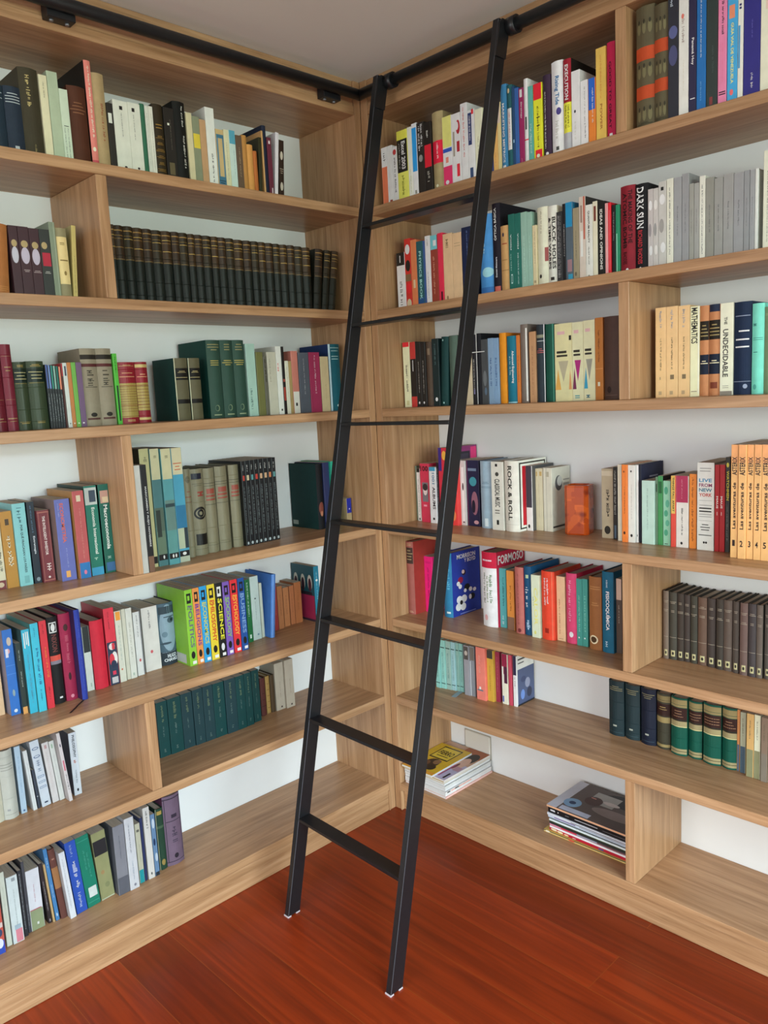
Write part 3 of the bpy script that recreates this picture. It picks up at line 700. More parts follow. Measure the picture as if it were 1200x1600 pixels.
 (-0.3389,0.0266,0.2161,0.090,0.155,0,'hv','161c18','antique blackish leather volume, twenty-first from left of long set, left bookcase second shelf',[('B',0.56,1,'2e2618'),('R',0.04,0.96,0.93,0.945,'8f6f3c'),('R',0.04,0.96,0.87,0.88,'7a6030'),('R',0.04,0.96,0.83,0.837,'b89a50'),('R',0.04,0.96,0.72,0.728,'7a6030'),('R',0.04,0.96,0.565,0.575,'6f5c38')],{'g': 'antique dark leather volumes'}),
 (-0.3112,0.0302,0.2163,0.090,0.155,0,'hv','161c18','antique blackish leather volume, twenty-second from left of long set, left bookcase second shelf',[('B',0.56,1,'3a2a18'),('R',0.04,0.96,0.93,0.945,'8f6f3c'),('R',0.04,0.96,0.87,0.88,'b89a50'),('R',0.04,0.96,0.83,0.837,'8a6a38'),('R',0.04,0.96,0.72,0.728,'b89a50'),('R',0.04,0.96,0.565,0.575,'6f5c38')],{'g': 'antique dark leather volumes'}),
 (-0.2799,0.0302,0.2173,0.090,0.155,0,'hv','161c18','antique blackish leather volume, twenty-third from left of long set, left bookcase second shelf',[('B',0.56,1,'33261a'),('R',0.04,0.96,0.93,0.945,'8f6f3c'),('R',0.04,0.96,0.87,0.88,'8a6a38'),('R',0.04,0.96,0.83,0.837,'7a6030'),('R',0.04,0.96,0.72,0.728,'8a6a38'),('R',0.04,0.96,0.565,0.575,'6f5c38')],{'g': 'antique dark leather volumes'}),
 (-0.2486,0.0324,0.2165,0.090,0.155,0,'hv','161c18','antique blackish leather volume, twenty-fourth from left of long set, left bookcase second shelf',[('B',0.56,1,'2e2618'),('R',0.04,0.96,0.93,0.945,'8f6f3c'),('R',0.04,0.96,0.87,0.88,'7a6030'),('R',0.04,0.96,0.83,0.837,'b89a50'),('R',0.04,0.96,0.72,0.728,'7a6030'),('R',0.04,0.96,0.565,0.575,'6f5c38')],{'g': 'antique dark leather volumes'}),
 (-0.2151,0.0341,0.2159,0.090,0.155,0,'hv','161c18','antique blackish leather volume, twenty-fifth from left of long set, left bookcase second shelf',[('B',0.56,1,'3a2a18'),('R',0.04,0.96,0.93,0.945,'8f6f3c'),('R',0.04,0.96,0.87,0.88,'b89a50'),('R',0.04,0.96,0.83,0.837,'8a6a38'),('R',0.04,0.96,0.72,0.728,'b89a50'),('R',0.04,0.96,0.565,0.575,'6f5c38')],{'g': 'antique dark leather volumes'}),
 (-0.1793,0.0347,0.2150,0.090,0.154,6.1,'hv','1b1c14','antique blackish leather volume, twenty-sixth from left of long set, left bookcase second shelf',[('B',0.56,1,'33261a'),('R',0.04,0.96,0.93,0.945,'8f6f3c'),('R',0.04,0.96,0.87,0.88,'8a6a38'),('R',0.04,0.96,0.83,0.837,'7a6030'),('R',0.04,0.96,0.72,0.728,'8a6a38'),('R',0.04,0.96,0.565,0.575,'6f5c38')],{'g': 'antique dark leather volumes'}),
 (-0.1434,0.0288,0.2144,0.090,0.153,7.6,'hv','1b1c14','antique blackish leather volume, twenty-seventh from left of long set, left bookcase second shelf',[('B',0.56,1,'2e2618'),('R',0.04,0.96,0.93,0.945,'8f6f3c'),('R',0.04,0.96,0.87,0.88,'7a6030'),('R',0.04,0.96,0.83,0.837,'b89a50'),('R',0.04,0.96,0.72,0.728,'7a6030'),('R',0.04,0.96,0.565,0.575,'6f5c38')],{'g': 'antique dark leather volumes'}),
 (-0.1135,0.0304,0.2148,0.090,0.154,8.7,'hv','1b1c14','antique blackish leather volume, twenty-eighth from left of long set, left bookcase second shelf',[('B',0.56,1,'3a2a18'),('R',0.04,0.96,0.93,0.945,'8f6f3c'),('R',0.04,0.96,0.87,0.88,'b89a50'),('R',0.04,0.96,0.83,0.837,'8a6a38'),('R',0.04,0.96,0.72,0.728,'b89a50'),('R',0.04,0.96,0.565,0.575,'6f5c38')],{'g': 'antique dark leather volumes'}),
])
# books on the left bookcase's third shelf
shelf_row('L', 2, 1.5294, "left bookcase's third shelf", [
 (-1.2675,0.0366,0.2241,0.110,0.160,0,'hv','6e1f2c','crimson encyclopedia volume cut by photo edge, left bookcase third shelf',[('H',2,0.1,0.16,'a08058'),('H',1,0.36,0.37,'a08058')],{'g': 'crimson encyclopedia pair'}),
 (-1.2303,0.0275,0.2251,0.110,0.161,0,'hv','7a2535','crimson encyclopedia volume fully in view, left bookcase third shelf',[('H',2,0.1,0.16,'a08058'),('H',1,0.36,0.37,'a08058'),('H',2,0.68,0.76,'a08058'),('H',1,0.86,0.87,'a08058')],{'g': 'crimson encyclopedia pair'}),
 (-1.2021,0.0344,0.1798,0.110,0.131,0,'hv','39452f','olive green gilt volume, narrower of two, left bookcase third shelf',[('B',0.7,0.9,'16261e'),('H',2,0.92,0.96,'b89a50'),('H',3,0.73,0.87,'b0a878'),('H',1,0.68,0.69,'b89a50'),('H',2,0.09,0.13,'b89a50')],{'g': 'olive gilt pair'}),
 (-1.1670,0.0457,0.1816,0.110,0.132,0,'hv','3b4831','olive green gilt volume, wider of two, left bookcase third shelf',[('B',0.7,0.9,'16261e'),('H',2,0.92,0.96,'b89a50'),('H',3,0.73,0.87,'b0a878'),('H',1,0.68,0.69,'b89a50'),('H',2,0.09,0.13,'b89a50')],{'g': 'olive gilt pair'}),
 (-1.1206,0.0066,0.1719,0.110,0.125,0,'p','1d2224','thin black comic spine with navy top, among six, left bookcase third shelf',[('B',0.63,1,'4a5f9c'),('L',0.3,0.7,0.1,0.55,'b8c0c0')],{'g': 'thin black comic spines'}),
 (-1.1137,0.0067,0.1708,0.110,0.125,0,'p','1d2224','thin black comic spine with blue top, among six, left bookcase third shelf',[('B',0.63,1,'6f8cc0'),('L',0.3,0.7,0.1,0.55,'b8c0c0')],{'g': 'thin black comic spines'}),
 (-1.1066,0.0067,0.1697,0.110,0.124,0,'p','1d2224','thin black comic spine with teal top, among six, left bookcase third shelf',[('B',0.63,1,'2e8a7a'),('L',0.3,0.7,0.1,0.55,'b8c0c0')],{'g': 'thin black comic spines'}),
 (-1.0996,0.0067,0.1686,0.110,0.123,0,'p','1d2224','thin black comic spine with pale green top, among six, left bookcase third shelf',[('B',0.63,1,'8fb8a8'),('L',0.3,0.7,0.1,0.55,'b8c0c0')],{'g': 'thin black comic spines'}),
 (-1.0925,0.0068,0.1675,0.110,0.123,0,'p','1d2224','thin black comic spine with dark green top, among six, left bookcase third shelf',[('B',0.63,1,'1b6f60'),('L',0.3,0.7,0.1,0.55,'b8c0c0')],{'g': 'thin black comic spines'}),
 (-1.0854,0.0068,0.1664,0.110,0.122,0,'p','1d2224','thin black comic spine with salmon top, among six, left bookcase third shelf',[('B',0.63,1,'e08a6a'),('L',0.3,0.7,0.1,0.55,'b8c0c0')],{'g': 'thin black comic spines'}),
 (-1.0775,0.0047,0.1750,0.110,0.128,0,'p','4a2a22','very thin dark red brown spine beside comics, left bookcase third shelf',[('B',0.8,1,'b82a30')],{'side': 'b02830'}),
 (-1.0725,0.0119,0.1764,0.110,0.128,0,'p','d3d8d0','thin white spine left of the orange one, left bookcase third shelf',[('R',0.3,0.8,0.8,0.95,'3a4a5a'),('E',0.5,0.06,0.2,0.01,'5a6a6a')]),
 (-1.0603,0.0113,0.1773,0.110,0.129,0,'p','c07a3f','thin orange spine, left bookcase third shelf',[('E',0.5,0.06,0.2,0.01,'e6e6e0')]),
 (-1.0486,0.0128,0.1776,0.110,0.129,0,'p','6fae4a','thin grass green spine, left bookcase third shelf',[('E',0.5,0.06,0.2,0.01,'e6e6e0')]),
 (-1.0354,0.0163,0.1775,0.110,0.129,0,'p','6f5474','thin purple spine, left bookcase third shelf',[('E',0.4,0.06,0.2,0.01,'e6e6e0')]),
 (-1.0184,0.0460,0.2160,0.110,0.155,0,'h','948a74','thick taupe hardcover with black label, left of pair, left bookcase third shelf',[('B',0.86,0.92,'2a241e'),('B',0.765,0.805,'5a2a2a'),('L',0.3,0.7,0.5,0.72,'4a4438'),('R',0.15,0.9,0.5,0.508,'4a4438'),('R',0.3,0.7,0.65,0.66,'4a4438'),('R',0.3,0.7,0.58,0.59,'4a4438'),('E',0.5,0.145,0.2,0.028,'2e2a24'),('R',0.1,0.9,0.08,0.105,'5a3a34')],{'g': 'thick taupe hardcovers'}),
 (-0.9721,0.0449,0.2163,0.110,0.155,0,'h','948a74','thick taupe hardcover with black label, right of pair, left bookcase third shelf',[('B',0.86,0.92,'2a241e'),('B',0.765,0.805,'5a2a2a'),('L',0.3,0.7,0.5,0.72,'4a4438'),('R',0.15,0.9,0.5,0.508,'4a4438'),('R',0.3,0.7,0.65,0.66,'4a4438'),('R',0.3,0.7,0.58,0.59,'4a4438'),('E',0.5,0.145,0.2,0.028,'2e2a24'),('R',0.1,0.9,0.08,0.105,'5a3a34')],{'g': 'thick taupe hardcovers'}),
 (-0.9252,0.0126,0.2019,0.110,0.145,0,'p','52b83a','slim bright lime green book with black strip, left bookcase third shelf',[('L',0.3,0.7,0.7,0.95,'153a12'),('R',0.25,0.75,0.05,0.55,'183014')]),
 (-0.9114,0.0548,0.1776,0.110,0.129,0,'hv','8c1f2a','red and gold volume, wider of pair, left bookcase third shelf',[('B',0.1,0.66,'a8924e'),('H',2,0.93,0.96,'d0b878'),('H',2,0.74,0.86,'d09a70'),('R',0,1,0.2,0.205,'6a1a20'),('R',0,1,0.24,0.245,'6a1a20'),('R',0,1,0.28,0.285,'6a1a20'),('R',0,1,0.32,0.325,'6a1a20'),('R',0,1,0.36,0.365,'6a1a20'),('R',0,1,0.4,0.405,'6a1a20'),('R',0,1,0.44,0.445,'6a1a20'),('R',0,1,0.48,0.485,'6a1a20'),('R',0,1,0.52,0.525,'6a1a20'),('R',0,1,0.56,0.565,'6a1a20'),('R',0,1,0.6,0.605,'6a1a20'),('H',2,0.03,0.07,'d0b878')],{'g': 'red and gold volumes'}),
 (-0.8554,0.0385,0.1780,0.110,0.130,0,'hv','8c1f2a','red and gold volume, narrower of pair, left bookcase third shelf',[('B',0.2,0.66,'a8924e'),('B',0.91,0.96,'c8b070'),('H',2,0.74,0.82,'d09a70'),('R',0,1,0.2,0.207,'6a1a20'),('R',0,1,0.25,0.257,'6a1a20'),('R',0,1,0.3,0.307,'6a1a20'),('R',0,1,0.35,0.357,'6a1a20'),('R',0,1,0.4,0.407,'6a1a20'),('R',0,1,0.45,0.457,'6a1a20'),('R',0,1,0.5,0.507,'6a1a20'),('R',0,1,0.55,0.557,'6a1a20'),('R',0,1,0.6,0.607,'6a1a20'),('B',0.05,0.09,'c8b070')],{'g': 'red and gold volumes'}),
 (-0.7283,0.0460,0.1889,0.110,0.137,0,'h','5f5a42','marbled olive spine with dark green cover showing, left bookcase third shelf',[('B',0.65,0.84,'171410'),('H',2,0.76,0.8,'b8a878'),('H',1,0.68,0.7,'b8a878'),('B',0.27,0.34,'171410'),('R',0,0.05,0,1,'c0c0a0')],{'side': '0f3832', 'g': 'marbled olive volumes'}),
 (-0.6796,0.0403,0.1888,0.110,0.137,0,'h','5f5a42','marbled olive spine squeezed against tall green volumes, left bookcase third shelf',[('B',0.65,0.84,'171410'),('H',2,0.76,0.8,'b8a878'),('H',1,0.68,0.7,'b8a878'),('B',0.27,0.34,'171410'),('R',0,0.05,0,1,'c0c0a0')],{'side': '0f3832', 'g': 'marbled olive volumes'}),
 (-0.6104,0.0491,0.2446,0.110,0.173,0,'h','2f4a3e','tall dark green gilt volume, leftmost of three, left bookcase third shelf',[('H',3,0.86,0.96,'8a8458'),('H',3,0.67,0.75,'a89a50'),('E',0.45,0.13,0.16,0.04,'7a8a6a'),('E',0.42,0.13,0.12,0.033,'2c463a'),('R',0.2,0.75,0.035,0.05,'8f9a78')],{'side': '0f3b33', 'g': 'tall dark green volumes'}),
 (-0.5603,0.0455,0.2453,0.110,0.174,0,'h','2f4a3e','tall dark green gilt volume, middle of three, left bookcase third shelf',[('H',3,0.86,0.96,'8a8458'),('H',3,0.67,0.75,'a89a50'),('E',0.45,0.13,0.16,0.04,'7a8a6a'),('E',0.42,0.13,0.12,0.033,'2c463a'),('R',0.2,0.75,0.035,0.05,'8f9a78')],{'side': '0f3b33', 'g': 'tall dark green volumes'}),
 (-0.5138,0.0441,0.2459,0.110,0.174,0,'h','2f4a3e','tall dark green gilt volume, rightmost of three, left bookcase third shelf',[('H',3,0.86,0.96,'8a8458'),('H',3,0.67,0.75,'a89a50'),('E',0.45,0.13,0.16,0.04,'7a8a6a'),('E',0.42,0.13,0.12,0.033,'2c463a'),('R',0.2,0.75,0.035,0.05,'8f9a78')],{'side': '0f3b33', 'g': 'tall dark green volumes'}),
 (-0.4666,0.0354,0.2343,0.110,0.167,0,'p','9fbfb0','pale teal paperback beside tall green volumes, left bookcase third shelf',[('L',0.2,0.45,0.08,0.38,'3f5f58')]),
 (-0.4287,0.0282,0.2078,0.110,0.149,0,'p','6a6a3c','olive paperback, left bookcase third shelf',[]),
 (-0.3994,0.0137,0.1937,0.110,0.140,0,'p','5f5d50','thin grey checked spine, left bookcase third shelf',[('L',0.2,0.8,0.55,0.95,'1e1c1a')]),
 (-0.3841,0.0369,0.2080,0.110,0.149,0,'p','b9b6a3','off-white cloth textured paperback, left bookcase third shelf',[('L',0.2,0.35,0.5,0.9,'8a8878')]),
 (-0.3461,0.0218,0.2272,0.110,0.162,0,'p','d5d6cc','tall white book with red letters, left bookcase third shelf',[('L',0.1,0.5,0.62,0.75,'d04030'),('R',0.4,0.7,0.05,0.08,'1c1a18')]),
 (-0.3232,0.0110,0.2265,0.110,0.161,0,'p','1a1412','narrow black and red spine, left bookcase third shelf',[('R',0,1,0.2,0.4,'9a3a2c'),('R',0,1,0.48,0.52,'9a4a3c')]),
 (-0.3111,0.0149,0.1787,0.110,0.130,0,'p','cfcdb8','thin cream paperback next to narrow black spine, left bookcase third shelf',[('L',0.4,0.6,0.3,0.9,'8a8878')]),
 (-0.2957,0.0128,0.1778,0.110,0.129,0,'p','a08a5a','thin olive tan paperback, left bookcase third shelf',[]),
 (-0.2823,0.0276,0.2118,0.110,0.152,0,'p','c0796a','salmon paperback with white foot, left bookcase third shelf',[('B',0,0.35,'d8d8cc'),('R',0.3,0.6,0.12,0.17,'1c1a18')]),
 (-0.2519,0.0453,0.2067,0.110,0.148,0,'p','555c66','slate grey book, left bookcase third shelf',[('L',0.45,0.55,0.3,0.9,'b0b4b8')]),
 (-0.2049,0.0482,0.2077,0.110,0.149,0,'p','9c3055','magenta cloth book, left bookcase third shelf',[('L',0.45,0.6,0.3,0.95,'d8b8c0')]),
 (-0.1543,0.0372,0.1932,0.110,0.140,0,'p','c4b48c','cream paperback beside the magenta book, left bookcase third shelf',[('L',0.5,0.6,0.2,0.5,'a09068')]),
 (-0.1086,0.0524,0.2371,0.110,0.169,0,'h','0f4f5c','tall petrol blue hardcover, last in row, left bookcase third shelf',[('R',0,0.12,0,1,'b0c8d0'),('H',2,0.88,0.97,'7fa0a0'),('H',2,0.76,0.84,'8fb0b0'),('E',0.6,0.08,0.15,0.02,'b0c8c8')],{'side': '1a2f5a'}),
])
# books on the left bookcase's fourth shelf
shelf_row('L', 3, 1.1041, "left bookcase's fourth shelf", [
 (-1.2937,0.0294,0.1731,0.167,0.126,0,'p','e0d8b8','cream paperback with maroon foot at photo edge, left bookcase fourth shelf',[('B',0,0.14,'7a2f34'),('E',0.5,0.07,0.3,0.04,'d8c0a0'),('L',0.6,0.85,0.25,0.9,'3a3830')]),
 (-1.2639,0.0309,0.2107,0.162,0.134,0,'p','c08a35','ochre paperback with white blocky title, left bookcase fourth shelf',[('R',0.35,0.7,0.82,0.9,'4a3418'),('L',0.3,0.75,0.24,0.68,'f0e4c4')]),
 (-1.2327,0.0348,0.2288,0.155,0.141,0,'p','8ccfd0','light cyan paperback with black upright title, left bookcase fourth shelf',[('T','POR QUÉ FRACASAN LOS PAÍSES',0.42,0.68,0.16,0.74,'22383c','d'),('L',0.3,0.7,0.76,0.95,'5a9098'),('R',0.35,0.75,0.03,0.12,'7ab8b8')]),
 (-1.1937,0.0205,0.2292,0.157,0.139,0,'p','1a2733','navy paperback with small white title, left bookcase fourth shelf',[('L',0.35,0.6,0.62,0.95,'5a7a98'),('T','Estrategia',0.35,0.7,0.36,0.58,'d8dce0','d'),('E',0.55,0.05,0.28,0.025,'8a98a0')]),
 (-1.1729,0.0333,0.2026,0.145,0.146,0,'p','7c3038','maroon book THE INTELLIGENT INVESTOR, left bookcase fourth shelf',[('T','THE INTELLIGENT INVESTOR',0.38,0.62,0.38,0.92,'f0e0d8','d'),('L',0.38,0.75,0.13,0.26,'f0e0d8'),('R',0.06,0.1,0.03,0.97,'b06a5c'),('R',0.9,0.94,0.03,0.97,'b06a5c'),('B',0.02,0.035,'b06a5c'),('B',0.965,0.98,'b06a5c'),('E',0.5,0.07,0.1,0.015,'f0e0d8')]),
 (-1.1342,0.0420,0.2299,0.114,0.164,0,'p','6a72b8','periwinkle blue book ECONOMETRIA, left bookcase fourth shelf',[('T','ECONOMETRÍA',0.3,0.62,0.47,0.95,'e06a4a','d'),('L',0.45,0.55,0.15,0.4,'9fa4d0'),('L',0.15,0.25,0.78,0.95,'a8acd8'),('R',0.3,0.6,0.04,0.12,'f0b060')],{'side': '8f7b78'}),
 (-1.0881,0.0321,0.2489,0.100,0.176,0,'p','c05a5a','coral red book with blue foot, left bookcase fourth shelf',[('B',0,0.18,'2a78b8'),('L',0.45,0.6,0.22,0.8,'d88a80'),('R',0.3,0.7,0.88,0.95,'e0d0b0'),('E',0.5,0.07,0.14,0.025,'e07a9a')],{'side': 'b8864a'}),
 (-1.0504,0.0368,0.2582,0.109,0.182,0,'p','1e7a66','green textbook Economía Internacional, left bookcase fourth shelf',[('B',0.79,0.98,'c4ccc4'),('R',0.35,0.9,0.82,0.95,'3a4a5a'),('T','Economía Internacional',0.45,0.72,0.24,0.76,'e4ece0','d'),('L',0.3,0.7,0.14,0.2,'a8d0b8'),('B',0,0.09,'3f9fc8')],{'side': '1c3a34'}),
 (-1.0083,0.0308,0.2584,0.110,0.183,0,'p','146352','dark green textbook Macroeconomía, left bookcase fourth shelf',[('R',0.1,0.95,0.79,0.93,'c89a88'),('R',0.3,0.9,0.8,0.86,'e0c8a0'),('T','Macroeconomía',0.35,0.75,0.27,0.77,'eef0e8','d'),('L',0.3,0.75,0.15,0.19,'b0d0c0'),('R',0.1,1,0.02,0.12,'3a6a9a')],{'side': '1c2a28'}),
 (-0.9467,0.0180,0.3099,0.003,0.217,0,'p','c9c9c0','slim white book pressed against the divider, left bookcase fourth shelf',[]),
 (-0.9279,0.0188,0.3098,0.003,0.216,0,'p','17171a','slim black album with white upright lettering, left bookcase fourth shelf',[('T','MARICARMEN Y ALEJO NOVIEMBRE',0.35,0.75,0.24,0.8,'d8d8d4','d'),('B',0,0.15,'7a5a45')]),
 (-0.8983,0.0299,0.3517,0.060,0.236,0,'p','c5c08a','cream seascape volume, leftmost of four, left bookcase fourth shelf',[('L',0.4,0.8,0.88,0.93,'6a6850'),('B',0.03,0.09,'141414')],{'side': '4a4434', 'g': 'seascape volumes'}),
 (-0.8681,0.0302,0.3495,0.055,0.241,0,'p','4f7f80','seascape volume with misty teal ships, second of four, left bookcase fourth shelf',[('B',0.74,1,'d0cba0'),('L',0.4,0.8,0.9,0.94,'6a6850'),('B',0.3,0.5,'5a6c5c'),('B',0.1,0.3,'6a8068'),('R',0.1,0.6,0.25,0.48,'2e3a32'),('B',0.05,0.1,'141414'),('E',0.6,0.075,0.1,0.016,'e6e6e0')],{'g': 'seascape volumes'}),
 (-0.8376,0.0334,0.3473,0.047,0.241,0,'p','5aa0a4','seascape volume with turquoise sea, third of four, left bookcase fourth shelf',[('B',0.74,1,'d0cba0'),('L',0.4,0.8,0.9,0.94,'6a6850'),('B',0.3,0.56,'6a8a80'),('B',0.5,0.53,'2e4448'),('B',0.1,0.3,'5f9a94'),('B',0.05,0.1,'141414'),('E',0.4,0.075,0.09,0.016,'e6e6e0'),('E',0.7,0.075,0.09,0.016,'e6e6e0')],{'g': 'seascape volumes'}),
 (-0.7994,0.0350,0.3466,0.054,0.241,0,'p','4fa4be','seascape volume with bright sky and red words, rightmost, left bookcase fourth shelf',[('B',0.77,1,'d8d0a8'),('H',3,0.8,0.88,'c87a58'),('B',0.3,0.5,'2f7aa0'),('B',0.12,0.3,'b8c4a4'),('R',0.65,1,0.12,0.3,'2c3a40'),('B',0.05,0.1,'141414'),('E',0.5,0.075,0.2,0.014,'e6e6e0'),('B',0,0.05,'b8c0a8')],{'g': 'seascape volumes'}),
 (-0.7400,0.0239,0.2769,0.093,0.195,0,'hv','8a8468','khaki cloth volume with faint seal, leftmost of five, left bookcase fourth shelf',[('H',3,0.6,0.78,'8a5a44'),('E',0.5,0.88,0.3,0.04,'6a6650')],{'g': 'khaki cloth volumes'}),
 (-0.7125,0.0447,0.2731,0.096,0.192,0,'hv','8a8468','khaki cloth volume with black eye emblem, left bookcase fourth shelf',[('R',0.05,0.8,0.88,0.95,'1c2030'),('L',0.2,0.9,0.66,0.74,'a0453a'),('H',2,0.8,0.84,'6a6650'),('E',0.52,0.49,0.47,0.074,'0c0c0a'),('E',0.52,0.49,0.36,0.048,'8a8468'),('E',0.52,0.49,0.26,0.045,'0c0c0a'),('E',0.52,0.49,0.12,0.022,'8a8468'),('R',0.08,0.95,0.12,0.25,'14140f'),('R',0,1,0.07,0.075,'6a6650')],{'g': 'khaki cloth volumes'}),
 (-0.6631,0.0402,0.2710,0.102,0.191,0,'hv','8a8468','khaki cloth volume with red lettering, right of eye emblem, left bookcase fourth shelf',[('R',0,1,0.82,0.826,'4a4636'),('R',0,1,0.79,0.795,'4a4636'),('R',0.15,0.85,0.7,0.76,'a0503f'),('R',0.1,0.9,0.66,0.685,'a0503f'),('R',0.1,0.9,0.62,0.64,'a0503f'),('R',0,1,0.57,0.575,'4a4636'),('R',0,1,0.09,0.094,'5a5642')],{'g': 'khaki cloth volumes'}),
 (-0.6174,0.0442,0.2722,0.107,0.189,0,'hv','8a8468','khaki cloth volume with red lettering, fourth of five, left bookcase fourth shelf',[('R',0,1,0.82,0.826,'4a4636'),('R',0,1,0.79,0.795,'4a4636'),('R',0.15,0.85,0.7,0.76,'a0503f'),('R',0.1,0.9,0.66,0.685,'a0503f'),('R',0.1,0.9,0.62,0.64,'a0503f'),('R',0,1,0.57,0.575,'4a4636'),('R',0,1,0.09,0.094,'5a5642')],{'g': 'khaki cloth volumes'}),
 (-0.5615,0.0386,0.2719,0.113,0.183,0,'hv','8a8468','khaki cloth volume touching the thin black set, left bookcase fourth shelf',[('R',0,1,0.82,0.826,'4a4636'),('R',0,1,0.79,0.795,'4a4636'),('R',0.15,0.85,0.7,0.76,'a0503f'),('R',0.1,0.9,0.66,0.685,'a0503f'),('R',0.1,0.9,0.62,0.64,'a0503f'),('R',0,1,0.57,0.575,'4a4636'),('R',0,1,0.09,0.094,'5a5642')],{'g': 'khaki cloth volumes'}),
 (-0.5225,0.0138,0.2809,0.104,0.192,0,'p','17191c','thin black magazine-like volume, first of eight from left, left bookcase fourth shelf',[('L',0.35,0.65,0.87,0.95,'e6e6e0'),('R',0.25,0.85,0.77,0.83,'c8483c'),('L',0.3,0.7,0.12,0.7,'7a8484'),('E',0.55,0.03,0.28,0.018,'b8c4c4'),('R',0,0.07,0,1,'5f6868')],{'g': 'thin black volumes'}),
 (-0.5069,0.0170,0.2812,0.105,0.191,0,'p','17191c','thin black magazine-like volume, second of eight from left, left bookcase fourth shelf',[('L',0.35,0.65,0.87,0.95,'e6e6e0'),('R',0.25,0.85,0.77,0.83,'d8c8a0'),('L',0.3,0.7,0.12,0.7,'7a8484'),('E',0.55,0.03,0.28,0.018,'b8c4c4'),('R',0,0.07,0,1,'5f6868')],{'g': 'thin black volumes'}),
 (-0.4882,0.0158,0.2814,0.106,0.190,0,'p','17191c','thin black magazine-like volume, third of eight from left, left bookcase fourth shelf',[('L',0.35,0.65,0.87,0.95,'e6e6e0'),('R',0.25,0.85,0.77,0.83,'5fa0a0'),('L',0.3,0.7,0.12,0.7,'7a8484'),('E',0.55,0.03,0.28,0.018,'b8c4c4'),('R',0,0.07,0,1,'5f6868')],{'g': 'thin black volumes'}),
 (-0.4701,0.0169,0.2817,0.108,0.188,0,'p','17191c','thin black magazine-like volume, fourth of eight from left, left bookcase fourth shelf',[('L',0.35,0.65,0.87,0.95,'e6e6e0'),('R',0.25,0.85,0.77,0.83,'c8483c'),('L',0.3,0.7,0.12,0.7,'7a8484'),('E',0.55,0.03,0.28,0.018,'b8c4c4'),('R',0,0.07,0,1,'5f6868')],{'g': 'thin black volumes'}),
 (-0.4513,0.0175,0.2820,0.109,0.187,0,'p','17191c','thin black magazine-like volume, fifth of eight from left, left bookcase fourth shelf',[('L',0.35,0.65,0.87,0.95,'e6e6e0'),('R',0.25,0.85,0.77,0.83,'d8b088'),('L',0.3,0.7,0.12,0.7,'7a8484'),('E',0.55,0.03,0.28,0.018,'b8c4c4'),('R',0,0.07,0,1,'5f6868')],{'g': 'thin black volumes'}),
 (-0.4320,0.0177,0.2823,0.110,0.186,0,'p','17191c','thin black magazine-like volume, sixth of eight from left, left bookcase fourth shelf',[('L',0.35,0.65,0.87,0.95,'e6e6e0'),('R',0.25,0.85,0.77,0.83,'d8b088'),('L',0.3,0.7,0.12,0.7,'7a8484'),('E',0.55,0.03,0.28,0.018,'b8c4c4'),('R',0,0.07,0,1,'5f6868')],{'g': 'thin black volumes'}),
 (-0.4126,0.0164,0.2825,0.111,0.185,0,'p','17191c','thin black magazine-like volume, seventh of eight from left, left bookcase fourth shelf',[('L',0.35,0.65,0.87,0.95,'e6e6e0'),('R',0.25,0.85,0.77,0.83,'d8885a'),('L',0.3,0.7,0.12,0.7,'7a8484'),('E',0.55,0.03,0.28,0.018,'b8c4c4'),('R',0,0.07,0,1,'5f6868')],{'g': 'thin black volumes'}),
 (-0.3937,0.0166,0.2821,0.113,0.183,0,'p','17191c','thin black magazine-like volume, eighth of eight from left, left bookcase fourth shelf',[('L',0.35,0.65,0.87,0.95,'e6e6e0'),('R',0.25,0.85,0.77,0.83,'6aa4a0'),('L',0.3,0.7,0.12,0.7,'7a8484'),('E',0.55,0.03,0.28,0.018,'b8c4c4'),('R',0,0.07,0,1,'5f6868')],{'g': 'thin black volumes'}),
 (-0.1812,0.0295,0.2386,0.136,0.160,0,'h','15161a','book with dark green cover facing out and dark pictured spine, left bookcase fourth shelf',[('E',0.5,0.32,0.35,0.1,'8a4a3c'),('E',0.5,0.24,0.2,0.04,'c08060')],{'side': '143a38', 'sops': [('R',0.04,0.24,0.045,0.11,'a8b0a8')]}),
 (-0.1514,0.0287,0.2414,0.134,0.162,0,'p','2c3560','indigo spine half hidden by ladder rail, left bookcase fourth shelf',[]),
 (-0.1224,0.0263,0.2440,0.124,0.172,0,'p','28b08f','turquoise spine behind the ladder rail, left bookcase fourth shelf',[]),
 (-0.0600,0.0240,0.1000,0.120,0.100,0,'p','b09a72','small beige box-like book with bright blue top by end panel, left bookcase fourth shelf',[('B',0.45,1,'1f2a9a'),('E',0.55,0.6,0.1,0.03,'d8d8f0')]),
])
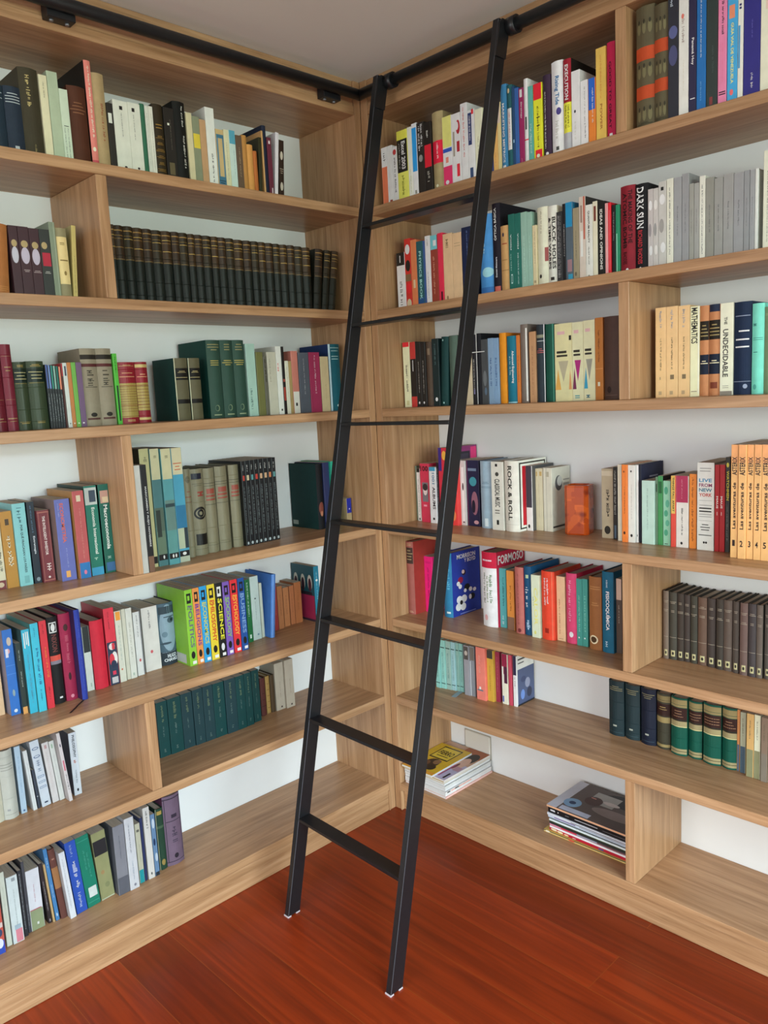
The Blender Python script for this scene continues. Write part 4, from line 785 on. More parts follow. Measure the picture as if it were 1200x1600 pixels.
# books on the left bookcase's fifth shelf
shelf_row('L', 4, 0.7575, "left bookcase's fifth shelf", [
 (-1.3395,0.0313,0.2128,0.168,0.128,0,'p','d9b58f','peach paperback cut by the photo edge, left bookcase fifth shelf',[]),
 (-1.3020,0.0258,0.2411,0.139,0.157,0,'p','2f6fc0','bright blue comic paperback with pale figures, left bookcase fifth shelf',[('E',0.6,0.86,0.25,0.05,'c8b8a8'),('E',0.4,0.75,0.2,0.03,'d8a0a0'),('R',0.1,0.4,0.68,0.78,'d8d8e4'),('R',0,1,0.58,0.585,'5a90d8'),('R',0,1,0.48,0.485,'5a90d8'),('E',0.5,0.26,0.15,0.04,'88a0a8'),('E',0.5,0.05,0.2,0.02,'d8e0e8')],{'side': '8f8a9a'}),
 (-1.2759,0.0144,0.2008,0.125,0.145,0,'p','25332f','short black paperback with orange foot, left bookcase fifth shelf',[('B',0,0.1,'e0a05a'),('L',0.4,0.6,0.75,0.9,'c8d0c8'),('L',0.4,0.6,0.38,0.6,'c8d0c8')]),
 (-1.2611,0.0211,0.2370,0.112,0.168,0,'p','35b0cc','cyan paperback with white stripes at top, left bookcase fifth shelf',[('R',0.15,0.3,0.78,0.96,'e6e6e0'),('R',0.45,0.58,0.82,0.97,'e6e6e0'),('R',0.7,0.85,0.8,0.97,'e6e6e0'),('L',0.35,0.65,0.1,0.7,'5a9ab0')],{'side': '3a5a5c'}),
 (-1.2397,0.0212,0.2504,0.104,0.177,0,'p','3fbcd4','cyan paperback with blue script title, left bookcase fifth shelf',[('L',0.35,0.55,0.84,0.95,'1a7a98'),('L',0.35,0.75,0.3,0.72,'2a6aa0'),('L',0.4,0.6,0.1,0.25,'1a5a78')],{'side': '4a8a88'}),
 (-1.2150,0.0202,0.2512,0.108,0.178,0,'p','d8323f','red paperback with yellow script, left bookcase fifth shelf',[('L',0.4,0.75,0.35,0.7,'e88a3a'),('L',0.4,0.6,0.85,0.96,'7a1a28'),('L',0.4,0.6,0.1,0.25,'7a1a28')]),
 (-1.1870,0.0289,0.2518,0.122,0.174,0,'h','201e1f','black hardcover with white rosette box and red band, left bookcase fifth shelf',[('R',0.15,0.85,0.82,0.94,'e0e0dc'),('R',0.22,0.78,0.833,0.928,'201e1f'),('E',0.5,0.88,0.2,0.045,'e8e8e4'),('T','NIXON',0.25,0.75,0.6,0.8,'7a4440','d'),('B',0.5,0.56,'e05a4a'),('B',0.46,0.5,'8a8490'),('R',0.45,0.75,0.06,0.08,'f0f0f0')]),
 (-1.1543,0.0324,0.2546,0.121,0.175,0,'h','9c2748','crimson hardcover with dark emblem low on the spine, left bookcase fifth shelf',[('E',0.5,0.84,0.2,0.04,'4a2a2a'),('L',0.35,0.65,0.42,0.75,'b85a6c'),('E',0.45,0.28,0.12,0.045,'3a1c24'),('E',0.5,0.05,0.15,0.02,'d88a9a')]),
 (-1.1216,0.0158,0.2639,0.093,0.186,0,'h','2f3f9a','slim royal blue hardcover with purple side, left bookcase fifth shelf',[('L',0.45,0.6,0.1,0.9,'5a6ac0')],{'side': '3a2a55', 'ribbon': 1}),
 (-1.0812,0.0214,0.1947,0.152,0.141,0,'p','d8dcd2','small white paperback with black upper half, left bookcase fifth shelf',[('B',0.6,1,'2a3232'),('R',0.5,0.7,0.06,0.12,'a8b8a8')]),
 (-1.0595,0.0400,0.2081,0.140,0.149,0,'h','d92f42','plain scarlet hardcover without lettering, left bookcase fifth shelf',[],{'side': '8f1f2c'}),
 (-1.0149,0.0315,0.2350,0.144,0.152,0,'p','e0394a','red paperback with navy patterned lower half, left bookcase fifth shelf',[('B',0,0.56,'2c3a50'),('L',0.35,0.5,0.72,0.95,'8a2a34'),('E',0.5,0.5,0.32,0.045,'e8dcd8'),('R',0.5,0.8,0.46,0.54,'d83a48'),('E',0.7,0.34,0.3,0.09,'e8e4dc'),('E',0.4,0.33,0.28,0.08,'d83a48'),('E',0.55,0.27,0.3,0.05,'26344c'),('R',0.35,0.7,0.13,0.18,'d83a58'),('R',0.2,0.85,0.02,0.1,'c8c4c4')]),
 (-0.9815,0.0203,0.2198,0.145,0.151,0,'p','d6d6c4','cream paperback with orange square at top, left bookcase fifth shelf',[('R',0.1,0.9,0.87,0.99,'f0a040'),('L',0.4,0.6,0.3,0.8,'8aa098'),('E',0.4,0.18,0.15,0.014,'d07050')]),
 (-0.9573,0.0122,0.2197,0.151,0.145,0,'p','d2d0bc','thin cream paperback, left bookcase fifth shelf',[('L',0.4,0.6,0.5,0.7,'c8b8a0')]),
 (-0.9447,0.0200,0.2197,0.149,0.147,0,'p','d8d8cc','white paperback left of red emblem pair, left bookcase fifth shelf',[('L',0.35,0.6,0.3,0.8,'a8a898'),('R',0.3,0.6,0.04,0.08,'a8b8a8')]),
 (-0.9198,0.0236,0.2010,0.155,0.141,0,'p','d9d9d4','white paperback with small red emblem, narrower, left bookcase fifth shelf',[('L',0.4,0.6,0.6,0.95,'7a7a78'),('E',0.5,0.24,0.15,0.025,'c85a60'),('R',0.9,1,0,1,'6a6a74')]),
 (-0.8862,0.0532,0.2041,0.166,0.130,0,'p','d8d4cc','white paperback with small red emblem, wider, left bookcase fifth shelf',[('L',0.4,0.52,0.65,0.95,'6a6a68'),('E',0.45,0.3,0.09,0.026,'c85a60')]),
 (-0.8257,0.0563,0.2015,0.173,0.123,0,'h','4c6270','grey blue hardcover with large portrait face on spine, left bookcase fifth shelf',[('E',0.55,0.6,0.5,0.38,'8aa0ae'),('R',0.05,1,0.83,0.95,'37444c'),('E',0.72,0.72,0.22,0.05,'4a5a66'),('E',0.78,0.72,0.08,0.025,'1c242c'),('R',0.3,0.95,0.77,0.785,'3c4a54'),('E',0.3,0.5,0.16,0.045,'6a8290'),('E',0.35,0.355,0.32,0.018,'3c4c58'),('B',0,0.22,'2c353c'),('H',1,0.2,0.22,'8090a0'),('T','HUGO',0.35,0.9,0.12,0.18,'e8ecf0','h'),('T','CHÁVEZ',0.15,0.98,0.06,0.12,'e8ecf0','h')],{'side': '30363a'}),
 (-0.7691,0.0266,0.2465,0.101,0.175,0,'p','8cc63a','lime green big-idea book THE POLITICS with large side cover, left bookcase fifth shelf',[('R',0.18,0.8,0.82,0.95,'1c1a18'),('R',0.3,0.62,0.86,0.92,'8cc63a'),('T','THE',0.15,0.4,0.74,0.8,'6a6478','d'),('T','POLITICS',0.25,0.85,0.24,0.79,'6a6478','d'),('E',0.5,0.14,0.28,0.05,'1c1a18'),('R',0.35,0.9,0.02,0.06,'f0ece8')],{'side': '84bb38', 'g': 'colourful idea encyclopedias', 'sops': [('R',0.02,0.9,0.02,0.14,'b8c0b8'),('E',0.3,0.75,0.1,0.05,'3f5a20'),('E',0.3,0.45,0.1,0.08,'2a3a20'),('E',0.2,0.25,0.06,0.06,'2a3a20'),('E',0.5,0.25,0.06,0.06,'2a3a20')]}),
 (-0.7422,0.0232,0.2470,0.099,0.175,0,'p','e8944a','orange idea book THE RELIGIONS, left bookcase fifth shelf',[('R',0.18,0.8,0.82,0.95,'1c1a18'),('R',0.3,0.62,0.86,0.92,'e8944a'),('T','THE',0.15,0.4,0.74,0.8,'7a3a90','d'),('T','RELIGIONS',0.25,0.85,0.24,0.79,'7a3a90','d'),('E',0.5,0.14,0.28,0.05,'1c1a18'),('R',0.35,0.9,0.02,0.06,'f0ece8')],{'g': 'colourful idea encyclopedias'}),
 (-0.7186,0.0256,0.2483,0.097,0.176,0,'p','2f9fd6','sky blue idea book THE ECONOMICS, left bookcase fifth shelf',[('R',0.18,0.8,0.82,0.95,'1c1a18'),('R',0.3,0.62,0.86,0.92,'2f9fd6'),('T','THE',0.15,0.4,0.74,0.8,'c9c860','d'),('T','ECONOMICS',0.25,0.85,0.24,0.79,'c9c860','d'),('E',0.5,0.14,0.28,0.05,'1c1a18'),('R',0.35,0.9,0.02,0.06,'f0ece8')],{'g': 'colourful idea encyclopedias'}),
 (-0.6909,0.0280,0.2482,0.097,0.176,0,'p','e8cf3a','yellow idea book THE PHILOSOPHY, left bookcase fifth shelf',[('R',0.18,0.8,0.82,0.95,'1c1a18'),('R',0.3,0.62,0.86,0.92,'e8cf3a'),('T','THE',0.15,0.4,0.74,0.8,'d04028','d'),('T','PHILOSOPHY',0.25,0.85,0.24,0.79,'d04028','d'),('E',0.5,0.14,0.28,0.05,'1c1a18'),('R',0.35,0.9,0.02,0.06,'f0ece8')],{'g': 'colourful idea encyclopedias'}),
 (-0.6599,0.0250,0.2469,0.098,0.175,0,'p','1c1c1c','black idea book THE SCIENCE, left bookcase fifth shelf',[('R',0.18,0.8,0.82,0.95,'e6e6e0'),('R',0.3,0.62,0.86,0.92,'1c1c1c'),('T','THE',0.15,0.4,0.74,0.8,'e8e03a','d'),('T','SCIENCE',0.25,0.85,0.24,0.79,'e8e03a','d'),('E',0.5,0.14,0.28,0.05,'d8d8d8'),('R',0.35,0.9,0.02,0.06,'f0ece8')],{'g': 'colourful idea encyclopedias'}),
 (-0.6321,0.0259,0.2454,0.099,0.174,0,'p','7d5bb0','purple idea book THE SOCIOLOGY, left bookcase fifth shelf',[('R',0.18,0.8,0.82,0.95,'1c1a18'),('R',0.3,0.62,0.86,0.92,'7d5bb0'),('T','THE',0.15,0.4,0.74,0.8,'8fc060','d'),('T','SOCIOLOGY',0.25,0.85,0.24,0.79,'8fc060','d'),('E',0.5,0.14,0.28,0.05,'1c1a18'),('R',0.35,0.9,0.02,0.06,'f0ece8')],{'g': 'colourful idea encyclopedias'}),
 (-0.6024,0.0278,0.2458,0.101,0.174,0,'p','e2333a','red idea book THE PSYCHOLOGY, left bookcase fifth shelf',[('R',0.18,0.8,0.82,0.95,'1c1a18'),('R',0.3,0.62,0.86,0.92,'e2333a'),('T','THE',0.15,0.4,0.74,0.8,'f0b040','d'),('T','PSYCHOLOGY',0.25,0.85,0.24,0.79,'f0b040','d'),('E',0.5,0.14,0.28,0.05,'1c1a18'),('R',0.35,0.9,0.02,0.06,'f0ece8')],{'g': 'colourful idea encyclopedias'}),
 (-0.5723,0.0252,0.2456,0.101,0.174,0,'p','1f4f96','dark blue idea book THE BUSINESS, left bookcase fifth shelf',[('R',0.18,0.8,0.82,0.95,'1c1a18'),('R',0.3,0.62,0.86,0.92,'1f4f96'),('T','THE',0.15,0.4,0.74,0.8,'7f9fc8','d'),('T','BUSINESS',0.25,0.85,0.24,0.79,'7f9fc8','d'),('E',0.5,0.14,0.28,0.05,'1c1a18'),('R',0.35,0.9,0.02,0.06,'f0ece8')],{'g': 'colourful idea encyclopedias'}),
 (-0.5070,0.0192,0.2206,0.158,0.138,0,'p','1f6b3a','dark green paperback with white upright title, left bookcase fifth shelf',[('L',0.3,0.6,0.4,0.95,'d0e0d0'),('R',0.3,0.7,0.06,0.12,'d0e0d0')]),
 (-0.4815,0.0341,0.2244,0.165,0.131,0,'p','c4d4cc','white mint paperback with dark dot, left bookcase fifth shelf',[('E',0.5,0.65,0.1,0.012,'3a4a4a'),('L',0.45,0.55,0.3,0.6,'8a9a98'),('E',0.6,0.08,0.12,0.015,'7090a0')]),
 (-0.4425,0.0114,0.1945,0.169,0.127,0,'p','d0d4be','thin pale cream spine, left bookcase fifth shelf',[]),
 (-0.4305,0.0175,0.2230,0.135,0.159,5.6,'h','5a8ed8','cornflower blue hardcover with blue cover showing, left bookcase fifth shelf',[('R',0.3,0.45,0,1,'86b0ec')],{'side': '4a7cc8'}),
 (-0.3630,0.0160,0.1728,0.200,0.096,0,'p','9c3a38','thin brick red book beside copper spines, left bookcase fifth shelf',[('L',0.4,0.6,0.3,0.8,'c87a60')]),
 (-0.3443,0.0232,0.1574,0.201,0.095,0,'p','b3744a','small copper brown paperback, first of four, left bookcase fifth shelf',[('L',0.4,0.6,0.3,0.8,'8a5434')],{'g': 'small copper paperbacks'}),
 (-0.3127,0.0253,0.1453,0.209,0.087,0,'p','b8784c','small copper brown paperback, second of four, left bookcase fifth shelf',[('L',0.4,0.6,0.3,0.8,'8a5434')],{'g': 'small copper paperbacks'}),
 (-0.2813,0.0209,0.1453,0.213,0.083,0,'p','b06c44','small copper brown paperback, third of four, left bookcase fifth shelf',[('L',0.4,0.6,0.3,0.8,'8a5434')],{'g': 'small copper paperbacks'}),
 (-0.2596,0.0314,0.1536,0.211,0.085,0,'p','a8663c','small copper brown paperback, fourth of four, left bookcase fifth shelf',[('L',0.4,0.6,0.3,0.8,'8a5434')],{'g': 'small copper paperbacks'}),
 (-0.2031,0.0229,0.2098,0.161,0.135,0,'p','1f7a94','teal book with three arched portraits on its cover, left bookcase fifth shelf',[('L',0.4,0.6,0.4,0.9,'a8d0d8'),('E',0.5,0.75,0.25,0.02,'e0e0d8')],{'side': '1c4a54', 'sops': [('B',0,0.04,'3a2a38'),('B',0.04,0.47,'98264a'),('R',0.1,0.9,0.47,0.53,'25222a'),('E',0.2,0.7,0.1,0.14,'c9c4b4'),('E',0.52,0.7,0.1,0.14,'c9c4b4'),('E',0.83,0.7,0.1,0.14,'c9c4b4'),('E',0.2,0.66,0.07,0.12,'4a2430'),('E',0.52,0.66,0.07,0.12,'3a2430'),('E',0.83,0.66,0.07,0.12,'4a2430'),('R',0.15,0.4,0.08,0.16,'e0dcd4')]}),
])
# books on the left bookcase's sixth shelf
shelf_row('L', 5, 0.4569, "left bookcase's sixth shelf", [
 (-1.3699,0.0278,0.2088,0.169,0.127,0,'h','d5d0ba','cream book cut by the photo edge, left bookcase sixth shelf',[]),
 (-1.3414,0.0380,0.2003,0.164,0.132,0,'hv','cdcdc2','thick off-white volume with faint title lines, left bookcase sixth shelf',[('H',3,0.7,0.82,'a8a8a0'),('H',1,0.9,0.91,'a0a098'),('R',0.2,0.4,0.12,0.15,'a8a8a8'),('H',1,0.06,0.08,'b0b0a8')]),
 (-1.2967,0.0159,0.1983,0.172,0.124,0,'p','b8cfe2','pale blue leaning paperback, left bookcase sixth shelf',[('L',0.4,0.6,0.3,0.85,'8aa8c8'),('E',0.5,0.04,0.2,0.015,'4a6a98')]),
 (-1.2663,0.0111,0.1818,0.164,0.132,-3.5,'p','dfe2e2','thin white leaning paperback beside dark gap, left bookcase sixth shelf',[('L',0.4,0.6,0.3,0.8,'b0b4b8')]),
 (-1.2527,0.0073,0.1181,0.166,0.090,-3.2,'p','3a4250','small dark slate paperback, mostly hidden, left bookcase sixth shelf',[('R',0.2,0.8,0.3,0.32,'e6e6e0')]),
 (-1.2419,0.0253,0.2022,0.163,0.133,-4.6,'p','d6dee8','white paperback with blue drawn outlines, left bookcase sixth shelf',[('E',0.5,0.88,0.4,0.02,'3a5a88'),('E',0.5,0.88,0.3,0.012,'d6dee8'),('E',0.5,0.76,0.4,0.02,'3a5a88'),('E',0.5,0.762,0.3,0.012,'d6dee8'),('R',0.1,0.9,0.44,0.47,'5a7aa0'),('R',0.15,0.85,0.447,0.463,'d6dee8'),('R',0.1,0.9,0.36,0.39,'5a7aa0'),('R',0.15,0.85,0.367,0.383,'d6dee8'),('R',0.1,0.9,0.28,0.31,'5a7aa0'),('R',0.15,0.85,0.287,0.303,'d6dee8'),('L',0.3,0.7,0.5,0.7,'8090a8'),('R',0.3,0.7,0.05,0.07,'2a3a58')]),
 (-1.2112,0.0186,0.1857,0.165,0.131,-4.2,'p','ded8d6','blush white leaning paperback, left bookcase sixth shelf',[('L',0.4,0.55,0.15,0.85,'c8a8a8'),('R',0.3,0.7,0.9,0.96,'c8a0a0')]),
 (-1.1908,0.0147,0.1849,0.164,0.132,-4.4,'p','dcdcd6','white leaning paperback with green mark, left bookcase sixth shelf',[('R',0.3,0.6,0.88,0.95,'9ab89a'),('L',0.4,0.55,0.15,0.8,'b8b8b4')]),
 (-1.1744,0.0098,0.2127,0.136,0.152,-4.7,'p','e0d8d8','thin white leaning paperback with red marks, left bookcase sixth shelf',[('R',0.2,0.8,0.45,0.6,'d8788a'),('R',0.3,0.7,0.8,0.84,'3a3a58'),('L',0.3,0.7,0.15,0.4,'4a5a5a')]),
 (-1.1500,0.0224,0.1912,0.158,0.138,0,'p','dfe6ee','white paperback PHILOSOPHY, last of the white row, left bookcase sixth shelf',[('T','PHILOSOPHY',0.35,0.75,0.6,0.96,'2a2e34','d'),('L',0.3,0.7,0.48,0.56,'e0785a'),('L',0.35,0.65,0.18,0.4,'a0a8b4'),('E',0.5,0.08,0.14,0.025,'20242c')],{'side': '6a6874'}),
 (-0.8570,0.0380,0.1843,0.185,0.111,0,'p','0f4a4a','dark teal paperback from the uniform set, first from left, left bookcase sixth shelf',[('L',0.4,0.62,0.62,0.93,'8a9a74'),('L',0.42,0.56,0.35,0.55,'7a9088'),('L',0.4,0.6,0.06,0.14,'7a9088')],{'g': 'dark teal uniform paperbacks'}),
 (-0.8187,0.0472,0.1859,0.182,0.114,0,'p','0f4a4a','dark teal paperback from the uniform set, second from left, left bookcase sixth shelf',[('L',0.4,0.62,0.62,0.93,'8a9a74'),('L',0.42,0.56,0.35,0.55,'7a9088'),('L',0.4,0.6,0.06,0.14,'7a9088')],{'g': 'dark teal uniform paperbacks'}),
 (-0.7697,0.0406,0.1868,0.183,0.113,0,'p','24464c','dark teal paperback from the uniform set, third from left, left bookcase sixth shelf',[('L',0.4,0.62,0.62,0.93,'8a9a74'),('L',0.42,0.56,0.35,0.55,'7a9088'),('L',0.4,0.6,0.06,0.14,'7a9088')],{'g': 'dark teal uniform paperbacks'}),
 (-0.7288,0.0373,0.1895,0.179,0.117,0,'p','24464c','dark teal paperback from the uniform set, fourth from left, left bookcase sixth shelf',[('L',0.4,0.62,0.62,0.93,'8a9a74'),('L',0.42,0.56,0.35,0.55,'7a9088'),('L',0.4,0.6,0.06,0.14,'7a9088')],{'g': 'dark teal uniform paperbacks'}),
 (-0.6908,0.0380,0.1898,0.178,0.118,0,'p','24464c','dark teal paperback from the uniform set, fifth from left, left bookcase sixth shelf',[('L',0.4,0.62,0.62,0.93,'8a9a74'),('L',0.42,0.56,0.35,0.55,'7a9088'),('L',0.4,0.6,0.06,0.14,'7a9088')],{'g': 'dark teal uniform paperbacks'}),
 (-0.6523,0.0430,0.1890,0.177,0.119,0,'p','0f4a4a','dark teal paperback from the uniform set, sixth from left, left bookcase sixth shelf',[('L',0.4,0.62,0.62,0.93,'8a9a74'),('L',0.42,0.56,0.35,0.55,'7a9088'),('L',0.4,0.6,0.06,0.14,'7a9088')],{'g': 'dark teal uniform paperbacks'}),
 (-0.6089,0.0429,0.1901,0.173,0.123,0,'p','24464c','dark teal paperback from the uniform set, seventh from left, left bookcase sixth shelf',[('L',0.4,0.62,0.62,0.93,'8a9a74'),('L',0.42,0.56,0.35,0.55,'7a9088'),('L',0.4,0.6,0.06,0.14,'7a9088')],{'g': 'dark teal uniform paperbacks'}),
 (-0.5650,0.0349,0.1898,0.173,0.123,0,'p','0f4a4a','dark teal paperback from the uniform set, eighth from left, left bookcase sixth shelf',[('L',0.4,0.62,0.62,0.93,'8a9a74'),('L',0.42,0.56,0.35,0.55,'7a9088'),('L',0.4,0.6,0.06,0.14,'7a9088')],{'g': 'dark teal uniform paperbacks'}),
 (-0.5276,0.0287,0.1899,0.175,0.121,0,'p','0f4a4a','dark teal paperback from the uniform set, ninth from left, left bookcase sixth shelf',[('L',0.4,0.62,0.62,0.93,'8a9a74'),('L',0.42,0.56,0.35,0.55,'7a9088'),('L',0.4,0.6,0.06,0.14,'7a9088')],{'g': 'dark teal uniform paperbacks'}),
 (-0.4925,0.0298,0.1887,0.182,0.114,0,'p','0f4a4a','dark teal paperback from the uniform set, tenth from left, left bookcase sixth shelf',[('L',0.4,0.62,0.62,0.93,'8a9a74'),('L',0.42,0.56,0.35,0.55,'7a9088'),('L',0.4,0.6,0.06,0.14,'7a9088')],{'g': 'dark teal uniform paperbacks'}),
 (-0.4415,0.0218,0.1396,0.207,0.089,0,'h','6a3a34','small brown leather book beside teal set, left bookcase sixth shelf',[('H',3,0.2,0.7,'3a2420')]),
 (-0.4147,0.0170,0.1395,0.212,0.084,0,'h','c09a58','gilt tan leather spine, left bookcase sixth shelf',[('H',5,0.1,0.9,'7a5430')]),
 (-0.3974,0.0172,0.1394,0.208,0.088,0,'h','5a4630','dark brown leather book left of cream pair, left bookcase sixth shelf',[]),
 (-0.3779,0.0388,0.1772,0.205,0.091,0,'p','d0c4b0','cream volume, left of cream pair, left bookcase sixth shelf',[('L',0.5,0.58,0.25,0.6,'8a7a68'),('E',0.6,0.06,0.1,0.02,'4a3a38')],{'g': 'cream volume pair'}),
 (-0.3388,0.0382,0.1813,0.196,0.100,0,'p','d0c4b0','cream volume, right of cream pair, left bookcase sixth shelf',[('L',0.5,0.58,0.3,0.6,'8a7a68'),('E',0.6,0.06,0.1,0.02,'4a3a38')],{'g': 'cream volume pair'}),
])
# books on the left bookcase's bottom shelf
shelf_row('L', 6, 0.1082, "left bookcase's bottom shelf", [
 (-1.4232,0.0293,0.2374,0.126,0.169,0,'p','c8584a','colourful pictured spine at the photo edge, left bookcase bottom shelf',[('B',0,0.16,'2f4fb8'),('E',0.6,0.13,0.3,0.06,'e0e4f0'),('R',0.2,1,0.32,0.38,'d8c0b8'),('E',0.6,0.26,0.3,0.05,'384468')]),
 (-1.3848,0.0142,0.2203,0.144,0.152,0,'p','dde0cf','cream white leaning paperback, left bookcase bottom shelf',[('L',0.4,0.55,0.2,0.8,'b8c0a8')]),
 (-1.3687,0.0296,0.1997,0.140,0.144,0,'p','d8e2e2','pale grey-white magazine with pink foot, left bookcase bottom shelf',[('R',0.3,0.95,0.01,0.2,'e08a98'),('R',0.45,0.8,0.92,0.97,'9aa0a4'),('L',0.5,0.62,0.25,0.8,'b0b8b8'),('R',0.25,0.85,0.2,0.27,'a8bcc8')]),
 (-1.3346,0.0107,0.2002,0.150,0.144,0,'p','2a2c33','slim black folder with white lettering, left bookcase bottom shelf',[('L',0.3,0.6,0.1,0.95,'c8ccd0')]),
 (-1.3205,0.0081,0.2172,0.158,0.138,0,'p','4a4a52','slim charcoal folder, left bookcase bottom shelf',[('L',0.3,0.6,0.1,0.4,'a8acb0')]),
 (-1.3118,0.0371,0.1834,0.158,0.133,0,'p','e2e2e8','white booklet with sage green foot, left bookcase bottom shelf',[('B',0,0.33,'95a07a'),('R',0,0.9,0.33,0.345,'b8586a'),('L',0.45,0.55,0.45,0.75,'d8a0a8'),('R',0.45,0.6,0.08,0.12,'e6e6e0')]),
 (-1.2647,0.0102,0.1901,0.157,0.137,-2.9,'p','2e2428','dark aubergine leaning book with white title, left bookcase bottom shelf',[('L',0.3,0.6,0.2,0.7,'c8c4c8'),('E',0.5,0.05,0.25,0.025,'8a8488')]),
 (-1.2529,0.0060,0.1843,0.153,0.134,-3.2,'p','c8a878','very thin tan spine beside blue paperback, left bookcase bottom shelf',[]),
 (-1.2446,0.0109,0.2297,0.153,0.143,-3.7,'p','4a86be','steel blue paperback with white letters, left bookcase bottom shelf',[('L',0.25,0.75,0.72,0.88,'b8d4ec'),('L',0.35,0.65,0.32,0.5,'d0e0f0'),('E',0.5,0.08,0.2,0.025,'d0e0f0')]),
 (-1.2305,0.0183,0.2239,0.147,0.149,-4.4,'h','6a4038','brown leather book with tan middle, left bookcase bottom shelf',[('B',0.44,0.74,'a8744a'),('R',0.3,0.7,0.85,0.87,'a87868')]),
 (-1.2115,0.0172,0.2123,0.128,0.152,-4,'p','e4e6ea','white leaning paperback beside royal blue one, left bookcase bottom shelf',[('L',0.35,0.5,0.15,0.9,'8a8c98')]),
 (-1.1899,0.0319,0.2303,0.134,0.162,-3.9,'p','2a55b8','royal blue leaning book with large white title, left bookcase bottom shelf',[('L',0.35,0.75,0.32,0.72,'e8ecf4'),('L',0.35,0.6,0.78,0.95,'a8b8e0'),('L',0.35,0.65,0.06,0.28,'c8d0e8')]),
 (-1.1553,0.0395,0.2297,0.137,0.159,-4.4,'p','0f8068','emerald green book with white label, left bookcase bottom shelf',[('R',0.25,0.9,0.13,0.27,'d8e0dc'),('L',0.35,0.5,0.5,0.8,'4fa890'),('L',0.6,0.75,0.4,0.75,'4fa890'),('R',0.05,0.95,0.93,0.94,'3fa088'),('R',0.1,0.95,0.06,0.07,'3fa088')]),
 (-1.1117,0.0429,0.2187,0.142,0.154,-3.2,'p','9a9a6c','olive marbled book with black label, left bookcase bottom shelf',[('R',0,1,0.66,0.88,'26262a'),('E',0.4,0.4,0.14,0.03,'a8885c'),('E',0.6,0.2,0.18,0.04,'868a60'),('B',0,0.015,'c8ccb0')]),
 (-1.0639,0.0351,0.2225,0.124,0.159,0,'p','8a8a92','grey book with darker grey side, left bookcase bottom shelf',[('L',0.45,0.55,0.5,0.85,'5a5c68'),('E',0.5,0.06,0.15,0.03,'d0d0d8'),('R',0,1,0,0.25,'62646e')],{'side': '62666f'}),
 (-1.0274,0.0301,0.2331,0.122,0.166,0,'p','d8d8dc','white leaning paperback left of teal foot one, left bookcase bottom shelf',[('L',0.35,0.5,0.5,0.92,'8a8a98'),('L',0.4,0.6,0.12,0.4,'b8c0d0'),('E',0.55,0.06,0.14,0.02,'8a8a98')]),
 (-0.9900,0.0166,0.1966,0.134,0.142,0,'p','d0ccb4','short cream paperback with teal foot, left bookcase bottom shelf',[('B',0,0.22,'1fa0a8'),('R',0.2,0.8,0.86,0.9,'6a6a60'),('L',0.5,0.7,0.35,0.65,'a8a490')]),
 (-0.9718,0.0084,0.2089,0.135,0.150,0,'p','2a3560','thin navy leaning book, left bookcase bottom shelf',[],{'side': '3a4878'}),
 (-0.9605,0.0213,0.2375,0.132,0.164,0,'p','e0dcd6','white paperback with black upright title, left bookcase bottom shelf',[('L',0.35,0.65,0.7,0.95,'2c2c30'),('E',0.5,0.07,0.12,0.02,'4a4a4c')]),
 (-0.9373,0.0149,0.2060,0.133,0.148,0,'p','6a8cb0','marbled blue and white spine, left bookcase bottom shelf',[('E',0.5,0.85,0.35,0.08,'d0dce8'),('E',0.4,0.55,0.3,0.06,'1f3860'),('E',0.6,0.3,0.35,0.07,'c8d4e0'),('B',0,0.06,'22303c')]),
 (-0.9115,0.0257,0.2067,0.147,0.148,0,'h','2a4a38','dark green book with gilt ornament, left bookcase bottom shelf',[('R',0.15,0.8,0.9,0.96,'b89a50'),('B',0.68,0.72,'4f6a50'),('E',0.5,0.12,0.25,0.05,'a89050'),('R',0,0.06,0,1,'b8b898')]),
 (-0.8851,0.0604,0.2359,0.142,0.154,0,'h','7a6478','large mauve volume with dark outlined panels, last in row, left bookcase bottom shelf',[('R',0.1,0.9,0.63,0.64,'3a3040'),('R',0.06,0.09,0.06,0.96,'3a3040'),('R',0.93,0.96,0.06,0.96,'3a3040'),('B',0.95,0.965,'3a3040'),('B',0.05,0.06,'3a3040'),('R',0.38,0.7,0.68,0.73,'3a3040'),('L',0.35,0.65,0.28,0.55,'4a3f50'),('E',0.5,0.13,0.12,0.035,'2c2430')],{'side': '6a3a5c'}),
])
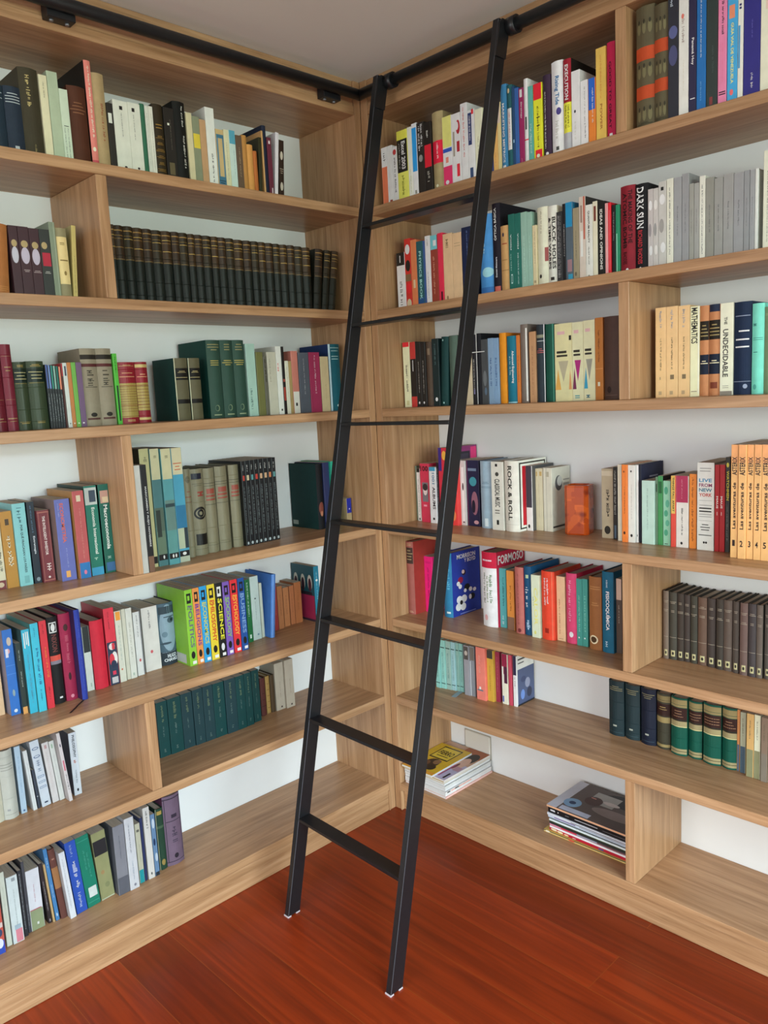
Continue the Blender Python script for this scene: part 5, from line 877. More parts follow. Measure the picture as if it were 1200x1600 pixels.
# books on the right bookcase's top shelf
shelf_row('R', 0, 2.2189, "right bookcase's top shelf", [
 (0.0697,0.0275,0.1853,0.020,0.134,0,'p','cfccc0','white paperback with orange red lower half, first in row, right bookcase top shelf',[('B',0,0.66,'d8563c'),('L',0.3,0.7,0.72,0.9,'2a2826')]),
 (0.0983,0.0226,0.1849,0.020,0.134,0,'p','c5c2b5','plain off-white paperback beside orange red one, right bookcase top shelf',[('R',0.2,0.8,0.02,0.06,'6a2a24'),('L',0.4,0.55,0.4,0.9,'9a988c')]),
 (0.1220,0.0217,0.1761,0.020,0.128,0,'p','b8b2a5','greyish paperback with red blob at top, right bookcase top shelf',[('E',0.5,0.9,0.4,0.05,'8a2a2a'),('L',0.3,0.7,0.15,0.8,'3a3838')]),
 (0.1449,0.0481,0.2184,0.020,0.156,0,'p','c9c24a','yellow manual with black title panel, right bookcase top shelf',[('B',0.87,1,'a8a03c'),('B',0.4,0.87,'161412'),('T','Excel 2003',0.42,0.8,0.44,0.84,'ece8dc','d'),('L',0.15,0.28,0.45,0.82,'8a8880'),('L',0.35,0.65,0.05,0.35,'7a7a30')]),
 (0.1941,0.0188,0.2193,0.020,0.157,0,'p','c5c09c','pale yellow cream paperback, right bookcase top shelf',[('L',0.4,0.6,0.05,0.4,'7a8a40')]),
 (0.2139,0.0218,0.2250,0.020,0.161,0,'p','d0d0c8','white paperback with long blue panel, right bookcase top shelf',[('B',0.34,0.94,'1f70a8'),('R',0.3,0.7,0.03,0.08,'6a6a60')]),
 (0.2368,0.0298,0.2213,0.020,0.158,0,'p','1f1b18','black paperback with crowded white title, right bookcase top shelf',[('L',0.15,0.45,0.6,0.95,'c8c8c0'),('L',0.55,0.85,0.62,0.97,'b8b8b0'),('E',0.5,0.5,0.3,0.05,'6a6a68')]),
 (0.2676,0.0308,0.2136,0.020,0.153,0,'p','1a1614','black paperback with red middle, right bookcase top shelf',[('B',0.36,0.68,'a01826'),('L',0.35,0.6,0.75,0.88,'a8a8a0'),('L',0.3,0.7,0.1,0.3,'8a8880')]),
 (0.3000,0.0453,0.2341,0.020,0.167,0,'h','7d7050','thick khaki book with red middle label, right bookcase top shelf',[('R',0,1,0.34,0.63,'a81a30'),('L',0.45,0.6,0.38,0.6,'e0b0a8'),('E',0.4,0.05,0.12,0.02,'b0a890')]),
 (0.3462,0.0383,0.2086,0.020,0.150,0,'p','e0dcd0','orange topped paperback with crimson foot, right bookcase top shelf',[('B',0.56,1,'e8a860'),('B',0.49,0.545,'24408a'),('B',0,0.29,'c82850'),('E',0.4,0.06,0.2,0.03,'f0c8c0'),('R',0.3,0.6,0.34,0.42,'c86a5a')]),
 (0.3855,0.0346,0.2071,0.020,0.149,0,'p','d4d0c4','white paperback with large red letters, right bookcase top shelf',[('E',0.75,0.8,0.25,0.1,'8a1f28'),('E',0.6,0.82,0.2,0.06,'d4d0c4'),('R',0.55,0.9,0.45,0.6,'8a1f28'),('R',0.5,0.85,0.1,0.28,'b02430'),('R',0.1,0.3,0.4,0.75,'7a7468')]),
 (0.4215,0.0264,0.2277,0.020,0.162,0,'p','d4cfc8','tall white paperback with rusty lettering, right bookcase top shelf',[('L',0.3,0.6,0.3,0.95,'a8605a')]),
 (0.4488,0.0269,0.2013,0.020,0.145,0,'p','d0cdc0','white paperback with navy title label, right bookcase top shelf',[('R',0.05,0.6,0.5,0.96,'1f2a50'),('L',0.2,0.42,0.55,0.92,'c8d0e0'),('R',0.2,0.7,0.02,0.17,'2a3a58'),('R',0.6,0.95,0.93,1,'a82a30')]),
 (0.4771,0.0292,0.1960,0.020,0.141,0,'p','b8b498','cream paperback half hidden by ladder rail, right bookcase top shelf',[('L',0.3,0.5,0.3,0.6,'8a866c')]),
 (0.5154,0.0212,0.1726,0.020,0.126,0,'p','3a4468','indigo paperback behind the ladder rail, right bookcase top shelf',[]),
 (0.5369,0.0071,0.1437,0.020,0.107,0,'p','24305c','thin navy spine right of ladder rail, right bookcase top shelf',[]),
 (0.5449,0.0163,0.1392,0.020,0.104,0,'p','d08a50','orange paperback beside the rail, right bookcase top shelf',[('L',0.4,0.6,0.1,0.4,'a05a30')]),
 (0.5622,0.0119,0.1929,0.020,0.139,0,'p','c9a070','pale tan spine with grey blue top, right bookcase top shelf',[('B',0.7,1,'a8988a')]),
 (0.5750,0.0216,0.2370,0.020,0.168,0,'h','2f6488','blue hardcover MARKETING METRICS, right bookcase top shelf',[('T','MARKETING METRICS',0.3,0.65,0.08,0.78,'d8e0e4','d'),('R',0.2,0.7,0.01,0.05,'c8d8e0')]),
 (0.5976,0.0186,0.2294,0.020,0.163,0,'h','1f4a50','dark teal spine with long white label, right bookcase top shelf',[('R',0.1,0.85,0.22,0.72,'d8d4c8'),('L',0.4,0.6,0.26,0.68,'a04a4c'),('E',0.4,0.93,0.2,0.03,'b8a080')]),
 (0.6166,0.0088,0.2210,0.020,0.158,0,'p','1c3a5c','thin dark blue spine, right bookcase top shelf',[('R',0.2,0.8,0.3,0.34,'7a9ab0')]),
 (0.6258,0.0137,0.2139,0.020,0.153,0,'p','2c5088','medium blue thin paperback, right bookcase top shelf',[]),
 (0.6405,0.0163,0.2085,0.020,0.150,0,'p','7a1f4a','plum book with white title Strategy, right bookcase top shelf',[('T','Strategy',0.35,0.75,0.6,0.82,'e8dce0','d'),('R',0.2,0.8,0.88,0.98,'d8d0d0'),('L',0.4,0.6,0.02,0.08,'b08090')]),
 (0.6581,0.0135,0.2287,0.020,0.163,0,'h','c9c9c0','tall slim white hardcover, right bookcase top shelf',[('R',0,1,0.27,0.285,'c02a34'),('R',0.3,0.7,0.4,0.55,'3a3a38')]),
 (0.6729,0.0164,0.2039,0.020,0.147,0,'p','4a8a80','sea green paperback, right bookcase top shelf',[('L',0.3,0.7,0.1,0.5,'a8ccc0')]),
 (0.6907,0.0289,0.2041,0.020,0.147,0,'p','d8c92a','yellow paperback with red ends, right bookcase top shelf',[('B',0.79,1,'c01f2c'),('R',0.15,1,0,0.13,'c01f2c'),('L',0.4,0.65,0.15,0.7,'4a4420'),('R',0.35,0.75,0.55,0.565,'3a3618'),('R',0.35,0.75,0.44,0.455,'3a3618'),('E',0.5,0.05,0.2,0.025,'e8d8a0')]),
 (0.7225,0.0249,0.2180,0.020,0.156,0,'h','2e2030','dark purple hardcover with small white title, right bookcase top shelf',[('L',0.2,0.4,0.1,0.8,'c8c0cc'),('E',0.5,0.04,0.2,0.02,'c8c4c8')]),
 (0.7500,0.0370,0.2432,0.020,0.172,0,'h','d0d0c6','white hardcover Rising Tide with blue lettering, right bookcase top shelf',[('T','Rising Tide',0.3,0.72,0.53,0.84,'2c5a80','d'),('E',0.65,0.46,0.2,0.04,'3a3468'),('L',0.35,0.65,0.15,0.36,'9a9a94'),('R',0.4,0.65,0.04,0.08,'3a3a38')]),
 (0.7890,0.0247,0.2383,0.020,0.240,0,'h','7a1824','maroon hardcover EXECUTION with yellow lower panel, right bookcase top shelf',[('B',0.2,0.53,'d8b53a'),('B',0,0.2,'8f9094'),('T','EXECUTION',0.25,0.7,0.56,0.94,'e8e0d8','d'),('L',0.2,0.45,0.24,0.5,'3a3014'),('L',0.55,0.8,0.24,0.5,'3a3014')],{'side': '1c1814'}),
 (0.8157,0.0263,0.1999,0.020,0.144,0,'p','cfcfc6','white paperback right of EXECUTION, right bookcase top shelf',[('E',0.4,0.48,0.12,0.02,'2c2c30'),('L',0.3,0.55,0.1,0.35,'a8a8a0')]),
 (0.8432,0.0230,0.1672,0.020,0.122,0,'p','d0d0c8','shorter white paperback with black specks, right bookcase top shelf',[('L',0.5,0.7,0.3,0.9,'7a7a78'),('L',0.55,0.75,0.1,0.3,'2c2c2c')]),
 (0.8678,0.0215,0.1659,0.020,0.122,0,'p','e06a2a','orange paperback with blue upper half, right bookcase top shelf',[('B',0.52,1,'1f50a0'),('L',0.5,0.75,0.3,0.85,'e0e4f0')]),
 (0.8912,0.0296,0.2332,0.020,0.166,0,'p','d99a4a','tall pale orange book POWER, right bookcase top shelf',[('T','POWER',0.4,0.65,0.12,0.4,'8a5a28','d'),('L',0.4,0.6,0.45,0.92,'b07a38')]),
 (0.9234,0.0226,0.2381,0.020,0.169,0,'h','9c1c3e','tall crimson book GOOD TO GREAT, right bookcase top shelf',[('T','GOOD TO GREAT',0.3,0.62,0.1,0.8,'3a0f20','d'),('R',0.3,0.7,0.01,0.05,'e0c8cc')]),
 (1.0050,0.0494,0.2907,0.020,0.204,0,'h','4a4432','khaki ornamented volume with orange bands, wider one, right bookcase top shelf',[('B',0.56,0.67,'983c1f'),('B',0.24,0.35,'983c1f'),('E',0.2,0.11,0.1,0.05,'5f5a40'),('E',0.2,0.16,0.05,0.02,'2c2a20'),('E',0.2,0.465,0.1,0.05,'5f5a40'),('E',0.2,0.515,0.05,0.02,'2c2a20'),('E',0.2,0.825,0.1,0.05,'5f5a40'),('E',0.2,0.875,0.05,0.02,'2c2a20'),('E',0.5,0.11,0.1,0.05,'5f5a40'),('E',0.5,0.16,0.05,0.02,'2c2a20'),('E',0.5,0.465,0.1,0.05,'5f5a40'),('E',0.5,0.515,0.05,0.02,'2c2a20'),('E',0.5,0.825,0.1,0.05,'5f5a40'),('E',0.5,0.875,0.05,0.02,'2c2a20'),('E',0.8,0.11,0.1,0.05,'5f5a40'),('E',0.8,0.16,0.05,0.02,'2c2a20'),('E',0.8,0.465,0.1,0.05,'5f5a40'),('E',0.8,0.515,0.05,0.02,'2c2a20'),('E',0.8,0.825,0.1,0.05,'5f5a40'),('E',0.8,0.875,0.05,0.02,'2c2a20'),('H',2,0.03,0.05,'2c2a20')],{'g': 'ornamented volumes with orange bands'}),
 (1.0557,0.0352,0.2809,0.020,0.197,0,'h','4a4432','khaki ornamented volume with orange bands, narrower one, right bookcase top shelf',[('B',0.6,0.71,'983c1f'),('B',0.27,0.38,'983c1f'),('E',0.2,0.11,0.1,0.05,'5f5a40'),('E',0.2,0.16,0.05,0.02,'2c2a20'),('E',0.2,0.465,0.1,0.05,'5f5a40'),('E',0.2,0.515,0.05,0.02,'2c2a20'),('E',0.2,0.825,0.1,0.05,'5f5a40'),('E',0.2,0.875,0.05,0.02,'2c2a20'),('E',0.5,0.11,0.1,0.05,'5f5a40'),('E',0.5,0.16,0.05,0.02,'2c2a20'),('E',0.5,0.465,0.1,0.05,'5f5a40'),('E',0.5,0.515,0.05,0.02,'2c2a20'),('E',0.5,0.825,0.1,0.05,'5f5a40'),('E',0.5,0.875,0.05,0.02,'2c2a20'),('E',0.8,0.11,0.1,0.05,'5f5a40'),('E',0.8,0.16,0.05,0.02,'2c2a20'),('E',0.8,0.465,0.1,0.05,'5f5a40'),('E',0.8,0.515,0.05,0.02,'2c2a20'),('E',0.8,0.825,0.1,0.05,'5f5a40'),('E',0.8,0.875,0.05,0.02,'2c2a20'),('H',2,0.03,0.05,'2c2a20')],{'g': 'ornamented volumes with orange bands'}),
 (1.0930,0.0267,0.2981,0.020,0.209,0,'p','22242c','dark photo spine with cloudy blue patches, right bookcase top shelf',[('E',0.5,0.68,0.45,0.05,'4a5078'),('E',0.5,0.5,0.45,0.08,'3c3f60'),('L',0.2,0.5,0.84,0.97,'a8b4c8')]),
 (1.1207,0.0246,0.2922,0.020,0.205,0,'p','cfc9b8','tall white book with faint red letters, right bookcase top shelf',[('L',0.3,0.6,0.56,0.8,'8a7c74'),('E',0.4,0.79,0.15,0.02,'c0685a'),('L',0.45,0.55,0.2,0.45,'b0aa9a')]),
 (1.1459,0.0190,0.2800,0.020,0.197,0,'p','22203a','dark navy magazine Panamá Hoy, right bookcase top shelf',[('T','Panamá Hoy',0.3,0.75,0.4,0.62,'e8e8e8','d'),('R',0.2,0.9,0.12,0.128,'c8c8c8')]),
 (1.1659,0.0228,0.2717,0.020,0.191,0,'p','1a5a94','cobalt blue book with small white title, right bookcase top shelf',[('L',0.4,0.55,0.45,0.95,'b8cce0'),('L',0.4,0.55,0.08,0.25,'6a9ac0')]),
 (1.1894,0.0271,0.2547,0.020,0.180,0,'p','26302e','charcoal green book, right bookcase top shelf',[('L',0.5,0.72,0.3,0.55,'3f4a46'),('R',0.3,0.6,0.03,0.1,'6a3030')]),
 (1.2177,0.0208,0.2507,0.020,0.177,0,'p','e07090','pink paperback with black upright title, right bookcase top shelf',[('L',0.4,0.72,0.62,0.98,'2c1c24'),('L',0.5,0.6,0.2,0.55,'c05a78'),('R',0.1,0.95,0.09,0.1,'2c1c24'),('R',0.1,0.95,0.11,0.12,'2c1c24')]),
 (1.2397,0.0237,0.2427,0.020,0.172,0,'p','3a8cb8','sky blue guide GUIA VIAL DE VENEZUELA, right bookcase top shelf',[('T','GUIA VIAL DE VENEZUELA',0.35,0.65,0.17,0.72,'d8dc70','d'),('R',0.15,0.75,0.76,0.88,'e8785a'),('E',0.45,0.09,0.2,0.028,'d05a5a')]),
 (1.2640,0.0124,0.2328,0.020,0.166,0,'p','d0cdb8','slim white spine with navy marks at top, right bookcase top shelf',[('R',0,0.45,0.3,0.7,'3f80a8'),('R',0.2,0.7,0.85,0.87,'2a2a58'),('R',0.2,0.7,0.88,0.9,'2a2a58')]),
 (1.2773,0.0377,0.2308,0.020,0.164,0,'p','26246a','wide violet navy book, right bookcase top shelf',[('L',0.48,0.56,0.55,0.72,'5a58a0'),('L',0.45,0.6,0.06,0.22,'c8c8e0')]),
 (1.3156,0.0352,0.2081,0.020,0.149,0,'p','c9cbae','wide pale green-cream book at the photo edge, right bookcase top shelf',[('R',0.3,0.5,0.85,0.97,'c8b0a0')]),
])
# books on the right bookcase's second shelf
shelf_row('R', 1, 1.8706, "right bookcase's second shelf", [
 (0.0503,0.0403,0.1978,0.090,0.143,0,'p','d0ccc0','short white paperback with black top, first in row, right bookcase second shelf',[('B',0.78,1,'191817'),('L',0.3,0.65,0.05,0.5,'4a4844'),('R',0.4,0.5,0.83,0.95,'c8c8c8')]),
 (0.0916,0.0286,0.2394,0.090,0.170,0,'p','a82a24','red paperback decorated with circles, right bookcase second shelf',[('E',0.5,0.85,0.42,0.07,'d0ccc0'),('E',0.5,0.62,0.42,0.08,'1c1a18'),('B',0.4,0.5,'6a5038'),('E',0.5,0.3,0.45,0.075,'d82028'),('E',0.5,0.08,0.42,0.07,'a89c80')]),
 (0.1212,0.0256,0.2310,0.090,0.164,0,'p','c06a44','terracotta paperback, right bookcase second shelf',[('R',0.3,0.7,0.3,0.42,'d8a080')]),
 (0.1484,0.0293,0.2213,0.090,0.158,0,'p','1f4a50','dark teal paperback ending in BOOK, right bookcase second shelf',[('T','PHYSICS BOOK',0.35,0.75,0.12,0.85,'8ac0b0','d'),('B',0,0.15,'1f4470')]),
 (0.1787,0.0095,0.2194,0.090,0.157,0,'p','2f4a7a','very thin blue spine beside BOOK paperback, right bookcase second shelf',[]),
 (0.1892,0.0233,0.2325,0.090,0.165,0,'p','d0ccb8','white paperback with thin dark title, right bookcase second shelf',[('L',0.35,0.5,0.1,0.5,'3a3a50'),('L',0.35,0.6,0.85,0.95,'7a7a70')]),
 (0.2135,0.0317,0.2291,0.090,0.163,0,'p','7a3428','brick brown paperback with pale blue top, right bookcase second shelf',[('B',0.8,1,'5fa0a8'),('R',0.4,0.85,0.85,0.93,'d8e0e0'),('L',0.3,0.55,0.15,0.7,'b0806a')]),
 (0.2462,0.0226,0.2318,0.090,0.165,0,'p','c82840','crimson pink paperback, right bookcase second shelf',[('R',0.4,0.75,0.03,0.18,'3a1018')]),
 (0.2702,0.0392,0.2242,0.090,0.160,0,'p','b89a78','beige paperback, left of beige pair, right bookcase second shelf',[('L',0.3,0.7,0.75,0.92,'7a6448'),('E',0.35,0.08,0.1,0.03,'7a6448')],{'g': 'beige paperback pair'}),
 (0.3104,0.0389,0.2196,0.090,0.157,0,'p','b89a78','beige paperback, right of beige pair, right bookcase second shelf',[('R',0.2,0.9,0.85,0.855,'7a6448'),('R',0.2,0.9,0.81,0.815,'7a6448')],{'g': 'beige paperback pair'}),
 (0.3515,0.0402,0.2306,0.090,0.164,0,'p','141c38','dark navy paperback partly behind ladder rail, right bookcase second shelf',[('L',0.5,0.62,0.6,0.95,'5a6c98')]),
 (0.4215,0.0542,0.2554,0.090,0.181,0,'h','3f7ab0','bright sky blue book right of ladder rail, right bookcase second shelf',[('E',0.6,0.3,0.4,0.06,'86b4d8'),('B',0,0.12,'2f5f98'),('L',0.3,0.45,0.5,0.9,'a0c4e0')]),
 (0.4760,0.0304,0.2799,0.090,0.197,0,'h','1a1620','black hardcover ÓPTICA BÁSICA, right bookcase second shelf',[('T','ÓPTICA BÁSICA',0.25,0.6,0.6,0.95,'e0e0e0','u'),('T','Daniel Malacara',0.4,0.6,0.2,0.42,'b8b8c0','u'),('R',0.2,0.9,0.02,0.1,'b05a50')],{'side': '15131a'}),
 (0.5073,0.0311,0.2071,0.090,0.149,0,'h','b08a5a','cracked golden tan leather spine, right bookcase second shelf',[('R',0.2,0.8,0.73,0.745,'8a3a24'),('E',0.4,0.87,0.12,0.03,'3a3440'),('H',2,0.3,0.6,'8f6c40')]),
 (0.5398,0.0229,0.2357,0.090,0.168,0,'p','1f5f55','dark green FISICA textbook, left of pair, right bookcase second shelf',[('T','FÍSICA',0.25,0.5,0.55,0.75,'b8d4cc','u'),('R',0.3,0.6,0.12,0.24,'a8c8c0'),('R',0.36,0.54,0.135,0.225,'1f5f55'),('L',0.25,0.45,0.28,0.5,'9abcb4')],{'g': 'green physics textbook pair'}),
 (0.5632,0.0231,0.2338,0.090,0.166,0,'p','1f5f55','dark green FISICA textbook, right of pair, right bookcase second shelf',[('T','FÍSICA',0.4,0.66,0.55,0.75,'b8d4cc','u'),('L',0.4,0.6,0.1,0.5,'b0d0c8')],{'g': 'green physics textbook pair'}),
 (0.5871,0.0215,0.2329,0.090,0.166,0,'p','86a89a','pale sea green paperback, left of pair, right bookcase second shelf',[('L',0.4,0.6,0.1,0.7,'a8c4b8')],{'g': 'pale sea green pair'}),
 (0.6090,0.0182,0.2292,0.090,0.163,0,'p','86a89a','pale sea green paperback, right of pair, right bookcase second shelf',[('L',0.4,0.6,0.1,0.7,'a8c4b8')],{'g': 'pale sea green pair'}),
 (0.6285,0.0150,0.1876,0.090,0.136,0,'p','c4b894','short cream paperback with faded script, right bookcase second shelf',[('L',0.4,0.7,0.4,0.9,'8a7c5c'),('R',0.2,0.8,0.1,0.14,'9a8c6c')]),
 (0.6447,0.0371,0.2349,0.090,0.167,0,'h','d5cdb0','thick cream book with red brown oval detail, right bookcase second shelf',[('L',0.35,0.5,0.65,0.95,'8a8468'),('R',0.72,1,0.33,0.5,'8a4a48'),('E',0.3,0.15,0.12,0.025,'1c1a18')]),
 (0.6822,0.0314,0.2316,0.090,0.165,0,'h','d8d2bc','cream book BLACK HOLES & TIME WARPS, right bookcase second shelf',[('T','BLACK HOLES',0.55,0.88,0.22,0.86,'1c1a18','d'),('T','& TIME WARPS',0.1,0.42,0.22,0.86,'1c1a18','d'),('R',0.3,0.7,0.08,0.12,'2c2a28')]),
 (0.7144,0.0195,0.2093,0.090,0.150,0,'p','2a2a2c','charcoal spine with grey patterned lettering, right bookcase second shelf',[('L',0.2,0.45,0.1,0.95,'a0a0a0'),('L',0.55,0.75,0.1,0.95,'8a8a8a')]),
 (0.7347,0.0101,0.2285,0.090,0.163,0,'p','151518','black paperback left of blue topped one, right bookcase second shelf',[('L',0.4,0.7,0.35,0.75,'c8ccd0')]),
 (0.7452,0.0235,0.2294,0.090,0.163,0,'p','4a5660','slate paperback with strong blue top, right bookcase second shelf',[('B',0.7,1,'1f7ca8'),('R',0.3,1,0.05,0.12,'2f88a8'),('R',0.2,0.9,0.15,0.3,'8a6a70')],{'side': '1f6c94'}),
 (0.7698,0.0196,0.2094,0.090,0.150,0,'p','8a8068','drab khaki paperback, right bookcase second shelf',[('L',0.4,0.6,0.3,0.7,'5a5444'),('E',0.4,0.12,0.2,0.03,'5a5444')]),
 (0.7903,0.0209,0.2359,0.090,0.168,0,'p','bcb0a4','tall pale book with reddish upper edge, right bookcase second shelf',[('R',0.7,1,0.5,1,'a85848'),('R',0.2,0.6,0.3,0.6,'d0ccc4'),('R',0.2,0.5,0.7,0.9,'8a7468')],{'side': '201c1a'}),
 (0.8120,0.0218,0.2098,0.090,0.150,0,'p','d4d0c2','white paperback with bold black title QUANTUM REALITY, right bookcase second shelf',[('T','QUANTUM REALITY',0.25,0.6,0.5,0.92,'26241f','d'),('L',0.3,0.55,0.2,0.45,'7a7870'),('E',0.4,0.06,0.2,0.02,'8a8a80')]),
 (0.8345,0.0151,0.2149,0.090,0.154,0,'p','c9c4ac','cream paperback with brown label, right bookcase second shelf',[('R',0.2,0.75,0.75,0.94,'6a3428')],{'side': '1a1814'}),
 (0.8504,0.0224,0.2106,0.090,0.151,0,'p','14120f','black paperback IDEAS AND OPINIONS, right bookcase second shelf',[('T','IDEAS AND OPINIONS',0.3,0.7,0.12,0.9,'d8d4c4','d')]),
 (0.8735,0.0092,0.2028,0.090,0.146,0,'p','d09090','thin pink spine beside thin red spine, right bookcase second shelf',[]),
 (0.8831,0.0092,0.2024,0.090,0.146,0,'p','c8202c','thin red spine, right bookcase second shelf',[('R',0.3,0.7,0.1,0.9,'e05058')],{'side': 'b81c28'}),
 (0.8948,0.0108,0.1940,0.090,0.140,0,'p','141414','thin black spine right of thin red, right bookcase second shelf',[('L',0.3,0.7,0.5,0.9,'8a8a8a')]),
 (0.9064,0.0115,0.1918,0.090,0.139,0,'p','1f7a58','thin green spine left of maroon volume, right bookcase second shelf',[('R',0.1,0.4,0,0.6,'8ac0a8')]),
 (0.9192,0.0436,0.2361,0.090,0.168,0,'h','7c1f2a','maroon book THE MAKING OF THE ATOMIC BOMB, right bookcase second shelf',[('T','ATOMIC BOMB',0.2,0.5,0.3,0.92,'2a0f12','d'),('T','THE MAKING OF THE',0.58,0.84,0.35,0.95,'2a0f12','d'),('T','RHODES',0.2,0.5,0.12,0.26,'3a1014','d'),('E',0.5,0.05,0.1,0.025,'e8e0d8')]),
 (0.9636,0.0367,0.2324,0.090,0.165,0,'h','141417','black book DARK SUN with red author line, right bookcase second shelf',[('T','DARK SUN',0.15,0.72,0.5,0.96,'f0f0ec','d'),('T','RICHARD RHODES',0.25,0.62,0.1,0.48,'a8323a','d'),('E',0.45,0.04,0.1,0.025,'e8e4e0')],{'side': '1c1d22'}),
 (1.0024,0.0144,0.2122,0.090,0.152,0,'p','b0aaa8','silvery white spine with smoky pattern, first of three, right bookcase second shelf',[('E',0.5,0.8,0.4,0.06,'d8d4d2'),('E',0.4,0.5,0.35,0.08,'8a8486'),('E',0.6,0.25,0.35,0.06,'d8d4d2'),('R',0.2,0.6,0.02,0.05,'1c1a18')],{'g': 'silvery patterned spines'}),
 (1.0172,0.0143,0.2113,0.090,0.151,0,'p','b4b0ac','silvery white spine with smoky pattern, second of three, right bookcase second shelf',[('E',0.5,0.8,0.4,0.06,'d0ccc8'),('E',0.4,0.5,0.35,0.08,'8a8a88'),('E',0.6,0.25,0.35,0.06,'d0ccc8'),('R',0.2,0.6,0.02,0.05,'1c1a18')],{'g': 'silvery patterned spines'}),
 (1.0323,0.0216,0.2239,0.090,0.160,0,'p','b5b3ae','silvery white spine with smoky pattern, third and tallest, right bookcase second shelf',[('E',0.5,0.8,0.4,0.06,'d8d8d4'),('E',0.4,0.5,0.35,0.08,'8f8c88'),('E',0.6,0.25,0.35,0.06,'d8d8d4'),('R',0.2,0.6,0.02,0.05,'1c1a18'),('R',0.3,0.7,0.9,0.94,'1c1a18')],{'g': 'silvery patterned spines'}),
 (1.0550,0.0185,0.2268,0.090,0.162,0,'p','cfcfc0','white spine with black star foot, left of grey set, right bookcase second shelf',[('L',0.35,0.6,0.15,0.9,'6a6a64'),('R',0.3,0.7,0.02,0.05,'1c1a18')]),
 (1.0743,0.0217,0.2254,0.090,0.161,0,'p','8f9092','plain grey paperback, first from left of the grey set, right bookcase second shelf',[('L',0.42,0.6,0.35,0.68,'5f6062')],{'g': 'plain grey paperbacks'}),
 (1.0968,0.0188,0.2302,0.090,0.164,0,'p','8a8b8d','plain grey paperback, second from left of the grey set, right bookcase second shelf',[('L',0.42,0.6,0.35,0.68,'5f6062')],{'g': 'plain grey paperbacks'}),
 (1.1163,0.0123,0.2017,0.090,0.145,0,'p','8f8f88','plain grey paperback, third from left of the grey set, right bookcase second shelf',[('L',0.42,0.6,0.35,0.68,'5f6062')],{'g': 'plain grey paperbacks'}),
 (1.1293,0.0132,0.2004,0.090,0.144,0,'p','949490','plain grey paperback, fourth from left of the grey set, right bookcase second shelf',[('L',0.42,0.6,0.35,0.68,'5f6062')],{'g': 'plain grey paperbacks'}),
 (1.1433,0.0153,0.2141,0.090,0.153,0,'p','d0d0c4','white spine with dark lettering inside the grey set, right bookcase second shelf',[('L',0.35,0.65,0.1,0.9,'6a6c68'),('R',0.3,0.75,0.01,0.05,'1c1a18')]),
 (1.1593,0.0212,0.2060,0.090,0.148,0,'p','84847c','plain grey paperback, fifth from left of the grey set, right bookcase second shelf',[('L',0.42,0.6,0.35,0.68,'5f6062')],{'g': 'plain grey paperbacks'}),
 (1.1815,0.0219,0.2004,0.090,0.144,0,'p','8c8c88','plain grey paperback, sixth from left of the grey set, right bookcase second shelf',[('L',0.42,0.6,0.35,0.68,'5f6062')],{'g': 'plain grey paperbacks'}),
 (1.2042,0.0254,0.2047,0.090,0.147,0,'p','8f8f8d','plain grey paperback, seventh from left of the grey set, right bookcase second shelf',[('L',0.42,0.6,0.35,0.68,'5f6062')],{'g': 'plain grey paperbacks'}),
 (1.2302,0.0242,0.2015,0.090,0.145,0,'p','8d8e90','plain grey paperback, eighth from left of the grey set, right bookcase second shelf',[('L',0.42,0.6,0.35,0.68,'5f6062')],{'g': 'plain grey paperbacks'}),
 (1.2551,0.0135,0.2025,0.090,0.146,0,'p','888a8c','plain grey paperback, ninth from left of the grey set, right bookcase second shelf',[('L',0.42,0.6,0.35,0.68,'5f6062')],{'g': 'plain grey paperbacks'}),
 (1.2693,0.0120,0.2013,0.090,0.145,0,'p','909294','plain grey paperback, tenth from left of the grey set, right bookcase second shelf',[('L',0.42,0.6,0.35,0.68,'5f6062')],{'g': 'plain grey paperbacks'}),
 (1.2819,0.0076,0.2013,0.090,0.145,0,'p','cfd2cc','thin bright white spine ending the grey set, right bookcase second shelf',[('R',0.3,0.7,0.01,0.04,'1c1a18')]),
 (1.3010,0.0217,0.2377,0.090,0.169,0,'p','d5d6c2','cream white book at the photo edge, right bookcase second shelf',[('L',0.4,0.55,0.1,0.8,'7a7a6c')]),
])
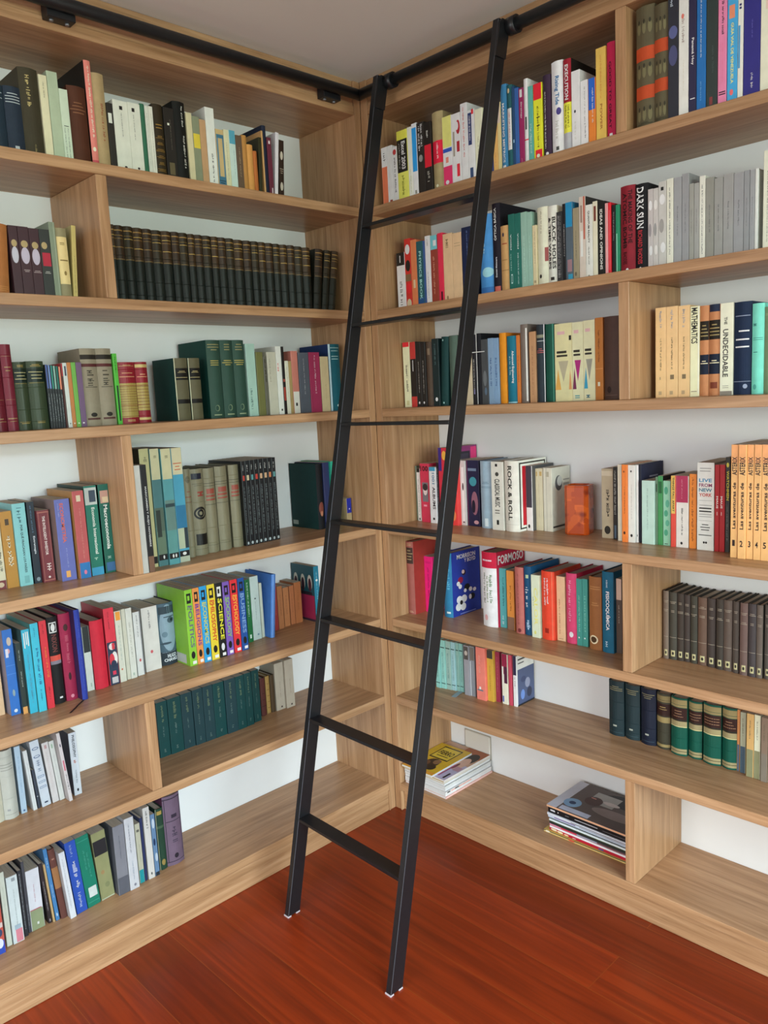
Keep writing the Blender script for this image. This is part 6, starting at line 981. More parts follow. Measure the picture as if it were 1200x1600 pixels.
# books on the right bookcase's third shelf
shelf_row('R', 2, 1.5294, "right bookcase's third shelf", [
 (0.0413,0.0334,0.2310,0.110,0.164,0,'p','d5cf98','pale yellow paperback with red cap, first in row, right bookcase third shelf',[('B',0.93,1,'b8242c'),('L',0.35,0.65,0.2,0.65,'3a3828'),('R',0.3,0.7,0.03,0.1,'a8a478')]),
 (0.0763,0.0292,0.2298,0.110,0.164,0,'p','1a1614','black paperback with red top and foot, right bookcase third shelf',[('B',0.74,1,'a0302c'),('B',0,0.16,'a0302c'),('R',0.4,0.5,0.55,0.72,'d0c8c0')]),
 (0.1065,0.0215,0.2267,0.110,0.162,0,'p','1c1a18','black paperback with fine white line, left of twin, right bookcase third shelf',[('L',0.4,0.55,0.2,0.7,'b0aca4'),('E',0.4,0.06,0.18,0.02,'e6e6e0')],{'g': 'black paperback twins'}),
 (0.1285,0.0223,0.2245,0.110,0.160,0,'p','1c1a18','black paperback with fine white line, right of twin, right bookcase third shelf',[('L',0.4,0.55,0.2,0.72,'b0aca4'),('E',0.4,0.06,0.18,0.02,'e6e6e0')],{'g': 'black paperback twins'}),
 (0.1518,0.0291,0.2236,0.110,0.160,0,'h','45382e','dark umber book, right bookcase third shelf',[('R',0.3,0.7,0.8,0.9,'6a5a4a')]),
 (0.1830,0.0302,0.2322,0.110,0.165,0,'p','101f20','blackish teal paperback with white dot at foot, right bookcase third shelf',[('L',0.35,0.6,0.6,0.92,'4a6464'),('E',0.5,0.1,0.2,0.03,'d0d4cc')]),
 (0.2141,0.0324,0.2347,0.110,0.167,3,'h','12302f','deep teal hardcover with pale stars, right bookcase third shelf',[('E',0.3,0.95,0.1,0.015,'8ab0ac'),('E',0.5,0.04,0.1,0.015,'8ab0ac')]),
 (0.2597,0.0374,0.2359,0.110,0.168,0,'h','44544a','grey green hardcover partly behind ladder, right bookcase third shelf',[]),
 (0.3279,0.0331,0.1877,0.110,0.136,0,'p','a89a80','beige paperback right of ladder rail, right bookcase third shelf',[]),
 (0.3628,0.0147,0.2300,0.110,0.164,0,'p','17161a','black spine with narrow white title, tied by white cord, right bookcase third shelf',[('L',0.3,0.6,0.2,0.65,'c0bcb4'),('R',0.3,0.6,0.15,0.22,'7a7498')]),
 (0.3784,0.0218,0.2326,0.110,0.166,0,'h','121216','black hardcover wrapped with white cord, right bookcase third shelf',[],{'side': '101014', 'cord': 1}),
 (0.4016,0.0269,0.2109,0.110,0.151,0,'p','3a3c3e','dark smoky grey paperback, right bookcase third shelf',[('E',0.5,0.4,0.3,0.12,'5a5e60'),('E',0.6,0.2,0.2,0.06,'4a5a6a')]),
 (0.4298,0.0208,0.2126,0.110,0.152,0,'p','7088a0','grey blue paperback, left of pair, right bookcase third shelf',[('L',0.3,0.7,0.25,0.7,'2c4a78')],{'g': 'grey blue pair'}),
 (0.4511,0.0219,0.2113,0.110,0.151,0,'p','6f8aa6','grey blue paperback, right of pair, right bookcase third shelf',[('L',0.3,0.7,0.25,0.7,'2c4a78')],{'g': 'grey blue pair'}),
 (0.4751,0.0265,0.2252,0.110,0.161,0,'h','d07a1c','orange hardcover left of teal textbook, right bookcase third shelf',[]),
 (0.5045,0.0386,0.2125,0.110,0.152,0,'h','1a6478','teal textbook with white upright title, right bookcase third shelf',[('T','Advanced Engineering',0.5,0.75,0.3,0.78,'e0e8e8','d'),('L',0.25,0.42,0.4,0.7,'a8c8d0'),('B',0,0.02,'8ab8c4')]),
 (0.5440,0.0124,0.2126,0.110,0.152,0,'p','b8682c','thin burnt orange book, right bookcase third shelf',[('L',0.4,0.7,0.3,0.7,'7a3c18')]),
 (0.5582,0.0280,0.2439,0.110,0.173,0,'h','6a6058','silver brown shiny spine, taller than neighbours, right bookcase third shelf',[('R',0.75,0.92,0.02,0.95,'c8c4bc')]),
 (0.5929,0.0244,0.2183,0.110,0.156,0,'p','a8805c','light brown paperback between dark spines, right bookcase third shelf',[('L',0.4,0.6,0.1,0.8,'8a5c40')]),
 (0.6191,0.0293,0.2370,0.110,0.168,0,'h','2a3238','dark slate hardcover with red title lines, right bookcase third shelf',[('B',0.83,0.87,'7a7c68'),('H',1,0.78,0.8,'a8b0b0'),('H',3,0.63,0.7,'a85a58'),('R',0.92,1,0,1,'c0c8cc')]),
 (0.6510,0.0338,0.2353,0.110,0.167,0,'h','16483a','dark green hardcover left of geometric volumes, right bookcase third shelf',[('R',0.8,0.88,0,1,'3f7a68')]),
 (0.6869,0.0603,0.2320,0.110,0.165,0,'p','d0bf92','cream textbook with grey and ochre triangles, right bookcase third shelf',[('R',0.1,0.7,0.62,0.65,'2c2820'),('R',0.1,0.75,0.575,0.6,'2c2820'),('TRI',0.2,0.8,0.52,0.25,'a09a80'),('TRI2',0,0.35,0.15,0.42,'d8964a'),('R',0.15,0.6,0.86,0.9,'d8a0a0'),('L',0.2,0.65,0.02,0.07,'2a2620'),('TRI2',0.82,1,0.15,0.4,'e08a58'),('R',0.86,1,0.78,0.84,'1c1a18')],{'g': 'geometric cream textbooks'}),
 (0.7481,0.0380,0.2313,0.110,0.165,0,'p','d6c8a0','cream textbook with purple triangles, right bookcase third shelf',[('R',0.1,0.7,0.62,0.65,'2c2820'),('R',0.1,0.75,0.575,0.6,'2c2820'),('TRI',0.2,0.8,0.52,0.25,'96266a'),('TRI2',0,0.35,0.15,0.42,'6a2a4a'),('R',0.15,0.6,0.86,0.9,'d8a0a0'),('L',0.2,0.65,0.02,0.07,'3a8a90')],{'g': 'geometric cream textbooks'}),
 (0.7869,0.0379,0.2327,0.110,0.166,0,'p','d6c8a0','cream textbook with grey and blue triangles, right bookcase third shelf',[('R',0.1,0.7,0.62,0.65,'2c2820'),('R',0.1,0.75,0.575,0.6,'2c2820'),('TRI',0.2,0.8,0.52,0.25,'8a8a7c'),('TRI2',0,0.35,0.15,0.42,'2f88a8'),('R',0.15,0.6,0.86,0.9,'d8a0a0'),('L',0.2,0.65,0.02,0.07,'2a6a80')],{'g': 'geometric cream textbooks'}),
 (0.8255,0.0259,0.2365,0.110,0.168,0,'p','a5682c','caramel brown book with small white tag, right bookcase third shelf',[('L',0.35,0.6,0.45,0.85,'6a3a18'),('R',0.3,0.6,0.17,0.22,'d0c8b0'),('R',0,1,0.38,0.385,'c89058')]),
 (0.8522,0.0454,0.2366,0.110,0.168,0,'h','45332c','dark chocolate brown volume before divider, right bookcase third shelf',[('E',0.4,0.12,0.15,0.04,'2a1e1a'),('R',0.1,0.9,0.05,0.055,'6a5248')]),
 (1.0130,0.0306,0.2430,0.110,0.172,0,'p','c9a878','sand coloured volume with grey blue heading, first of three, right bookcase third shelf',[('L',0.35,0.62,0.74,0.96,'8a8c96'),('L',0.42,0.6,0.3,0.66,'5a4a34'),('R',0.4,0.5,0.2,0.23,'8a7a5c'),('R',0.3,0.6,0.03,0.07,'a08a68')],{'g': 'sand coloured mathematics volumes'}),
 (1.0443,0.0327,0.2428,0.110,0.172,0,'p','c9a878','sand coloured volume with grey blue heading, second of three, right bookcase third shelf',[('L',0.35,0.62,0.74,0.96,'8a8c96'),('L',0.42,0.6,0.3,0.66,'5a4a34'),('R',0.35,0.7,0.2,0.25,'6a5a40'),('R',0.3,0.6,0.03,0.07,'a08a68')],{'g': 'sand coloured mathematics volumes'}),
 (1.0779,0.0323,0.2413,0.110,0.171,0,'p','c9a878','sand coloured volume with grey blue heading, third of three, right bookcase third shelf',[('L',0.35,0.62,0.74,0.96,'8a8c96'),('L',0.42,0.6,0.3,0.66,'5a4a34'),('R',0.35,0.7,0.2,0.25,'6a5a40'),('R',0.3,0.6,0.03,0.07,'a08a68')],{'g': 'sand coloured mathematics volumes'}),
 (1.1114,0.0249,0.2356,0.110,0.167,0,'p','d8c9a4','cream paperback MATHEMATICS in big black letters, right bookcase third shelf',[('T','MATHEMATICS',0.1,0.85,0.59,0.985,'161412','d'),('R',0.1,0.8,0.05,0.06,'8a8068'),('R',0.93,1,0.03,1,'f0e8d0')]),
 (1.1372,0.0234,0.2347,0.110,0.167,0,'h','a8724c','copper spine with black labels, narrower of two, right bookcase third shelf',[('B',0.62,0.83,'1c1812'),('H',4,0.65,0.8,'8a7a50'),('R',0,1,0.24,0.46,'141c2c'),('H',2,0.35,0.4,'c8c0a0')],{'g': 'copper spines with black labels'}),
 (1.1611,0.0297,0.2352,0.110,0.167,0,'h','a8724c','copper spine with black labels, wider of two, right bookcase third shelf',[('B',0.62,0.83,'1c1812'),('H',4,0.65,0.8,'8a7a50'),('R',0,1,0.24,0.46,'141c2c'),('H',2,0.35,0.4,'c8c0a0'),('R',0.05,0.95,0.92,1,'1c2438'),('R',0.15,0.8,0.08,0.15,'6a3424')],{'g': 'copper spines with black labels'}),
 (1.1914,0.0335,0.2346,0.110,0.167,0,'p','d9d3b4','cream book THE UNDECIDABLE, right bookcase third shelf',[('T','THE',0.3,0.55,0.77,0.85,'2c2a24','d'),('T','UNDECIDABLE',0.2,0.65,0.2,0.72,'2c2a24','d'),('R',0.2,0.7,0.08,0.085,'6a685c'),('R',0.2,0.7,0.1,0.105,'6a685c'),('B',0,0.045,'7a7468')],{'side': '9a9484'}),
 (1.2254,0.0439,0.2333,0.110,0.166,0,'h','15233a','wide navy hardcover with white horizontal title lines, right bookcase third shelf',[('H',1,0.84,0.86,'8a94a8'),('R',0.3,0.88,0.68,0.695,'e0e0e0'),('R',0.12,0.88,0.59,0.605,'e0e0e0'),('R',0.1,0.88,0.51,0.525,'e0e0e0'),('R',0,1,0.14,0.145,'8a94a8'),('E',0.7,0.09,0.12,0.025,'8a94a8')]),
 (1.2712,0.0294,0.2249,0.110,0.160,0,'h','6fc4b0','turquoise hardcover with thin lines, right bookcase third shelf',[('R',0.1,0.9,0.62,0.625,'2a6a64'),('R',0.1,0.9,0.6,0.605,'2a6a64'),('L',0.1,0.5,0.74,0.78,'2a6a64'),('L',0.15,0.5,0.44,0.47,'2a6a64'),('E',0.3,0.08,0.15,0.03,'4a9a8c')]),
 (1.3011,0.0283,0.2135,0.110,0.153,0,'h','6a8060','moss green book at the photo edge, right bookcase third shelf',[('H',2,0.9,0.93,'8a9a78')]),
])
# books on the right bookcase's fourth shelf
shelf_row('R', 3, 1.1041, "right bookcase's fourth shelf", [
 (0.0325,0.0076,0.2052,0.156,0.140,0,'p','6a7a68','grey green spine touching the end panel, right bookcase fourth shelf',[]),
 (0.0489,0.0169,0.1969,0.146,0.142,0,'p','d0cdc8','thin white spine with black cap, right bookcase fourth shelf',[('B',0.93,1,'1c1a18'),('L',0.3,0.7,0.1,0.8,'9a9894'),('R',0.3,0.7,0.02,0.06,'1c1a18')]),
 (0.0763,0.0431,0.2173,0.136,0.155,0,'p','b83048','rose red book numbered 100 with photo, right bookcase fourth shelf',[('T','100',0.05,0.95,0.87,0.96,'241018','h'),('R',0.2,0.9,0.35,0.68,'6a6468'),('E',0.55,0.55,0.25,0.09,'c8b8b4'),('E',0.55,0.6,0.3,0.06,'2c2628'),('R',0.3,0.7,0.27,0.3,'d88a98')]),
 (0.1254,0.0321,0.2060,0.131,0.148,0,'p','c9c6c6','light grey book with blue cap and upright ALBUMS title, right bookcase fourth shelf',[('B',0.93,1,'3f8aa8'),('T','ALBUMS',0.45,0.9,0.25,0.65,'3a3234','d'),('T','1001',0.45,0.85,0.7,0.9,'5a7a90','d'),('R',0.4,0.7,0.06,0.1,'1c1a18')]),
 (0.1579,0.0083,0.2219,0.136,0.158,0,'p','1c1418','thin black magenta spine beside ladder rail, right bookcase fourth shelf',[('L',0.3,0.7,0.3,0.9,'b8a8b0')]),
 (0.1735,0.0439,0.2765,0.131,0.165,0,'p','b82c3c','tallest red and purple book behind ladder rail, right bookcase fourth shelf',[('R',0,0.35,0.7,1,'3a2870'),('E',0.65,0.9,0.25,0.06,'e0a040')],{'side': '7a2c60', 'sops': [('R',0.1,0.75,0.55,0.93,'26202c'),('R',0.15,0.7,0.6,0.9,'3a3442'),('R',0.78,0.98,0.5,0.98,'c8306c')]}),
 (0.2183,0.0391,0.2295,0.131,0.163,0,'p','d83a38','flame red book emerging right of the rail, right bookcase fourth shelf',[('E',0.5,0.15,0.3,0.08,'e87a4a'),('B',0.5,0.6,'2a78a8')]),
 (0.2577,0.0244,0.2307,0.149,0.147,0,'p','bdb8b4','pale grey spine with animal drawing, right bookcase fourth shelf',[('R',0.25,0.75,0.05,0.9,'d8d4d0'),('E',0.5,0.6,0.15,0.06,'2c2424'),('R',0.3,0.7,0.04,0.06,'4a3a48')]),
 (0.2848,0.0557,0.2322,0.153,0.143,0,'p','22203c','midnight blue book with teal globe, right bookcase fourth shelf',[('E',0.5,0.68,0.3,0.07,'3f8894'),('E',0.6,0.35,0.28,0.18,'8a5a68'),('E',0.5,0.3,0.15,0.1,'1c1828'),('R',0.1,0.8,0.84,0.88,'6a7a90'),('E',0.7,0.06,0.2,0.03,'b88a90'),('R',0,0.08,0,1,'5a2448')]),
 (0.3555,0.0477,0.2319,0.136,0.160,0,'h','93aab8','powder blue hardcover, right bookcase fourth shelf',[('H',2,0.66,0.7,'5f7a8c'),('H',2,0.6,0.63,'5f7a8c'),('R',0.4,0.7,0.03,0.15,'c8d4dc')]),
 (0.4142,0.0492,0.2324,0.127,0.165,0,'p','cfccc0','white book CLASSICAL MUSIC, right bookcase fourth shelf',[('R',0.35,0.55,0.93,0.97,'1c1a18'),('E',0.5,0.82,0.16,0.03,'3a3834'),('T','CLASSICAL MUSIC',0.28,0.72,0.34,0.75,'33302c','d'),('L',0.25,0.8,0.18,0.3,'7a766c'),('R',0.38,0.58,0.08,0.15,'1c1a18')]),
 (0.4685,0.0544,0.2364,0.123,0.168,0,'h','d4d0c4','white book ROCK & ROLL with red cover beside it, right bookcase fourth shelf',[('T','ROCK & ROLL',0.32,0.62,0.16,0.93,'26241f','d'),('R',0,1,0.1,0.104,'b0aca0')],{'side': 'dcd8cc', 'sops': [('R',0.06,0.97,0.03,0.97,'2a261e'),('R',0.1,0.93,0.05,0.95,'dcd8cc'),('R',0.16,0.85,0.08,0.92,'b01f28'),('T','R',0.3,0.7,0.35,0.5,'f0e8e0','h'),('T','R',0.3,0.7,0.15,0.3,'f0e8e0','h')]}),
 (0.5247,0.0246,0.2169,0.170,0.126,0,'p','d8d4d0','white footed book with charcoal upper part, right bookcase fourth shelf',[('B',0.36,1,'3a3640'),('E',0.4,0.07,0.18,0.03,'1c1a18')],{'side': '4a4a4a'}),
 (0.5496,0.0112,0.2067,0.189,0.107,0,'p','c9bd9c','cream novel with gold stamp, leftmost of three, right bookcase fourth shelf',[('R',0.2,0.8,0.88,0.95,'b89a60')],{'g': 'cream novels'}),
 (0.5611,0.0171,0.2078,0.190,0.106,0,'p','ccc2a4','cream novel with gold stamp, middle of three, right bookcase fourth shelf',[('R',0.2,0.8,0.88,0.95,'b89a60')],{'g': 'cream novels'}),
 (0.5809,0.0330,0.2101,0.188,0.108,0,'p','cbc6b4','cream novel with drawing on its cover, right bookcase fourth shelf',[('R',0.3,0.7,0.86,0.94,'a8a08a'),('R',0.33,0.4,0,1,'b0ac9c')],{'g': 'cream novels', 'side': 'c2c0b0', 'sops': [('E',0.35,0.75,0.2,0.12,'4a4c4c'),('E',0.4,0.78,0.14,0.08,'b0b0a8'),('R',0.6,0.95,0.7,0.74,'8a8a80'),('R',0.6,0.95,0.78,0.8,'8a8a80'),('B',0.05,0.08,'2c2a24')]}),
 (0.8030,0.0391,0.2149,0.175,0.121,0,'p','a8987e','taupe book with gothic black script, right bookcase fourth shelf',[('L',0.4,0.75,0.3,0.7,'241f1a'),('E',0.5,0.12,0.28,0.06,'26221c'),('B',0.9,0.97,'bfb29a'),('L',0.2,0.8,0.91,0.96,'5a4c3c')]),
 (0.8481,0.0130,0.2221,0.166,0.130,0,'p','26221f','black spine with jagged white lettering, right bookcase fourth shelf',[('L',0.2,0.75,0.3,0.95,'a8a49c'),('R',0.2,0.8,0.02,0.2,'4a5a6a')],{'side': '1c1a18'}),
 (0.8683,0.0133,0.2313,0.156,0.140,0,'p','d8d2bc','ivory spine left of orange one, right bookcase fourth shelf',[]),
 (0.8882,0.0177,0.2324,0.145,0.151,0,'p','e07a34','orange spine with black dots, right bookcase fourth shelf',[('E',0.4,0.91,0.14,0.013,'6a3014'),('L',0.4,0.6,0.35,0.72,'5a2810'),('E',0.45,0.12,0.22,0.02,'3a1c10')]),
 (0.9062,0.0222,0.2312,0.149,0.147,0,'p','d8d5cc','white spine with black dots, right bookcase fourth shelf',[('E',0.45,0.92,0.12,0.013,'1c1a18'),('L',0.45,0.6,0.3,0.75,'a8a49c'),('E',0.5,0.09,0.18,0.02,'1c1a18')]),
 (0.9286,0.0061,0.2310,0.157,0.139,0,'p','dcd8d4','thin white spine right of white dotted one, right bookcase fourth shelf',[('E',0.5,0.09,0.3,0.015,'1c1a18')]),
 (0.9350,0.0078,0.2323,0.159,0.137,0,'h','22242f','navy hardcover with lettered cover facing right, right bookcase fourth shelf',[],{'side': '2a2c40', 'sops': [('R',0.35,0.75,0.82,0.84,'8a8c98'),('R',0.15,0.85,0.75,0.78,'a8aab4')]}),
 (0.9499,0.0392,0.1872,0.149,0.136,0,'p','b4cfc0','pale mint paperback, right bookcase fourth shelf',[('L',0.4,0.52,0.2,0.88,'8aa49a')]),
 (0.9894,0.0070,0.1983,0.155,0.141,0,'p','5f7a60','dull green spine with dark mark, right bookcase fourth shelf',[('R',0.1,0.9,0.78,0.9,'2c4430')]),
 (0.9970,0.0147,0.2017,0.155,0.141,0,'p','3f8a4f','glossy green spine, right bookcase fourth shelf',[('R',0.1,0.9,0.75,0.92,'1f5a30')],{'side': '14181a'}),
 (1.0126,0.0220,0.1881,0.156,0.136,0,'p','8fc4a4','white paperback with green leafy pattern, right bookcase fourth shelf',[('E',0.4,0.85,0.3,0.06,'4a9a78'),('E',0.6,0.65,0.3,0.06,'5aa888'),('E',0.4,0.5,0.3,0.05,'4a9a78'),('E',0.6,0.35,0.3,0.05,'5aa888'),('E',0.4,0.2,0.3,0.05,'4a9a78'),('R',0.2,0.7,0.02,0.03,'1c1a18')]),
 (1.0396,0.0140,0.2044,0.148,0.147,0,'p','d84a3c','THINGS FALL APART, yellow over red spine, right bookcase fourth shelf',[('B',0.47,1,'d9b45a'),('T','THINGS FALL APART',0.3,0.8,0.5,0.98,'33240f','d')]),
 (1.0539,0.0360,0.2046,0.151,0.145,0,'p','dcd6cc','white paperback with magenta upper third, right bookcase fourth shelf',[('R',0,1,0.63,1,'a82c50'),('L',0.42,0.52,0.68,0.95,'d890a0'),('L',0.42,0.58,0.15,0.55,'4a4640'),('E',0.45,0.06,0.1,0.02,'1c1a18')]),
 (1.0918,0.0206,0.2106,0.152,0.144,0,'p','e0832f','bright orange paperback with brown glyphs, right bookcase fourth shelf',[('L',0.3,0.65,0.08,0.95,'8a4418')]),
 (1.1171,0.0474,0.2440,0.145,0.151,0,'p','dcdcd4','wide white book LIVE FROM NEW YORK, right bookcase fourth shelf',[('T','LIVE',0.1,0.9,0.78,0.82,'3a88b0','h'),('T','FROM',0.1,0.9,0.725,0.765,'8a3a60','h'),('T','NEW',0.1,0.9,0.67,0.71,'2a7088','h'),('T','YORK',0.1,0.9,0.615,0.655,'c04a40','h'),('R',0.15,0.85,0.93,0.94,'9a9a94'),('R',0.15,0.8,0.9,0.91,'9a9a94'),('R',0.1,0.9,0.57,0.573,'8a8a84'),('R',0.12,0.9,0.515,0.52,'6a6a64'),('R',0.12,0.88,0.475,0.49,'26241f'),('R',0.12,0.88,0.44,0.455,'26241f'),('R',0.12,0.9,0.41,0.415,'6a6a64'),('R',0.12,0.9,0.385,0.39,'6a6a64'),('R',0.12,0.9,0.34,0.343,'8a8a84'),('R',0.3,0.7,0.29,0.3,'4a4a44'),('R',0.2,0.8,0.26,0.27,'4a4a44'),('R',0.25,0.75,0.23,0.24,'4a4a44'),('R',0.1,0.9,0.17,0.18,'5a5a54'),('E',0.43,0.09,0.06,0.013,'1c1a18'),('E',0.57,0.09,0.06,0.013,'1c1a18')],{'side': '8a8578'}),
 (1.1658,0.0123,0.2387,0.146,0.150,0,'p','a8161c','slim red comic, left of pair, right bookcase fourth shelf',[('T','MAUS',0.35,0.85,0.5,0.64,'f0e0d8','d'),('R',0.5,0.65,0.42,0.46,'e0c8c0')],{'g': 'red comic pair'}),
 (1.1784,0.0146,0.2389,0.147,0.149,0,'p','a8161c','slim red comic, right of pair, right bookcase fourth shelf',[('T','MAUS',0.15,0.6,0.5,0.64,'f0e0d8','d'),('R',0.3,0.42,0.42,0.46,'e0c8c0')],{'g': 'red comic pair'}),
 (1.1933,0.0121,0.2592,0.149,0.147,0,'p','26261f','black comic with tall yellow letters, right bookcase fourth shelf',[('T','WATCHMEN',0.2,0.9,0.55,0.86,'c8b82a','d'),('E',0.5,0.92,0.35,0.025,'d0c040'),('L',0.3,0.7,0.1,0.5,'7a7a72')]),
 (1.2315,0.0181,0.2978,0.091,0.205,0,'p','f0b472','tall apricot comic album numbered 1, right bookcase fourth shelf',[('B',0.84,1,'f0a468'),('T','ASTERIX',0.12,0.92,0.735,0.895,'26100a','u'),('T','Las aventuras de',0.24,0.76,0.26,0.67,'26100a','u'),('T','1',0.28,0.7,0.105,0.16,'26100a','h')],{'g': 'apricot comic albums'}),
 (1.2518,0.0202,0.2982,0.087,0.209,0,'p','f0b472','tall apricot comic album numbered 2, right bookcase fourth shelf',[('B',0.84,1,'f0a468'),('T','ASTERIX',0.12,0.92,0.735,0.895,'26100a','u'),('T','Las aventuras de',0.24,0.76,0.26,0.67,'26100a','u'),('T','2',0.28,0.7,0.105,0.16,'26100a','h')],{'g': 'apricot comic albums'}),
 (1.2723,0.0165,0.2980,0.092,0.204,0,'p','f0b472','tall apricot comic album numbered 3, right bookcase fourth shelf',[('B',0.84,1,'f0a468'),('T','ASTERIX',0.12,0.92,0.735,0.895,'26100a','u'),('T','Las aventuras de',0.24,0.76,0.26,0.67,'26100a','u'),('T','3',0.28,0.7,0.105,0.16,'26100a','h')],{'g': 'apricot comic albums'}),
 (1.2900,0.0184,0.2982,0.091,0.205,0,'p','f0b472','tall apricot comic album numbered 4, right bookcase fourth shelf',[('B',0.84,1,'f0a468'),('T','ASTERIX',0.12,0.92,0.735,0.895,'26100a','u'),('T','Las aventuras de',0.24,0.76,0.26,0.67,'26100a','u'),('T','4',0.28,0.7,0.105,0.16,'26100a','h')],{'g': 'apricot comic albums'}),
 (1.3089,0.0206,0.2983,0.091,0.205,0,'p','f0b472','tall apricot comic album numbered 5, right bookcase fourth shelf',[('B',0.84,1,'f0a468'),('T','ASTERIX',0.12,0.92,0.735,0.895,'26100a','u'),('T','Las aventuras de',0.24,0.76,0.26,0.67,'26100a','u'),('T','5',0.28,0.7,0.105,0.16,'26100a','h')],{'g': 'apricot comic albums'}),
])
